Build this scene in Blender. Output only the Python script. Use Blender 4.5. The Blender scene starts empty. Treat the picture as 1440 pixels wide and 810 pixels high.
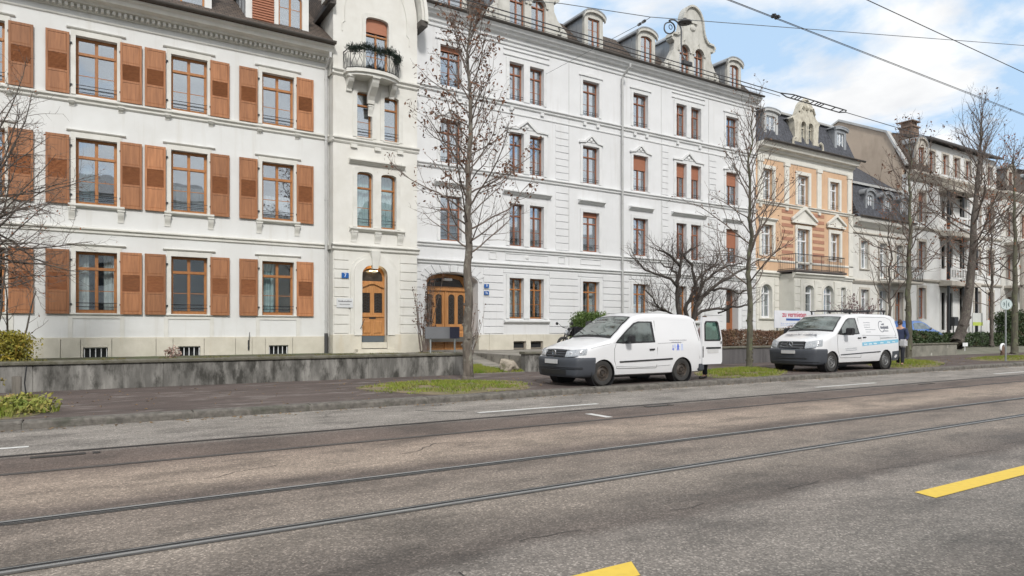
import bpy, bmesh, math, random
from mathutils import Vector, Matrix
R = math.radians
rnd = random.Random(11)
scene = bpy.context.scene
COL = scene.collection
WL = {}                    # world location of every linked object

# ------------------------------------------------------------------ camera maths
SN, CS = math.sin(R(32.3)), math.cos(R(32.3))
def at(u, v, Y):
    """world point on the plane y=Y for a spot measured in the 1440x810 photograph"""
    a = (u-720)/948; b = (464-v)/948
    t = Y/(CS-SN*a)
    return Vector((t*(SN+CS*a), Y, 1.5+t*b))

# ------------------------------------------------------------------ materials
MATS = {}
def nodes_of(name):
    m = bpy.data.materials.new(name); m.use_nodes = True
    nt = m.node_tree; nt.nodes.clear()
    out = nt.nodes.new('ShaderNodeOutputMaterial')
    return m, nt, out
def N(nt, t, **kw):
    n = nt.nodes.new(t)
    for k, v in kw.items():
        if k.startswith('i_'):
            n.inputs[k[2:].replace('_', ' ')].default_value = v
        else: setattr(n, k, v)
    return n
def ramp(nt, pts, interp='LINEAR'):
    n = nt.nodes.new('ShaderNodeValToRGB'); cr = n.color_ramp; cr.interpolation = interp
    while len(cr.elements) > 1: cr.elements.remove(cr.elements[0])
    for i, (p, c) in enumerate(pts):
        e = cr.elements[0] if i == 0 else cr.elements.new(p)
        e.position = p
        e.color = (c, c, c, 1) if isinstance(c, (int, float)) else (*c, 1)
    return n
def M(name, c1, c2=None, scale=2.0, stretch=(1, 1, 1), rough=.8, bump=0., bscale=60, metal=0., lo=.35, hi=.65, orand=0., spec=.5,
      dirt=None, dscale=1.0, dstretch=(1, 1, .15), dlo=.55, dhi=.8, coat=0.):
    if name in MATS: return MATS[name]
    m, nt, out = nodes_of(name); L = nt.links.new
    b = N(nt, 'ShaderNodeBsdfPrincipled'); L(b.outputs[0], out.inputs[0])
    b.inputs['Roughness'].default_value = rough; b.inputs['Metallic'].default_value = metal
    b.inputs['Specular IOR Level'].default_value = spec
    if coat: b.inputs['Coat Weight'].default_value = coat; b.inputs['Coat Roughness'].default_value = .05
    if c2 is None: c2 = tuple(x*.9 for x in c1)
    tc = N(nt, 'ShaderNodeNewGeometry')
    mp = N(nt, 'ShaderNodeMapping'); mp.inputs['Scale'].default_value = stretch; L(tc.outputs['Position'], mp.inputs[0])
    nz = N(nt, 'ShaderNodeTexNoise'); nz.inputs['Scale'].default_value = scale; nz.inputs['Detail'].default_value = 7; nz.inputs['Roughness'].default_value = .6
    L(mp.outputs[0], nz.inputs['Vector'])
    rp = ramp(nt, [(lo, c1), (hi, c2)]); L(nz.outputs[0], rp.inputs[0])
    col = rp.outputs[0]
    if dirt:
        mp2 = N(nt, 'ShaderNodeMapping'); mp2.inputs['Scale'].default_value = dstretch; L(tc.outputs['Position'], mp2.inputs[0])
        n2 = N(nt, 'ShaderNodeTexNoise'); n2.inputs['Scale'].default_value = dscale; n2.inputs['Detail'].default_value = 8; n2.inputs['Roughness'].default_value = .65
        L(mp2.outputs[0], n2.inputs['Vector'])
        r2 = ramp(nt, [(dlo, 0.), (dhi, 1.)]); L(n2.outputs[0], r2.inputs[0])
        mx = N(nt, 'ShaderNodeMix', data_type='RGBA'); L(r2.outputs[0], mx.inputs[0]); L(col, mx.inputs[6]); mx.inputs[7].default_value = (*dirt, 1)
        col = mx.outputs[2]
    if orand:
        oi = N(nt, 'ShaderNodeObjectInfo')
        mr = N(nt, 'ShaderNodeMapRange'); mr.inputs[3].default_value = 1-orand; mr.inputs[4].default_value = 1+orand; L(oi.outputs['Random'], mr.inputs[0])
        hs = N(nt, 'ShaderNodeHueSaturation'); L(mr.outputs[0], hs.inputs['Value']); L(col, hs.inputs['Color']); col = hs.outputs[0]
    L(col, b.inputs['Base Color'])
    if bump:
        nb = N(nt, 'ShaderNodeTexNoise'); nb.inputs['Scale'].default_value = bscale; nb.inputs['Detail'].default_value = 4; L(mp.outputs[0], nb.inputs['Vector'])
        bp = N(nt, 'ShaderNodeBump'); bp.inputs['Strength'].default_value = bump; bp.inputs['Distance'].default_value = .02; L(nb.outputs[0], bp.inputs['Height'])
        L(bp.outputs[0], b.inputs['Normal'])
    MATS[name] = m
    return m
def glassmat(name, fac=.55, tint=(.75, .8, .82), gl=(.85, .9, .95), wav=.0):
    if name in MATS: return MATS[name]
    m, nt, out = nodes_of(name); L = nt.links.new
    t = N(nt, 'ShaderNodeBsdfTransparent'); t.inputs[0].default_value = (*tint, 1)
    g = N(nt, 'ShaderNodeBsdfGlossy'); g.inputs[0].default_value = (*gl, 1); g.inputs['Roughness'].default_value = .015
    lw = N(nt, 'ShaderNodeLayerWeight'); lw.inputs[0].default_value = .35
    mr = N(nt, 'ShaderNodeMapRange'); mr.inputs[3].default_value = fac; mr.inputs[4].default_value = min(1, fac+.4); L(lw.outputs['Facing'], mr.inputs[0])
    mx = N(nt, 'ShaderNodeMixShader'); L(mr.outputs[0], mx.inputs[0]); L(t.outputs[0], mx.inputs[1]); L(g.outputs[0], mx.inputs[2]); L(mx.outputs[0], out.inputs[0])
    if wav:
        tc = N(nt, 'ShaderNodeNewGeometry')
        nb = N(nt, 'ShaderNodeTexNoise'); nb.inputs['Scale'].default_value = 1.6; nb.inputs['Detail'].default_value = 1; L(tc.outputs['Position'], nb.inputs['Vector'])
        bp = N(nt, 'ShaderNodeBump'); bp.inputs['Strength'].default_value = wav; bp.inputs['Distance'].default_value = .03; L(nb.outputs[0], bp.inputs['Height'])
        L(bp.outputs[0], g.inputs['Normal'])
    MATS[name] = m; return m

# ------------------------------------------------------------------ mesh builder
SPLIT = {'pilaster','bracket','brick_band','wheel_arch','apron','shutter_hinge','relief_panel','loggia_post','loggia_door','side_wall','wiper','bay_side','porch_wall','basement_window','cheek','post','reflector','eyes','mirror','side_strip','door_handle','chimney'}
class MB:
    def __init__(s): s.v = []; s.f = []
    def add(s, vs, fs):
        o = len(s.v); s.v += [tuple(p) for p in vs]; s.f += [tuple(i+o for i in f) for f in fs]; return s
    def box(s, x0, x1, y0, y1, z0, z1):
        return s.add([(x0,y0,z0),(x1,y0,z0),(x1,y1,z0),(x0,y1,z0),(x0,y0,z1),(x1,y0,z1),(x1,y1,z1),(x0,y1,z1)],
                     [(0,3,2,1),(4,5,6,7),(0,1,5,4),(1,2,6,5),(2,3,7,6),(3,0,4,7)])
    def ext(s, a, b):
        n = len(a)
        return s.add(list(a)+list(b), [tuple(range(n))[::-1], tuple(range(n, 2*n))]+[(i, (i+1) % n, n+(i+1) % n, n+i) for i in range(n)])
    def prism(s, poly, y0, y1): return s.ext([(x,y0,z) for x,z in poly], [(x,y1,z) for x,z in poly])
    def profx(s, poly, x0, x1): return s.ext([(x0,y,z) for y,z in poly], [(x1,y,z) for y,z in poly])
    def profz(s, poly, z0, z1): return s.ext([(x,y,z0) for x,y in poly], [(x,y,z1) for x,y in poly])
    def tube(s, pts, rad, n=6, cap=True):
        pts = [Vector(p) for p in pts]
        if isinstance(rad, (int, float)): rad = [rad]*len(pts)
        o = len(s.v); k = len(pts)
        d0 = (pts[1]-pts[0]).normalized()
        up = Vector((0,0,1)) if abs(d0.z) < .9 else Vector((1,0,0))
        a = d0.cross(up).normalized()
        for i, p in enumerate(pts):
            d = (pts[min(i+1,k-1)]-pts[max(i-1,0)])
            d = d.normalized() if d.length > 1e-9 else d0
            a = (a-d*a.dot(d)); a = a.normalized() if a.length > 1e-6 else d.orthogonal().normalized()
            b = d.cross(a)
            for j in range(n):
                t = 2*math.pi*j/n
                s.v.append(tuple(p+(a*math.cos(t)+b*math.sin(t))*rad[i]))
        for i in range(k-1):
            for j in range(n):
                s.f.append((o+i*n+j, o+i*n+(j+1)%n, o+(i+1)*n+(j+1)%n, o+(i+1)*n+j))
        if cap:
            s.f.append(tuple(o+j for j in range(n))[::-1]); s.f.append(tuple(o+(k-1)*n+j for j in range(n)))
        return s
    def lathe(s, c, prof, n=24, axis='z'):
        """prof = [(radius, along axis)]"""
        o = len(s.v); c = Vector(c)
        for r, h in prof:
            for j in range(n):
                t = 2*math.pi*j/n
                p = {'z': (r*math.cos(t), r*math.sin(t), h), 'y': (r*math.cos(t), h, r*math.sin(t)), 'x': (h, r*math.cos(t), r*math.sin(t))}[axis]
                s.v.append(tuple(c+Vector(p)))
        for i in range(len(prof)-1):
            for j in range(n):
                s.f.append((o+i*n+j, o+i*n+(j+1)%n, o+(i+1)*n+(j+1)%n, o+(i+1)*n+j))
        return s
    def grid(s, P, th=None):
        """P[i][j] points -> sheet"""
        h, w = len(P), len(P[0]); o = len(s.v)
        for r in P:
            for p in r: s.v.append(tuple(p))
        for i in range(h-1):
            for j in range(w-1):
                s.f.append((o+i*w+j, o+i*w+j+1, o+(i+1)*w+j+1, o+(i+1)*w+j))
        return s
    def plate(s, outline, holes, y0, y1):
        """flat plate in the xz plane with holes, from y0 to y1"""
        cu = bpy.data.curves.new('t', 'CURVE'); cu.dimensions = '2D'; cu.fill_mode = 'BOTH'; cu.extrude = abs(y1-y0)/2
        for poly in [outline]+list(holes):
            sp = cu.splines.new('POLY'); sp.points.add(len(poly)-1); sp.use_cyclic_u = True
            for i, (x, z) in enumerate(poly): sp.points[i].co = (x, z, 0, 1)
        ob = bpy.data.objects.new('t', cu)
        me = bpy.data.meshes.new_from_object(ob)
        ym = (y0+y1)/2; o = len(s.v)
        s.v += [(v.co.x, ym-v.co.z, v.co.y) for v in me.vertices]
        s.f += [tuple(o+i for i in p.vertices) for p in me.polygons]
        bpy.data.objects.remove(ob); bpy.data.curves.remove(cu); bpy.data.meshes.remove(me)
        return s
    def text(s, body, size, origin, ax, ay, ex=.002, align='CENTER', shear=0., bold=0.):
        """lettering: origin, ax = reading direction, ay = up direction"""
        cu = bpy.data.curves.new('t', 'FONT'); cu.body = body; cu.size = size; cu.align_x = align; cu.align_y = 'CENTER'; cu.extrude = ex; cu.shear = shear; cu.offset = bold
        cu.resolution_u = 2
        ob = bpy.data.objects.new('t', cu); me = bpy.data.meshes.new_from_object(ob)
        ax = Vector(ax).normalized(); ay = Vector(ay).normalized(); az = ax.cross(ay); og = Vector(origin); o = len(s.v)
        s.v += [tuple(og+ax*v.co.x+ay*v.co.y+az*v.co.z) for v in me.vertices]
        s.f += [tuple(o+i for i in p.vertices) for p in me.polygons]
        bpy.data.objects.remove(ob); bpy.data.curves.remove(cu); bpy.data.meshes.remove(me)
        return s
    def mesh(s, name, mat, org=(0,0,0), smooth=False, bevel=0, recalc=True, weld=True, auto=None):
        me = bpy.data.meshes.new(name)
        ox, oy, oz = org
        me.from_pydata([(x-ox, y-oy, z-oz) for x,y,z in s.v], [], s.f)
        if recalc or bevel or weld:
            bm = bmesh.new(); bm.from_mesh(me)
            if weld: bmesh.ops.remove_doubles(bm, verts=bm.verts, dist=1e-5)
            if recalc: bmesh.ops.recalc_face_normals(bm, faces=bm.faces)
            if bevel:
                es = [e for e in bm.edges if len(e.link_faces) == 2 and e.calc_face_angle(0) > .6]
                bmesh.ops.bevel(bm, geom=es, offset=bevel, segments=2, affect='EDGES', clamp_overlap=True)
            bm.to_mesh(me); bm.free()
        me.materials.append(mat)
        if smooth: me.polygons.foreach_set('use_smooth', [True]*len(me.polygons))
        if auto is not None:
            me.polygons.foreach_set('use_smooth', [True]*len(me.polygons))
            try: me.set_sharp_from_angle(angle=R(auto))
            except Exception: pass
        me.update()
        return me
    def clusters(s, gap=.02):
        """split into separate pieces (islands whose boxes touch stay together)"""
        par = list(range(len(s.v)))
        def find(a):
            while par[a] != a: par[a] = par[par[a]]; a = par[a]
            return a
        for f in s.f:
            for i in f[1:]:
                a, b = find(f[0]), find(i)
                if a != b: par[b] = a
        isl = {}
        for f in s.f: isl.setdefault(find(f[0]), []).append(f)
        items = []
        for k, fs in isl.items():
            vs = {i for f in fs for i in f}; lo = [min(s.v[i][c] for i in vs)-gap for c in range(3)]; hi = [max(s.v[i][c] for i in vs)+gap for c in range(3)]
            items.append([lo, hi, fs])
        merged = True
        while merged:
            merged = False; out = []
            for it in items:
                for o in out:
                    if all(it[0][c] <= o[1][c] and o[0][c] <= it[1][c] for c in range(3)):
                        o[0] = [min(a,b) for a,b in zip(o[0],it[0])]; o[1] = [max(a,b) for a,b in zip(o[1],it[1])]; o[2] += it[2]; merged = True; break
                else: out.append(it)
            items = out
        res = []
        for lo, hi, fs in items:
            m = MB(); mp = {}
            for f in fs:
                for i in f:
                    if i not in mp: mp[i] = len(m.v); m.v.append(s.v[i])
                m.f.append(tuple(mp[i] for i in f))
            res.append(m)
        return res
    def build(s, name, mat, parent=None, **kw):
        if parent and name in SPLIT and not kw.get('_one'):
            last = None
            for m in s.clusters(): last = m.build(name, mat, parent, _one=True, **kw)
            return last
        kw.pop('_one', None)
        org = WL[parent] if parent else (0,0,0)
        return place(name, s.mesh(name, mat, org, **kw), parent, None)
def place(name, mesh, parent=None, loc=None):
    """loc = world location of the object's origin (None: the parent's origin)"""
    o = bpy.data.objects.new(name, mesh); COL.objects.link(o)
    base = Vector(WL[parent]) if parent else Vector((0,0,0))
    w = Vector(loc) if loc is not None else base
    if parent: o.parent = parent
    o.location = w-base; WL[o] = tuple(w)
    return o
def thing(name, label, cat, loc, group=None, rz=0):
    o = bpy.data.objects.new(name, None); COL.objects.link(o); o.location = loc; o.rotation_euler.z = rz
    o.empty_display_size = .2
    WL[o] = tuple(loc); o['label'] = label; o['category'] = cat
    if group: o['group'] = group
    return o
def tag(o, label, cat, group=None, kind=None):
    o['label'] = label; o['category'] = cat
    if group: o['group'] = group
    if kind: o['kind'] = kind
    return o
def struct(name, mb, mat, kind='structure', **kw):
    o = mb.build(name, mat, None, **kw); o['kind'] = kind; return o
def copy_tree(o, parent=None):
    c = o.copy(); COL.objects.link(c)
    if parent: c.parent = parent
    WL[c] = WL[o]
    for ch in list(o.children): copy_tree(ch, c)
    return c
CACHE = {}
def cached(key, fn):
    if key not in CACHE: CACHE[key] = fn()
    return CACHE[key]

# ------------------------------------------------------------------ palette
PL_B1 = M('plaster_offwhite', (.685,.69,.68), (.64,.64,.625), scale=1.2, rough=.9, bump=.15, bscale=90, dirt=(.52,.50,.45), dscale=1.6, dstretch=(1.8,1,.10), dlo=.54, dhi=.88)
PL_BAY = M('plaster_cream', (.69,.68,.64), (.63,.615,.57), scale=1.6, rough=.88, bump=.15, bscale=80, dirt=(.50,.48,.42), dscale=1.6, dstretch=(1.8,1,.15), dlo=.6, dhi=.95)
PL_B2 = M('plaster_cool_white', (.675,.68,.688), (.63,.635,.64), scale=1.1, rough=.9, bump=.15, bscale=90, dirt=(.50,.49,.47), dscale=1.6, dstretch=(1.8,1,.10), dlo=.54, dhi=.9)
TRIM = M('stone_trim', (.68,.67,.63), (.60,.59,.545), scale=2.5, rough=.85, bump=.2, bscale=70, dirt=(.36,.35,.31), dscale=3, dstretch=(1.2,1,.3), dlo=.62, dhi=.9)
TRIM2 = M('stone_trim_grey', (.68,.682,.68), (.60,.61,.61), scale=2.5, rough=.85, bump=.2, bscale=70, dirt=(.42,.42,.40), dscale=3, dstretch=(1.2,1,.3), dlo=.62, dhi=.9)
PLINTH = M('plinth_stone', (.62,.585,.50), (.52,.49,.41), scale=1.8, rough=.9, bump=.3, bscale=50, dirt=(.50,.40,.25), dscale=1.2, dlo=.58, dhi=.85)
STONEJ = M('joint_dark', (.22,.21,.19), rough=.95)
SHUT = M('shutter_wood', (.42,.185,.082), (.25,.105,.046), scale=2.2, stretch=(9,9,.7), rough=.65, orand=.24, lo=.3, hi=.7, bump=.1, bscale=40)
LOUV = M('louvre_wood', (.33,.13,.052), (.24,.09,.036), scale=4, stretch=(2,2,6), rough=.6, orand=.12)
WOOD = M('window_wood', (.42,.185,.06), (.30,.12,.04), scale=4, stretch=(5,5,1), rough=.5, orand=.1)
WOODR = M('window_wood_reddish', (.31,.13,.07), (.22,.085,.045), scale=4, stretch=(5,5,1), rough=.5, orand=.12)
DOORW = M('door_wood', (.52,.255,.095), (.38,.17,.055), scale=3, stretch=(8,8,.7), rough=.42, coat=.2)
WHITEP = M('white_paint', (.78,.79,.80), rough=.45)
BLIND = M('roller_blind_wood', (.37,.15,.085), (.30,.12,.065), scale=3, stretch=(1,1,20), rough=.6, orand=.08)
IRON = M('wrought_iron', (.035,.037,.04), rough=.5, metal=.3)
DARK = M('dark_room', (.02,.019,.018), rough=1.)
CURT = M('curtain_cloth', (.84,.85,.83), (.7,.72,.72), scale=5, stretch=(4,1,.2), rough=.95)
TEAL = M('teal_curtain', (.58,.74,.75), (.46,.62,.64), scale=5, stretch=(4,1,.2), rough=.95)
ZINC = M('zinc_sheet', (.36,.375,.39), (.28,.295,.31), scale=2, rough=.5, metal=.35, dirt=(.22,.23,.24), dscale=2, dlo=.5, dhi=.8)
ZINCL = M('zinc_pipe', (.50,.50,.49), (.43,.43,.42), scale=2, rough=.5, metal=.2)
GUT = M('gutter_dark', (.095,.085,.075), (.07,.062,.055), rough=.6, metal=.3)
GLASS = glassmat('window_glass', .36, tint=(.85,.88,.9), wav=.045)
GLASSL = glassmat('lower_window_glass', .17, tint=(.92,.95,.95), wav=.08)
def tilemat(name, c1, c2, c3, row=.17, colw=.2, bump=.6):
    m, nt, out = nodes_of(name); L = nt.links.new
    b = N(nt, 'ShaderNodeBsdfPrincipled'); b.inputs['Roughness'].default_value = .85; L(b.outputs[0], out.inputs[0])
    tc = N(nt, 'ShaderNodeNewGeometry')
    sp = N(nt, 'ShaderNodeSeparateXYZ'); L(tc.outputs['Position'], sp.inputs[0])
    cb = N(nt, 'ShaderNodeCombineXYZ'); L(sp.outputs['X'], cb.inputs[0]); L(sp.outputs['Z'], cb.inputs[1])
    br = N(nt, 'ShaderNodeTexBrick'); br.inputs['Scale'].default_value = 1; br.inputs['Brick Width'].default_value = colw; br.inputs['Row Height'].default_value = row*.65
    br.inputs['Mortar Size'].default_value = .012; br.inputs['Color1'].default_value = (*c1,1); br.inputs['Color2'].default_value = (*c2,1); br.inputs['Mortar'].default_value = (*c3,1)
    L(cb.outputs[0], br.inputs['Vector'])
    nz = N(nt, 'ShaderNodeTexNoise'); nz.inputs['Scale'].default_value = 6; nz.inputs['Detail'].default_value = 5; L(tc.outputs['Position'], nz.inputs['Vector'])
    r = ramp(nt, [(.3,.6),(.7,1.25)]); L(nz.outputs[0], r.inputs[0])
    mx = N(nt, 'ShaderNodeMix', data_type='RGBA', blend_type='MULTIPLY'); mx.inputs[0].default_value = 1; L(br.outputs[0], mx.inputs[6]); L(r.outputs[0], mx.inputs[7])
    L(mx.outputs[2], b.inputs['Base Color'])
    bp = N(nt, 'ShaderNodeBump'); bp.inputs['Strength'].default_value = bump; bp.inputs['Distance'].default_value = .03; bp.invert = True; L(br.outputs['Fac'], bp.inputs['Height']); L(bp.outputs[0], b.inputs['Normal'])
    return m
TILE = tilemat('brown_clay_tiles', (.115,.085,.065), (.08,.06,.048), (.02,.016,.013))
SLATE = tilemat('grey_slate', (.10,.105,.125), (.075,.08,.095), (.03,.03,.035), .14, .16, .4)

# ------------------------------------------------------------------ outlines
def rect(x0, x1, z0, z1): return [(x0,z0),(x1,z0),(x1,z1),(x0,z1)]
def arch(x0, x1, z0, z1, rise, n=10, power=2.0):
    """rectangle whose top is an arch: z1 = crown, rise = height of the curve"""
    if rise <= 0: return rect(x0, x1, z0, z1)
    c = (x0+x1)/2; h = (x1-x0)/2; pts = [(x0,z0),(x1,z0)]
    for i in range(n+1):
        t = math.pi*i/n
        cx = math.cos(t); cz = math.sin(t)
        ex = math.copysign(abs(cx)**(2/power), cx); ez = abs(cz)**(2/power)
        pts.append((c+h*ex, z1-rise+rise*ez))
    return pts
def topz(x, w, h, rise, power=2.0):
    if rise <= 0: return h
    k = min(1, abs(x-w/2)/(w/2))
    return h-rise+rise*(1-k**power)**(1/power)

# ------------------------------------------------------------------ windows
def win_meshes(w, h, kind, rise, mat, fr, power):
    mb = MB(); f = fr; out = arch(.004, w-.004, .004, h-.004, rise, power=power)
    holes = []
    def hole(xa, xb, za, zb, top=False):
        if not top or rise <= 0: holes.append(rect(xa, xb, za, min(zb, h-f)))
        else:
            n = 7; p = [(xa,za),(xb,za)]
            p += [(xb-(xb-xa)*i/n, max(za+.02, topz(xb-(xb-xa)*i/n, w, h, rise, power)-f)) for i in range(n+1)]
            holes.append(p)
    mz = h*.70
    if kind == 'cross':
        for xa, xb in ((f, w/2-f*.55), (w/2+f*.55, w-f)):
            hole(xa, xb, f*1.3, mz); hole(xa, xb, mz+f*1.15, h, True)
    elif kind == 'tee':
        hole(f, w-f, f*1.3, mz); hole(f, w-f, mz+f*1.15, h, True)
    elif kind == 'double':
        for xa, xb in ((f, w/2-f*.55), (w/2+f*.55, w-f)): hole(xa, xb, f*1.3, h, True)
    mb.plate(out, holes, 0, .07)
    if kind in ('cross', 'tee'): mb.box(f*.6, w-f*.6, -.03, .02, mz+f*.1, mz+f*.95)      # transom rail proud
    if kind == 'cross': mb.box(w/2-.028, w/2+.028, -.02, .02, f, mz)
    zb = h*.70*.52 if kind != 'double' else h*.6
    mb.box(f, w-f, .025, .045, zb-.011, zb+.011)                                          # thin glazing bar
    return mb.mesh('window', mat, weld=False, recalc=True)
def surround_mesh(w, h, rise, bw, bt, proud, mat, keys=False, power=2.0):
    mb = MB()
    mb.plate(arch(-bw, w+bw, 0, h+bt, rise+(.0 if rise <= 0 else .05), power=power), [], -proud, .02) if False else None
    out = arch(-bw, w+bw, -.002, h+bt, rise if rise > 0 else 0, power=power)
    hole = arch(.004, w-.004, .0, h-.004, rise, power=power)
    # joined ring: outline goes round the opening (open at the bottom)
    inn = hole[2:] if rise > 0 else [(w-.004,h-.004),(.004,h-.004)]
    ou = out[2:] if rise > 0 else [(w+bw,h+bt),(-bw,h+bt)]
    ring = [(-bw,0)]+ou[::-1]+[(w+bw,0),(w-.004,0)]+inn+[(.004,0)]
    mb.plate(ring, [], -proud, .04)
    return mb.mesh('surround', mat, weld=False)
def window(par, x, z, w, h, y, kind='cross', rise=0, power=2.0, mat=None, glass=None, depth=.17, fr=.065,
           sur=(.13,.13,.04), surmat=None, rail=1, curtain=None, blind=0, sill=None, lab=None, name='window'):
    mat = mat or WOOD; glass = glass or GLASS
    o = place(name, cached(('w', w, h, kind, rise, mat.name, fr, power), lambda: win_meshes(w, h, kind, rise, mat, fr, power)), par, (x, y+depth, z))
    if lab: o['label'] = lab
    place('pane', cached(('p', w, h, rise, glass.name, power), lambda: MB().plate(arch(.02, w-.02, .02, h-.02, rise, power=power), [], .03, .036).mesh('pane', glass)), o, (x, y+depth, z))
    if sur:
        place('surround', cached(('s', w, h, rise, sur, surmat.name, power), lambda: surround_mesh(w, h, rise, sur[0], sur[1], sur[2], surmat, power=power)), o, (x, y, z))
    if sill:
        sw, sh, sp = sill
        def fn():
            mb = MB(); mb.profx([(-sp,0),(-sp,-sh*.55),(-sp*.55,-sh),(.03,-sh),(.03,0)], -sw, w+sw)
            return mb.mesh('sill', surmat, bevel=.006)
        place('sill', cached(('sl', w, sill, surmat.name), fn), o, (x, y, z))
    if rail:
        def fn():
            mb = MB()
            for zz in ((.2,.32) if rail == 1 else (.12,.22)): mb.tube([(0,.05,zz),(w,.05,zz)], .011, 5)
            if rail == 2:
                for i in range(int(w/.13)):
                    cx = .1+i*(w-.2)/max(1, int(w/.13)-1); mb.tube([(cx,.05,.12),(cx,.05,.22)], .007, 4)
            return mb.mesh('guard_rail', IRON)
        place('guard_rail', cached(('r', w, rail), fn), o, (x, y, z))
    if blind:
        place('roller_blind', cached(('b', w, h, blind, rise), lambda: MB().plate(arch(.03, w-.03, h*(1-blind), h-.01, rise, power=power), [], -.05, -.035).mesh('roller_blind', BLIND)), o, (x, y+depth, z))
    if curtain:
        def fn():
            mb = MB()
            segs = {'sides': [(.03,.36,.05),(w-.36,w-.03,.05)], 'full': [(.03,w-.03,.05)], 'half': [(.03,w-.03,.05)], 'left': [(.03,w*.45,.05)], 'right': [(w*.5,w-.03,.05)]}[curtain[0]]
            top = h*.45 if curtain[0] == 'half' else h-.05
            for xa, xb, zb in segs:
                n = max(6, int((xb-xa)/.03)); P = []
                for zz in (zb, top):
                    P.append([(xa+(xb-xa)*i/n, .25+.025*math.sin(i*1.7)+(.02*math.sin(i*.6)), zz) for i in range(n+1)])
                mb.grid(P)
            return mb.mesh('curtain', TEAL if curtain[1] == 't' else CURT, recalc=False)
        place('curtain', cached(('c', w, h, curtain), fn), o, (x, y+depth, z))
    return o
CUR = [None, ('sides','w'), ('full','w'), ('half','w'), ('sides','t'), ('left','w'), ('right','w')]
# ------------------------------------------------------------------ world, light, camera
SUN_EL, SUN_AZ = R(38), R(200)     # azimuth clockwise from +Y: the sun is behind the camera, a little left
w = bpy.data.worlds.new('World'); scene.world = w; w.use_nodes = True
nt = w.node_tree; nt.nodes.clear(); L = nt.links.new
wo = N(nt, 'ShaderNodeOutputWorld'); bg = N(nt, 'ShaderNodeBackground'); L(bg.outputs[0], wo.inputs[0]); bg.inputs[1].default_value = .1
sky = N(nt, 'ShaderNodeTexSky', sky_type='NISHITA'); sky.sun_disc = False; sky.sun_elevation = SUN_EL; sky.sun_rotation = SUN_AZ; sky.dust_density = 1.2; sky.air_density = 1.0
tc = N(nt, 'ShaderNodeTexCoord'); sx = N(nt, 'ShaderNodeSeparateXYZ'); L(tc.outputs['Generated'], sx.inputs[0])
ad = N(nt, 'ShaderNodeMath', operation='ADD'); L(sx.outputs['Z'], ad.inputs[0]); ad.inputs[1].default_value = .22
dx = N(nt, 'ShaderNodeMath', operation='DIVIDE'); L(sx.outputs['X'], dx.inputs[0]); L(ad.outputs[0], dx.inputs[1])
dy = N(nt, 'ShaderNodeMath', operation='DIVIDE'); L(sx.outputs['Y'], dy.inputs[0]); L(ad.outputs[0], dy.inputs[1])
cb = N(nt, 'ShaderNodeCombineXYZ'); L(dx.outputs[0], cb.inputs[0]); L(dy.outputs[0], cb.inputs[1])
mp = N(nt, 'ShaderNodeMapping'); mp.inputs['Location'].default_value = (CLOUD_OFF[0], CLOUD_OFF[1], 0) if 'CLOUD_OFF' in globals() else (3.1, 1.7, 0); L(cb.outputs[0], mp.inputs[0])
c1 = N(nt, 'ShaderNodeTexNoise'); c1.inputs['Scale'].default_value = 2.5; c1.inputs['Detail'].default_value = 9; c1.inputs['Roughness'].default_value = .56; c1.inputs['Distortion'].default_value = .25; L(mp.outputs[0], c1.inputs['Vector'])
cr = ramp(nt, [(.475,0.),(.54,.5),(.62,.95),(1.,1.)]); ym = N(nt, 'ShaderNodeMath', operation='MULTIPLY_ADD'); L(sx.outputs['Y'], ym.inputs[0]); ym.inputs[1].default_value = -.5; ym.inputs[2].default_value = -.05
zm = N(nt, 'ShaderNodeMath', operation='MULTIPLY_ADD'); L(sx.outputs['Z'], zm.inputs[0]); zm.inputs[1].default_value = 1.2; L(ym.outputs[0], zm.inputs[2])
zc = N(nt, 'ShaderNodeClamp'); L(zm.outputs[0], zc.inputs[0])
cv = N(nt, 'ShaderNodeMath', operation='MULTIPLY_ADD'); L(zc.outputs[0], cv.inputs[0]); cv.inputs[1].default_value = .22; L(c1.outputs[0], cv.inputs[2])   # extra unseen cloud added overhead and behind, to whiten and soften the light
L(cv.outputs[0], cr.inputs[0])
c2 = N(nt, 'ShaderNodeTexNoise'); c2.inputs['Scale'].default_value = 4.; c2.inputs['Detail'].default_value = 6; L(mp.outputs[0], c2.inputs['Vector'])
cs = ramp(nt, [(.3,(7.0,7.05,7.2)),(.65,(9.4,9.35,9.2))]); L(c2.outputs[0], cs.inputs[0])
# pale the blue a little, as on a bright humid day
pale = N(nt, 'ShaderNodeMix', data_type='RGBA'); pale.inputs[0].default_value = .8; L(sky.outputs[0], pale.inputs[6]); pale.inputs[7].default_value = (4.9,6.8,9.0,1)
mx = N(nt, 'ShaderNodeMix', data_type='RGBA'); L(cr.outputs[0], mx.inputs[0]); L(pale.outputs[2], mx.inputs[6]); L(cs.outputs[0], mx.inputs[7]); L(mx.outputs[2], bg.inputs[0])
sun = bpy.data.lights.new('sun', 'SUN'); sun.energy = 2.3; sun.angle = R(8); sun.color = (1., .97, .925)
so = bpy.data.objects.new('sun', sun); COL.objects.link(so)
sd = Vector((math.sin(SUN_AZ)*math.cos(SUN_EL), math.cos(SUN_AZ)*math.cos(SUN_EL), math.sin(SUN_EL)))
so.rotation_euler = (-sd).to_track_quat('-Z', 'Y').to_euler(); so.location = (0, -20, 30)
cam = bpy.data.cameras.new('camera'); cam.sensor_width = 36; cam.lens = 948/1440*36; cam.shift_y = (464-405)/1440; cam.clip_end = 4000; cam.clip_start = .05
co = bpy.data.objects.new('camera', cam); COL.objects.link(co); co.location = (0,0,1.5); co.rotation_euler = (R(90), 0, R(-32.3)); scene.camera = co
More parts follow.
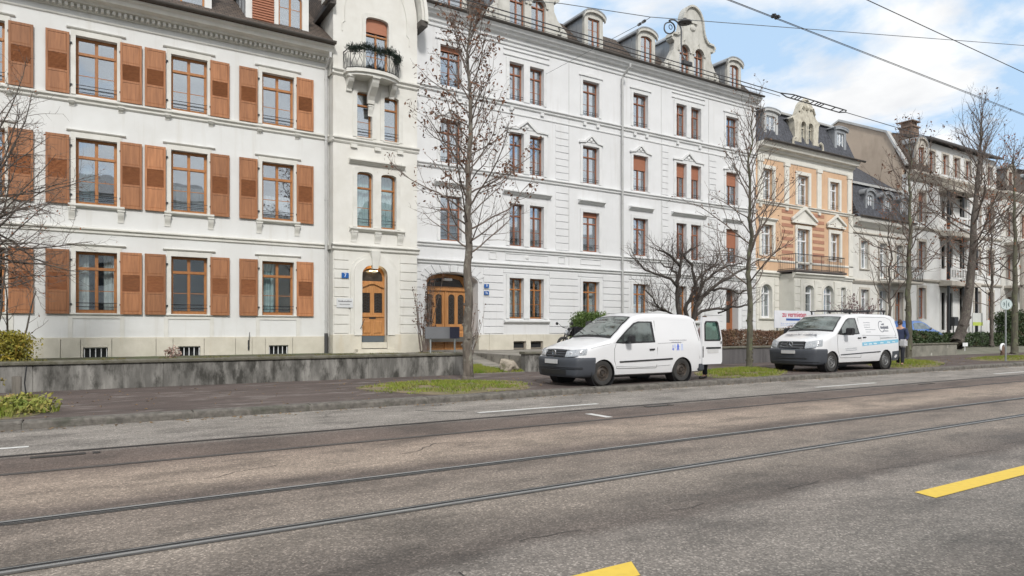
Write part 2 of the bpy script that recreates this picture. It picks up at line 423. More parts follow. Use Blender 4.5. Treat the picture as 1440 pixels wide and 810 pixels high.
vs = scene.view_settings; vs.view_transform = 'Standard'; vs.look = 'None'; vs.gamma = 1; vs.exposure = .27
scene.render.engine = 'CYCLES'
cy = scene.cycles; cy.max_bounces = 7; cy.transparent_max_bounces = 12; cy.diffuse_bounces = 3; cy.glossy_bounces = 3; cy.use_denoising = True
try: cy.use_light_tree = False
except Exception: pass

# ------------------------------------------------------------------ ground
def roadmat():
    m, nt, out = nodes_of('asphalt_road'); L = nt.links.new
    b = N(nt, 'ShaderNodeBsdfPrincipled'); L(b.outputs[0], out.inputs[0]); b.inputs['Specular IOR Level'].default_value = .35
    g = N(nt, 'ShaderNodeNewGeometry'); s = N(nt, 'ShaderNodeSeparateXYZ'); L(g.outputs['Position'], s.inputs[0])
    wn = N(nt, 'ShaderNodeTexNoise'); wn.inputs['Scale'].default_value = .9; wn.inputs['Detail'].default_value = 5; L(g.outputs['Position'], wn.inputs['Vector'])
    wm = N(nt, 'ShaderNodeMath', operation='MULTIPLY_ADD'); L(wn.outputs[0], wm.inputs[0]); wm.inputs[1].default_value = .5; L(s.outputs['Y'], wm.inputs[2])
    dv = N(nt, 'ShaderNodeMath', operation='DIVIDE'); L(wm.outputs[0], dv.inputs[0]); dv.inputs[1].default_value = 14.
    e = .25
    zr = ramp(nt, [(0,(0.146,0.129,0.113)),((1.7+e)/14,(0.137,0.120,0.104)),((2.5+e)/14,(0.214,0.193,0.171)),((3.75+e)/14,(0.205,0.181,0.160)),((3.93+e)/14,(0.113,0.095,0.083)),((4.4+e)/14,(0.150,0.128,0.110)),((5.0+e)/14,(0.212,0.181,0.153)),
                   ((6.4+e)/14,(0.180,0.148,0.124)),((6.75+e)/14,(0.116,0.093,0.080)),((7.3+e)/14,(0.287,0.232,0.187)),((8.3+e)/14,(0.242,0.192,0.155)),((8.8+e)/14,(0.130,0.100,0.084)),((9.7+e)/14,(0.121,0.096,0.083)),((9.95+e)/14,(0.174,0.157,0.141)),((10.2+e)/14,(0.224,0.205,0.185)),((12.2+e)/14,(0.242,0.221,0.198)),(1.,(0.220,0.203,0.184))])
    L(dv.outputs[0], zr.inputs[0])
    # long blotches of wear
    mp = N(nt, 'ShaderNodeMapping'); mp.inputs['Scale'].default_value = (.6,1.2,1); L(g.outputs['Position'], mp.inputs[0])
    n1 = N(nt, 'ShaderNodeTexNoise'); n1.inputs['Scale'].default_value = 1.3; n1.inputs['Detail'].default_value = 10; n1.inputs['Roughness'].default_value = .68; L(mp.outputs[0], n1.inputs['Vector'])
    r1 = ramp(nt, [(.38,.66),(.45,.86),(.50,1.02),(.56,1.08),(.64,1.3)]); L(n1.outputs[0], r1.inputs[0])
    m1 = N(nt, 'ShaderNodeMix', data_type='RGBA', blend_type='MULTIPLY'); m1.inputs[0].default_value = 1; L(zr.outputs[0], m1.inputs[6]); L(r1.outputs[0], m1.inputs[7])
    # aggregate
    v = N(nt, 'ShaderNodeTexVoronoi'); v.inputs['Scale'].default_value = 75; L(g.outputs['Position'], v.inputs['Vector'])
    r2 = ramp(nt, [(0.,.55),(.35,.84),(.7,1.03),(.88,1.45),(1.,2.1)]); sepc = N(nt, 'ShaderNodeSeparateColor'); L(v.outputs['Color'], sepc.inputs[0]); L(sepc.outputs[0], r2.inputs[0])
    m2 = N(nt, 'ShaderNodeMix', data_type='RGBA', blend_type='MULTIPLY'); m2.inputs[0].default_value = .8; L(m1.outputs[2], m2.inputs[6]); L(r2.outputs[0], m2.inputs[7])
    n3 = N(nt, 'ShaderNodeTexNoise'); n3.inputs['Scale'].default_value = 22; n3.inputs['Detail'].default_value = 6; n3.inputs['Roughness'].default_value = .8; L(g.outputs['Position'], n3.inputs['Vector'])
    r3 = ramp(nt, [(.3,.8),(.7,1.2)]); L(n3.outputs[0], r3.inputs[0])
    m3 = N(nt, 'ShaderNodeMix', data_type='RGBA', blend_type='MULTIPLY'); m3.inputs[0].default_value = 1; L(m2.outputs[2], m3.inputs[6]); L(r3.outputs[0], m3.inputs[7])
    L(m3.outputs[2], b.inputs['Base Color'])
    rr = ramp(nt, [(.3,.62),(.7,.85)]); L(n1.outputs[0], rr.inputs[0]); L(rr.outputs[0], b.inputs['Roughness'])
    bp = N(nt, 'ShaderNodeBump'); bp.inputs['Strength'].default_value = .55; bp.inputs['Distance'].default_value = .006; L(v.outputs['Distance'], bp.inputs['Height']); L(bp.outputs[0], b.inputs['Normal'])
    return m
ROAD = roadmat()
struct('ground', MB().add([(-900,-900,-.06),(1200,-900,-.06),(1200,1200,-.06),(-900,1200,-.06)], [(0,1,2,3)]), M('far_ground', (.10,.11,.07)), recalc=False)
struct('road', MB().add([(-60,-8.5,0),(200,-8.5,0),(200,12.5,0),(-60,12.5,0)], [(0,1,2,3)]), ROAD, recalc=False)
PAVE = M('pavement_asphalt', (.112,.086,.077), (.072,.055,.049), scale=.9, stretch=(.5,1.3,1), rough=.85, bump=.5, bscale=90, dirt=(.21,.185,.17), dscale=2.2, dstretch=(.5,1.3,1), dlo=.54, dhi=.68)
struct('pavement', MB().box(-60,200,12.78,18.42,-.05,.12), PAVE)
struct('near_pavement', MB().box(-60,200,-12.4,-8.5,-.05,.12), PAVE)
# granite kerb stones, in lengths with open joints
KERB = M('kerb_granite', (.185,.17,.15), (.09,.082,.072), scale=9, rough=.8, bump=.8, bscale=60, dirt=(.06,.065,.045), dscale=2.5, dstretch=(1,1,1), dlo=.55, dhi=.75)
kb = MB(); x = -40; rk = random.Random(3)
while x < 150:
    l = 1.9+rk.random()*.5; dz = rk.uniform(-.006,.006)
    kb.profx([(12.5,-.05),(12.5,.095+dz),(12.53,.128+dz),(12.79,.130+dz),(12.79,-.05)], x, x+l-.014); x += l
struct('kerb', kb, KERB, bevel=.008)
kj = MB().box(-40,150,12.515,12.78,-.05,.10); struct('kerb_bed', kj, STONEJ)
# road markings
WM = M('road_paint_white', (.62,.62,.60), (.42,.42,.40), scale=14, rough=.7, lo=.45, hi=.8)
YM = M('road_paint_yellow', (.80,.56,.075), (.70,.48,.065), scale=14, rough=.65, lo=.45, hi=.8)
def sheet(quads, z):
    mb = MB()
    for q in quads: mb.add([(x,y,z) for x,y in q], [(0,1,2,3)])
    return mb
qs = []
for x0 in (-13.4,-3.4,6.0,16.1,26.15,36.2,46.3,56.4,66.5,76.6):
    qs.append([(x0,10.57),(x0+2.78,10.57),(x0+2.78,10.69),(x0,10.69)])
qs.append([(7.52,8.88),(7.66,8.86),(7.66,9.45),(7.52,9.47)])
struct('lane_marking', sheet(qs, .005), WM, recalc=False)
struct('cycle_lane_marking', sheet([[(-3.2,3.06),(2.86,3.06),(2.98,3.27),(-3.2,3.27)],[(6.40,3.06),(12.5,3.06),(12.5,3.27),(6.46,3.27)],[(15.9,3.06),(22,3.06),(22,3.27),(15.9,3.27)]], .005), YM, recalc=False)
# tram rails: polished head, flange groove, bitumen joint
HEAD = M('rail_head_steel', (.40,.40,.39), (.29,.29,.29), scale=4, stretch=(.4,8,1), rough=.38, metal=.6)
HEADO = M('rail_head_dull', (.17,.155,.145), (.11,.10,.095), scale=4, stretch=(.4,8,1), rough=.5, metal=.6)
BITU = M('bitumen_joint', (.05,.048,.045), (.09,.083,.076), scale=6, rough=.75)
GROO = M('rail_groove', (.012,.012,.012), rough=.8)
for i, (yc, hd) in enumerate(((5.22, HEAD), (6.52, HEAD), (8.70, HEADO), (9.95, HEADO))):
    hw = .047 if i < 2 else .036
    def strip(y0, y1, z, nm, mt):
        struct(nm, MB().add([(-60,y0,z),(200,y0,z),(200,y1,z),(-60,y1,z)], [(0,1,2,3)]), mt, recalc=False)
    sp = .036 if i < 2 else .018
    strip(yc-hw-sp, yc+hw+sp, .004, 'rail_joint', BITU)
    s_ = -1 if i % 2 == 0 else 1            # the groove lies on the inner side of each track
    def band_(a, b): return (yc+s_*a, yc+s_*b) if s_ > 0 else (yc+s_*b, yc+s_*a)
    strip(*band_(-hw, -hw+.010), .0085, 'rail_lip', hd)
    strip(*band_(-hw+.010, hw-.034), .008, 'rail_groove', GROO)
    struct('rail_head', MB().profx([(yc+s_*a, z) for a, z in ((hw-.034,.004),(hw-.034,.009),(hw-.03,.0105),(hw-.006,.0105),(hw,.009),(hw,.004))], -60, 200), hd)
dr = MB()
for x0, y0 in ((-.55,9.62),(9.2,9.62),(19.4,9.62)): dr.box(x0,x0+.55,y0,y0+.12,.002,.009); dr.box(x0+.62,x0+.70,y0,y0+.12,.002,.009)
struct('drain_slot', dr, M('cast_iron', (.05,.048,.046), rough=.6, metal=.5))
ck = MB(); rc = random.Random(5)        # cracks sealed with tar
def crack(x, y, ang, n, wd=.012, st=.14, wob=.5):
    px, py = x, y
    for i in range(n):
        a = ang+rc.uniform(-wob, wob); qx, qy = px+math.cos(a)*st, py+math.sin(a)*st
        nx, ny = -math.sin(a)*wd, math.cos(a)*wd
        ck.add([(px-nx,py-ny,.004),(qx-nx,qy-ny,.004),(qx+nx,qy+ny,.004),(px+nx,py+ny,.004)], [(0,1,2,3)]); px, py = qx, qy
crack(1.95,3.7,R(-100),3,.006,.1); crack(2.2,3.45,R(-60),3,.005,.09); crack(5.2,11.6,R(-50),5,.02,.2,.2); crack(6.0,12.1,R(180),9,.012,.3,.15); [crack(2.6+1.5*k, 4.0+rc.uniform(-.03,.03), 0, rc.randint(4,9), .0035, .11, .3) for k in range(12)]
for x0_ in range(-12, 60, 3): crack(x0_, 11.62+rc.uniform(-.03,.03), 0, 12, .004, .24, .08)
for q in ((3.4,11.4,70),(8.6,11.0,60),(13.2,11.3,95),(1.0,7.4,20),(4.4,7.9,160),(3.2,7.6,40)): crack(q[0], q[1], R(q[2]), 7, .005, .13, .5)
struct('road_crack', ck, M('tar_crack', (.035,.032,.03), rough=.7), recalc=False)
# gardens behind the low walls
SOIL = M('garden_soil', (.10,.085,.06), (.07,.065,.04), scale=3, rough=.95, bump=.6, bscale=30, dirt=(.07,.10,.035), dscale=2, dstretch=(1,1,1), dlo=.45, dhi=.6)
SLAB = M('forecourt_stone', (.30,.28,.245), (.20,.185,.16), scale=1.6, rough=.85, bump=.5, bscale=30, dirt=(.10,.095,.08), dscale=2.4, dstretch=(.5,1.6,1), dlo=.5, dhi=.65)
struct('garden_ground', MB().box(-40,10.15,18.7,40,-.05,.64), SOIL)
struct('forecourt', MB().profx([(18.42,-.05),(18.42,.13),(20.3,.30),(22.3,.62),(40,.62),(40,-.05)], 10.15, 12.3), SLAB)
struct('forecourt', MB().box(12.3,18.9,18.6,40,-.05,.64), SLAB)
struct('garden_ground', MB().box(18.9,41,18.6,40,-.05,.64), SOIL)
struct('forecourt', MB().profx([(18.42,-.05),(18.42,.125),(24,.45),(40,.5),(40,-.05)], 41, 200), M('forecourt_gravel', (.22,.21,.175), (.15,.155,.11), scale=2, rough=.9, bump=.4))

# ------------------------------------------------------------------ grass tufts
GRASS = M('grass_green', (.12,.19,.022), (.26,.28,.05), scale=2.2, rough=.8, spec=.2, dirt=(.26,.22,.10), dscale=3, dstretch=(1,1,1), dlo=.5, dhi=.68)
LEAF_D = M('fallen_leaves', (.32,.22,.11), (.20,.13,.07), scale=8, rough=.9, spec=.2)
VERGE = M('verge_earth', (.13,.12,.05), (.23,.18,.12), scale=2.5, rough=.95, bump=.8, bscale=40)
from mathutils import noise as gnoise
def verge(cx, cy, rx, ry, n, label, seed, h=.07, leaves=60, rot=0):
    cr_, sr_ = math.cos(R(rot)), math.sin(R(rot)); RT = lambda x, y: (cx+(x-cx)*cr_-(y-cy)*sr_, cy+(x-cx)*sr_+(y-cy)*cr_)
    r = random.Random(seed); mb = MB()
    ring = [(cx+rx*math.cos(t)*(1+.12*math.sin(3*t+seed)), cy+ry*math.sin(t)*(1+.08*math.sin(5*t)), .125) for t in [2*math.pi*i/40 for i in range(40)]]
    ring = [(*RT(x,y), z) for x,y,z in ring]; ring = [(x, max(12.80, y), z) for x,y,z in ring]
    mb.add([(cx,cy,.175)]+ring, [(0,i+1,(i+1)%40+1) for i in range(40)])
    g = mb.build('verge', VERGE, None, recalc=False); g['kind'] = 'structure'
    t = MB()
    for i in range(n):
        a = r.random()*6.283; q = math.sqrt(r.random())
        if q > .8 and r.random() < .55: continue
        x = cx+rx*q*math.cos(a)*1.02; y = cy+ry*q*math.sin(a)
        x, y = RT(x, y)
        if gnoise.noise(Vector((x*1.7, y*1.7, seed)))+.25*gnoise.noise(Vector((x*7, y*7, seed))) < -.10+.35*max(0,q-.6)-.15*r.random(): continue
        if y < 12.82: y = 12.82+r.random()*.3
        z = .125+.05*(1-q); hh = h*r.uniform(.4,1.3)*(1.15-q*.6); b = r.random()*6.283; ww = .009
        lx, ly = r.uniform(-.05,.05), r.uniform(-.05,.05)
        t.add([(x-ww*math.cos(b),y-ww*math.sin(b),z),(x+ww*math.cos(b),y+ww*math.sin(b),z),(x+lx,y+ly,z+hh)], [(0,1,2)])
    o = t.build('grass', GRASS, None, recalc=False, weld=False); tag(o, label, 'grass', kind='stuff')
    lv = MB()
    for i in range(leaves):
        x = cx+r.gauss(0,rx*.62); y = cy+r.gauss(0,ry*.55)
        if y < 12.8: y = 12.25+r.random()*.5
        z = (.16 if y > 12.8 else (.14 if y > 12.52 else .012))+r.random()*.03; s = r.uniform(.02,.045); a = r.random()*6
        c, d = math.cos(a)*s, math.sin(a)*s
        lv.add([(x-c,y-d,z),(x+d,y-c,z+.01),(x+c,y+d,z),(x-d,y+c,z+.015)], [(0,1,2,3)])
    o = lv.build('fallen_leaves', LEAF_D, None, recalc=False, weld=False); tag(o, 'dry leaves lying on '+label, 'fallen leaves', kind='stuff')
VX = [(7.5,14.75,'short green grass of the verge round the large bare tree',2.15,1.95,9500,.08,8),(18.0,14.5,'bright green grass verge between the two white vans',3.1,1.35,8500,.10,30),
      (28.4,14.75,'green grass verge behind the farther van',4.0,1.35,7000,.11,22),(38.5,14.6,'green grass verge round the signpost',4.4,1.7,6000,.1,5),(-2.0,13.9,'leafy green weeds at the left end of the kerb',1.6,1.05,6500,.22,0)]
for i, (vx, vy, lb, rx, ry, n, h, ro_) in enumerate(VX): verge(vx, vy, rx, ry, n, lb, i+1, h=h, leaves=110, rot=ro_)

lv = MB(); r_ = random.Random(31)
for i in range(900):
    x = r_.uniform(-4,34); y = 12.46-abs(r_.gauss(0,.16)) if r_.random() < .45 else r_.uniform(12.8,18.4)
    z = .006 if y < 12.5 else .126; s_ = r_.uniform(.012,.035); a = r_.random()*6.28; c, d = math.cos(a)*s_, math.sin(a)*s_
    lv.add([(x-c,y-d,z),(x+d,y-c,z+.008),(x+c,y+d,z),(x-d,y+c,z+.012)], [(0,1,2,3)])
o = lv.build('fallen_leaves', LEAF_D, None, recalc=False, weld=False); tag(o, 'scattered dry leaves on the pavement and along the gutter', 'fallen leaves', kind='stuff')
# ------------------------------------------------------------------ low walls
WALLM = M('weathered_concrete', (.28,.27,.25), (.13,.125,.115), scale=2.0, stretch=(1.8,1,.4), rough=.92, bump=.5, bscale=40, lo=.36, hi=.58, dirt=(.05,.048,.042), dscale=2.6, dstretch=(1.3,1,.5), dlo=.47, dhi=.62)
COPE = M('mossy_coping', (.09,.085,.058), (.15,.14,.115), scale=7, rough=.95, bump=.8, bscale=40, dirt=(.16,.155,.13), dscale=3, dstretch=(1,1,1), dlo=.55, dhi=.75)
WALLY = M('patched_garden_wall', (.27,.26,.22), (.16,.155,.13), scale=2, rough=.92, bump=.5, bscale=40, dirt=(.48,.47,.42), dscale=1.6, dstretch=(1,1,1), dlo=.6, dhi=.68)
WALLG = M('slate_grey_wall', (.125,.118,.118), (.085,.08,.082), scale=2, stretch=(2,1,.4), rough=.9, bump=.4, bscale=40)
def lowwall(x0, x1, y, z0, z1, mat, label, cope=COPE, joint=2.6):
    t = thing('low_wall', label, 'low wall', ((x0+x1)/2, y, z0))
    mb = MB(); x = x0
    while x < x1-.01:
        xe = min(x+joint, x1); mb.box(x+.005, xe-.005, y, y+.26, z0-.1, z1-.09); x = xe
    mb.box(x0+.02, x1-.02, y+.02, y+.24, z0-.1, z1-.1)
    mb.build('wall', mat, t, bevel=.01)
    mb = MB(); mb.profx([(y-.05,z1-.085),(y-.055,z1-.03),(y-.02,z1),(y+.30,z1),(y+.32,z1-.03),(y+.31,z1-.085)], x0-.03, x1+.03); mb.build('coping', cope, t, bevel=.008)
    return t
lowwall(-14, 9.99, 18.42, .12, .80, WALLM, 'long weathered grey garden wall with dark mossy coping in front of the shuttered house')
lowwall(12.15, 17.9, 18.42, .12, .78, WALLM, 'grey garden wall with thick coping right of the boulder, behind the white van bonnet')
lowwall(19.0, 30.6, 18.42, .12, .83, WALLG, 'dark grey garden wall under the brown hedge')
lowwall(32.0, 40.6, 18.3, .12, .80, WALLY, 'patched pale stone garden wall under the green bushes', joint=20)

# ------------------------------------------------------------------ bare trees
def barkmat(name, c1, c2, d):
    return M(name, c1, c2, scale=5, stretch=(3,3,.6), rough=.95, bump=.9, bscale=25, dirt=d, dscale=6, dstretch=(1,1,.6), dlo=.52, dhi=.66)
BARK = barkmat('bark_grey', (.17,.145,.12), (.095,.08,.068), (.26,.25,.21))
BARKM = barkmat('bark_mossy', (.13,.12,.09), (.08,.075,.055), (.15,.17,.09))
BARKD = barkmat('bark_dark', (.12,.10,.088), (.07,.06,.052), (.17,.16,.13))
TWIG = M('twig_brown', (.16,.125,.105), (.11,.088,.075), scale=3, rough=.9)
TWIGL = M('twig_pale', (.17,.14,.115), (.11,.09,.075), scale=3, rough=.9)
DRY = M('dry_leaf', (.20,.105,.065), (.12,.065,.045), scale=9, rough=.85, spec=.2, orand=0)
DRYO = M('dry_leaf_orange', (.36,.13,.05), (.22,.09,.05), scale=6, rough=.85, spec=.2)
def limb(mb, p, d, L, r, n, seg, wob, up, r_, taper=.25, sides=5):
    """grow one limb; returns its points (list of (pos, dir, radius))"""
    pts = [Vector(p)]; d = Vector(d).normalized(); rad = [r]; dirs = [d.copy()]
    for i in range(seg):
        d = (d+Vector((r_.gauss(0,wob), r_.gauss(0,wob), r_.gauss(0,wob)+up))).normalized()
        pts.append(pts[-1]+d*(L/seg)); rad.append(r*(1-(1-taper)*(i+1)/seg)); dirs.append(d.copy())
    mb.tube(pts, rad, sides, cap=False)
    return list(zip(pts, dirs, rad))
def rand_perp(d, r_):
    v = Vector((r_.gauss(0,1), r_.gauss(0,1), r_.gauss(0,1))); v = v-d*v.dot(d)
    return v.normalized() if v.length > 1e-3 else d.orthogonal().normalized()
def twigs(mb, chain, r_, dens, L0, ang, up, leafpts, depth=2, wob=.12, minr=.004, start=.2):
    """side shoots along a chain of points"""
    tot = sum((chain[i+1][0]-chain[i][0]).length for i in range(len(chain)-1)); k = max(1, int(tot*dens))
    for j in range(k):
        f = start+(1-start)*(j+r_.random())/k; f = min(f, .999); q = f*(len(chain)-1); i = int(q); fr = q-i
        a, b = chain[i], chain[min(i+1, len(chain)-1)]
        p = a[0].lerp(b[0], fr); d = a[1].lerp(b[1], fr).normalized(); rr = a[2]*(1-fr)+b[2]*fr
        n = (d*math.cos(ang)+rand_perp(d, r_)*math.sin(ang)); n.z += up*.5; n.normalize()
        L = L0*(1.1-.55*f)*r_.uniform(.6,1.25); r0 = max(minr, min(rr*.62, L*.013))
        c = limb(mb, p, n, L, r0, 0, 4 if depth > 1 else 3, wob, up*.25, r_, .35, 4 if depth > 1 else 3)
        leafpts.append((c[-1][0], c[-1][1])); leafpts.append((c[-2][0], c[-2][1]))
        if depth > 1: twigs(mb, c, r_, dens*1.5, L*.42, ang, up, leafpts, depth-1, wob*1.2, minr)
def leaves(pts, r_, prob, per, size, spread, zmin=-9):
    mb = MB()
    for p, d in pts:
        if p.z < zmin or r_.random() > prob: continue
        for k in range(r_.randint(1, per)):
            c = p+Vector((r_.gauss(0,spread), r_.gauss(0,spread), r_.gauss(0,spread)-.02)); s = size*r_.uniform(.5,1.3)
            u = Vector((r_.gauss(0,1),r_.gauss(0,1),r_.gauss(0,1))).normalized()*s; v = u.cross(Vector((r_.gauss(0,1),r_.gauss(0,1),r_.gauss(0,1)))).normalized()*s*.6
            mb.add([c-u, c+v, c+u*1.1, c-v*.8], [(0,1,2,3)])
    return mb
def street_tree(X, Y, z0, H, r0, c0, spread, label, seed, nprim=24, bark=BARK, twm=TWIG, leafm=DRY, lprob=.35, lper=3, lsize=.035, lean=(0,0), dens=3.2, group=None, group_lab=None, asc=.85, lspread=.05, trunk_pts=None, name='bare_tree', lz=-9, tw=.42, minr=.005, droop=0., lowspread=1.0, rk=.0075):
    r_ = random.Random(seed); t = thing(name, label, 'tree', (X, Y, z0), group)
    mb = MB(); n = 14; ch = []
    if trunk_pts: P = [Vector(p) for p in trunk_pts]; n = len(P)-1
    else: P = [Vector((X+lean[0]*(i/n)+r_.gauss(0,.022)*min(1,i/3)*(1+2.5*(i/n)), Y+lean[1]*(i/n)+r_.gauss(0,.035)*min(1,i/3), z0-.05+H*.97*i/n)) for i in range(n+1)]
    P = [P[0], P[0].lerp(P[1], .18)]+P[1:]; 
    m = len(P)-1
    rad = [r0*1.5, r0*1.1]+[r0*(1-(i/(n))**1.15)*.97+.012 for i in range(1, n+1)]
    Pf, rf = [], []
    for i in range(len(P)-1):
        for k in range(4):
            Pf.append(P[i].lerp(P[i+1], k/4)+Vector((r_.gauss(0,.008), r_.gauss(0,.008), 0))); rf.append((rad[i]*(1-k/4)+rad[i+1]*k/4)*r_.uniform(.94,1.07))
    Pf.append(P[-1]); rf.append(rad[-1]); mb.tube(Pf, rf, 12, cap=False)
    for k in range(10):                                   # knots and stubs of cut branches
        i = r_.randint(2, max(3, len(Pf)//2)); a = r_.random()*6.28; d = Vector((math.cos(a), math.sin(a), .3)); mb.tube([Pf[i], Pf[i]+d*rf[i]*1.0, Pf[i]+d*rf[i]*1.25], [rf[i]*.6, rf[i]*.4, rf[i]*.2], 7)
    mb.build('trunk', bark, t, smooth=True)
    for i in range(m+1):
        d = (P[min(i+1,m)]-P[max(i-1,0)]).normalized(); ch.append((P[i], d, rad[i]))
    cb = MB(); lp = []
    zz = [p[0].z for p in ch]
    for k in range(nprim):
        f = (k+r_.random()*.8)/nprim; z = z0+c0+(H-c0)*.93*f
        i = max(j for j in range(len(zz)) if zz[j] <= z) if z > zz[0] else 0; i = min(i, len(zz)-2)
        fr = (z-zz[i])/max(1e-6, zz[i+1]-zz[i]); p = ch[i][0].lerp(ch[i+1][0], fr); rr = ch[i][2]*(1-fr)+ch[i+1][2]*fr
        az = k*2.399+r_.uniform(-.4,.4)
        L = spread*(1.12-.68*f**1.3)*(.8+.2*min(1,f*5))*r_.uniform(.8,1.25)*(lowspread if f < .3 else 1)
        el = asc*(.55+.6*f)+r_.uniform(-.12,.12)
        d = Vector((math.cos(az)*math.cos(el), math.sin(az)*math.cos(el), math.sin(el)))
        c = limb(cb, p, d, L, min(rr*.6, .009+L*rk), 0, 10, .115, .06-droop, r_, .25, 5)
        lp.append((c[-1][0], c[-1][1]))
        twigs(cb, c, r_, dens, L*tw, R(42), .25-droop*2, lp, 2, .14, minr, .15)
    lp.append((P[-1], Vector((0,0,1)))); twigs(cb, ch[-4:], r_, 5, spread*.5, R(35), .4, lp, 2, .12, minr, .05)
    cb.build('crown', twm, t, recalc=False, weld=False)
    lb = leaves(lp, r_, lprob, lper, lsize, lspread, lz)
    if lb.v: lb.build('dead_leaves', leafm, t, recalc=False, weld=False)
    return t
SG = 'bare street trees standing in the verges'
street_tree(8.98, 16.5, .15, 10.9, .13, 3.4, 2.2, 'tall bare tree with brown dead leaves on the verge left of the nearer white van', 21, nprim=54, lprob=.36, lper=4, lsize=.05, dens=3.9, group=SG, asc=.84, lspread=.06, lz=5.2, tw=.42)
street_tree(20.5, 16.2, .15, 9.9, .105, 2.6, 2.5, 'slim bare tree rising from the verge between the two white vans', 33, nprim=34, bark=BARKM, lprob=.15, lper=2, lsize=.045, dens=3.4, group=SG, asc=.95, lean=(.1,0), tw=.45)
street_tree(32.1, 16.5, .15, 11.0, .135, 3.4, 2.9, 'bare tree with a few dark seed clusters beside the tail of the farther van', 45, nprim=34, bark=BARKM, lprob=.16, lper=3, lsize=.06, dens=3.0, group=SG, asc=.85, minr=.006)
street_tree(45.6, 17.5, .15, 12.5, .17, 3.6, 3.6, 'bare tree behind the signpost at the right edge', 57, nprim=24, bark=BARKM, lprob=.25, lper=2, lsize=.07, dens=1.8, group=SG, asc=.8, leafm=DRYO, minr=.008)
# big leaning tree in the right-hand forecourt
T4 = [at(u, v, 21.0) for u, v in ((1345,483),(1350,470),(1357,448),(1362,415),(1366,380),(1369,345),(1369,310),(1372,285),(1375,250),(1378,215),(1380,180),(1381,150))]
street_tree(T4[0].x, 21.0, T4[0].z-.1, T4[-1].z-T4[0].z, .33, 4.6, 4.8, 'massive leaning bare tree behind the low sign, its crown above the roofs', 71, nprim=40, bark=BARKD, twm=TWIG, lprob=.05, lper=2, lsize=.08, dens=2.0, asc=.75, trunk_pts=T4, minr=.008, name='large_bare_tree', tw=.5, lowspread=1.1)
# reddish small tree among them
street_tree(36.2, 19.6, .6, 7.6, .08, 1.8, 2.6, 'small tree holding orange-brown leaves in front of the low white house', 81, nprim=18, bark=BARKD, twm=TWIG, leafm=DRYO, lprob=.20, lper=4, lsize=.045, dens=1.9, asc=.8, lspread=.1, name='small_tree')
street_tree(52.5, 21.5, .5, 10.4, .12, 2.0, 3.4, 'tree with rusty leaves behind the leaning trunk', 83, nprim=22, bark=BARKD, twm=TWIG, leafm=DRYO, lprob=.35, lper=4, lsize=.07, dens=1.5, asc=.75, lspread=.16, name='small_tree')
street_tree(62, 19.5, .5, 13.4, .2, 3, 4.0, 'bare pale twigged tree at the far end of the row', 91, nprim=26, bark=BARKD, twm=TWIGL, leafm=DRYO, lprob=.2, lper=3, lsize=.09, dens=1.4, asc=.85, minr=.011, name='bare_tree')
# left tree, several thin stems behind the wall
def multistem(X, Y, z0, stems, label, seed, rad, bark, twm, dens, L0, lprob=.0, leafm=DRY, name='bushy_tree', sides=6, asc=.4, minr=.004, wob=.1, cat='tree', group=None, lsize=.03, seg=9, ang=45):
    r_ = random.Random(seed); t = thing(name, label, cat, (X, Y, z0), group); tb = MB(); cb = MB(); lp = []
    for (dx, dy, dz, L) in stems:
        c = limb(tb, (X+dx*.12+r_.gauss(0,.05), Y+dy*.1, z0-.05), (dx,dy,dz), L, rad*r_.uniform(.8,1.15), 0, seg, wob, .03, r_, .25, sides)
        twigs(cb, c, r_, dens, L0, R(ang), asc, lp, 2, .15, minr, .22); lp.append((c[-1][0], c[-1][1]))
    tb.build('trunk', bark, t, smooth=True); cb.build('crown', twm, t, recalc=False, weld=False)
    if lprob:
        lb = leaves(lp, r_, lprob, 2, lsize, .03)
        if lb.v: lb.build('dead_leaves', leafm, t, recalc=False, weld=False)
    return t
rr = random.Random(4)
t = thing('bushy_tree', 'dark many-branched bare tree over the yellow hedge at the left edge', 'tree', (-2.6,20.4,.64)); tb = MB(); cb = MB(); lp = []
for (x, y, dx, dy, dz, L, r) in ((-2.6,20.4,-.1,0,1,3.3,.11),(-1.9,20.3,.02,0,1,2.4,.035),(-1.62,20.5,.06,.0,1,2.2,.03),(-1.4,20.3,.1,-.1,1,1.9,.03),(-2.2,20.6,.0,0,1,2.7,.04)):
    c = limb(tb, (x,y,.6), (dx,dy,dz), L, r, 0, 8, .06, .03, rr, .5, 6); twigs(cb, c, rr, 2.2, .7, R(50), .3, lp, 2, .18, .004, .3)
for k in range(34):
    el = R(-8+96*((k*.618)%1)); z = 2.4+1.9*rr.random(); L = rr.uniform(2.0,3.1)+1.3*math.sin(el); az = R(rr.uniform(-35,40)) if k % 6 else R(180)
    c = limb(tb, (-2.75+rr.uniform(-.1,.1),20.4,z), (math.cos(az)*math.cos(el),math.sin(az)*math.cos(el),math.sin(el)), L, rr.uniform(.022,.05), 0, 10, .10, .0, rr, .18, 5)
    twigs(cb, c, rr, 5.0, 1.0, R(50), .05, lp, 2, .2, .004, .2)
lb = leaves(lp, rr, .05, 2, .03, .04); lb.build('dead_leaves', DRYO, t, recalc=False, weld=False)
tb.build('trunk', BARKD, t, smooth=True); cb.build('crown', TWIG, t, recalc=False, weld=False)
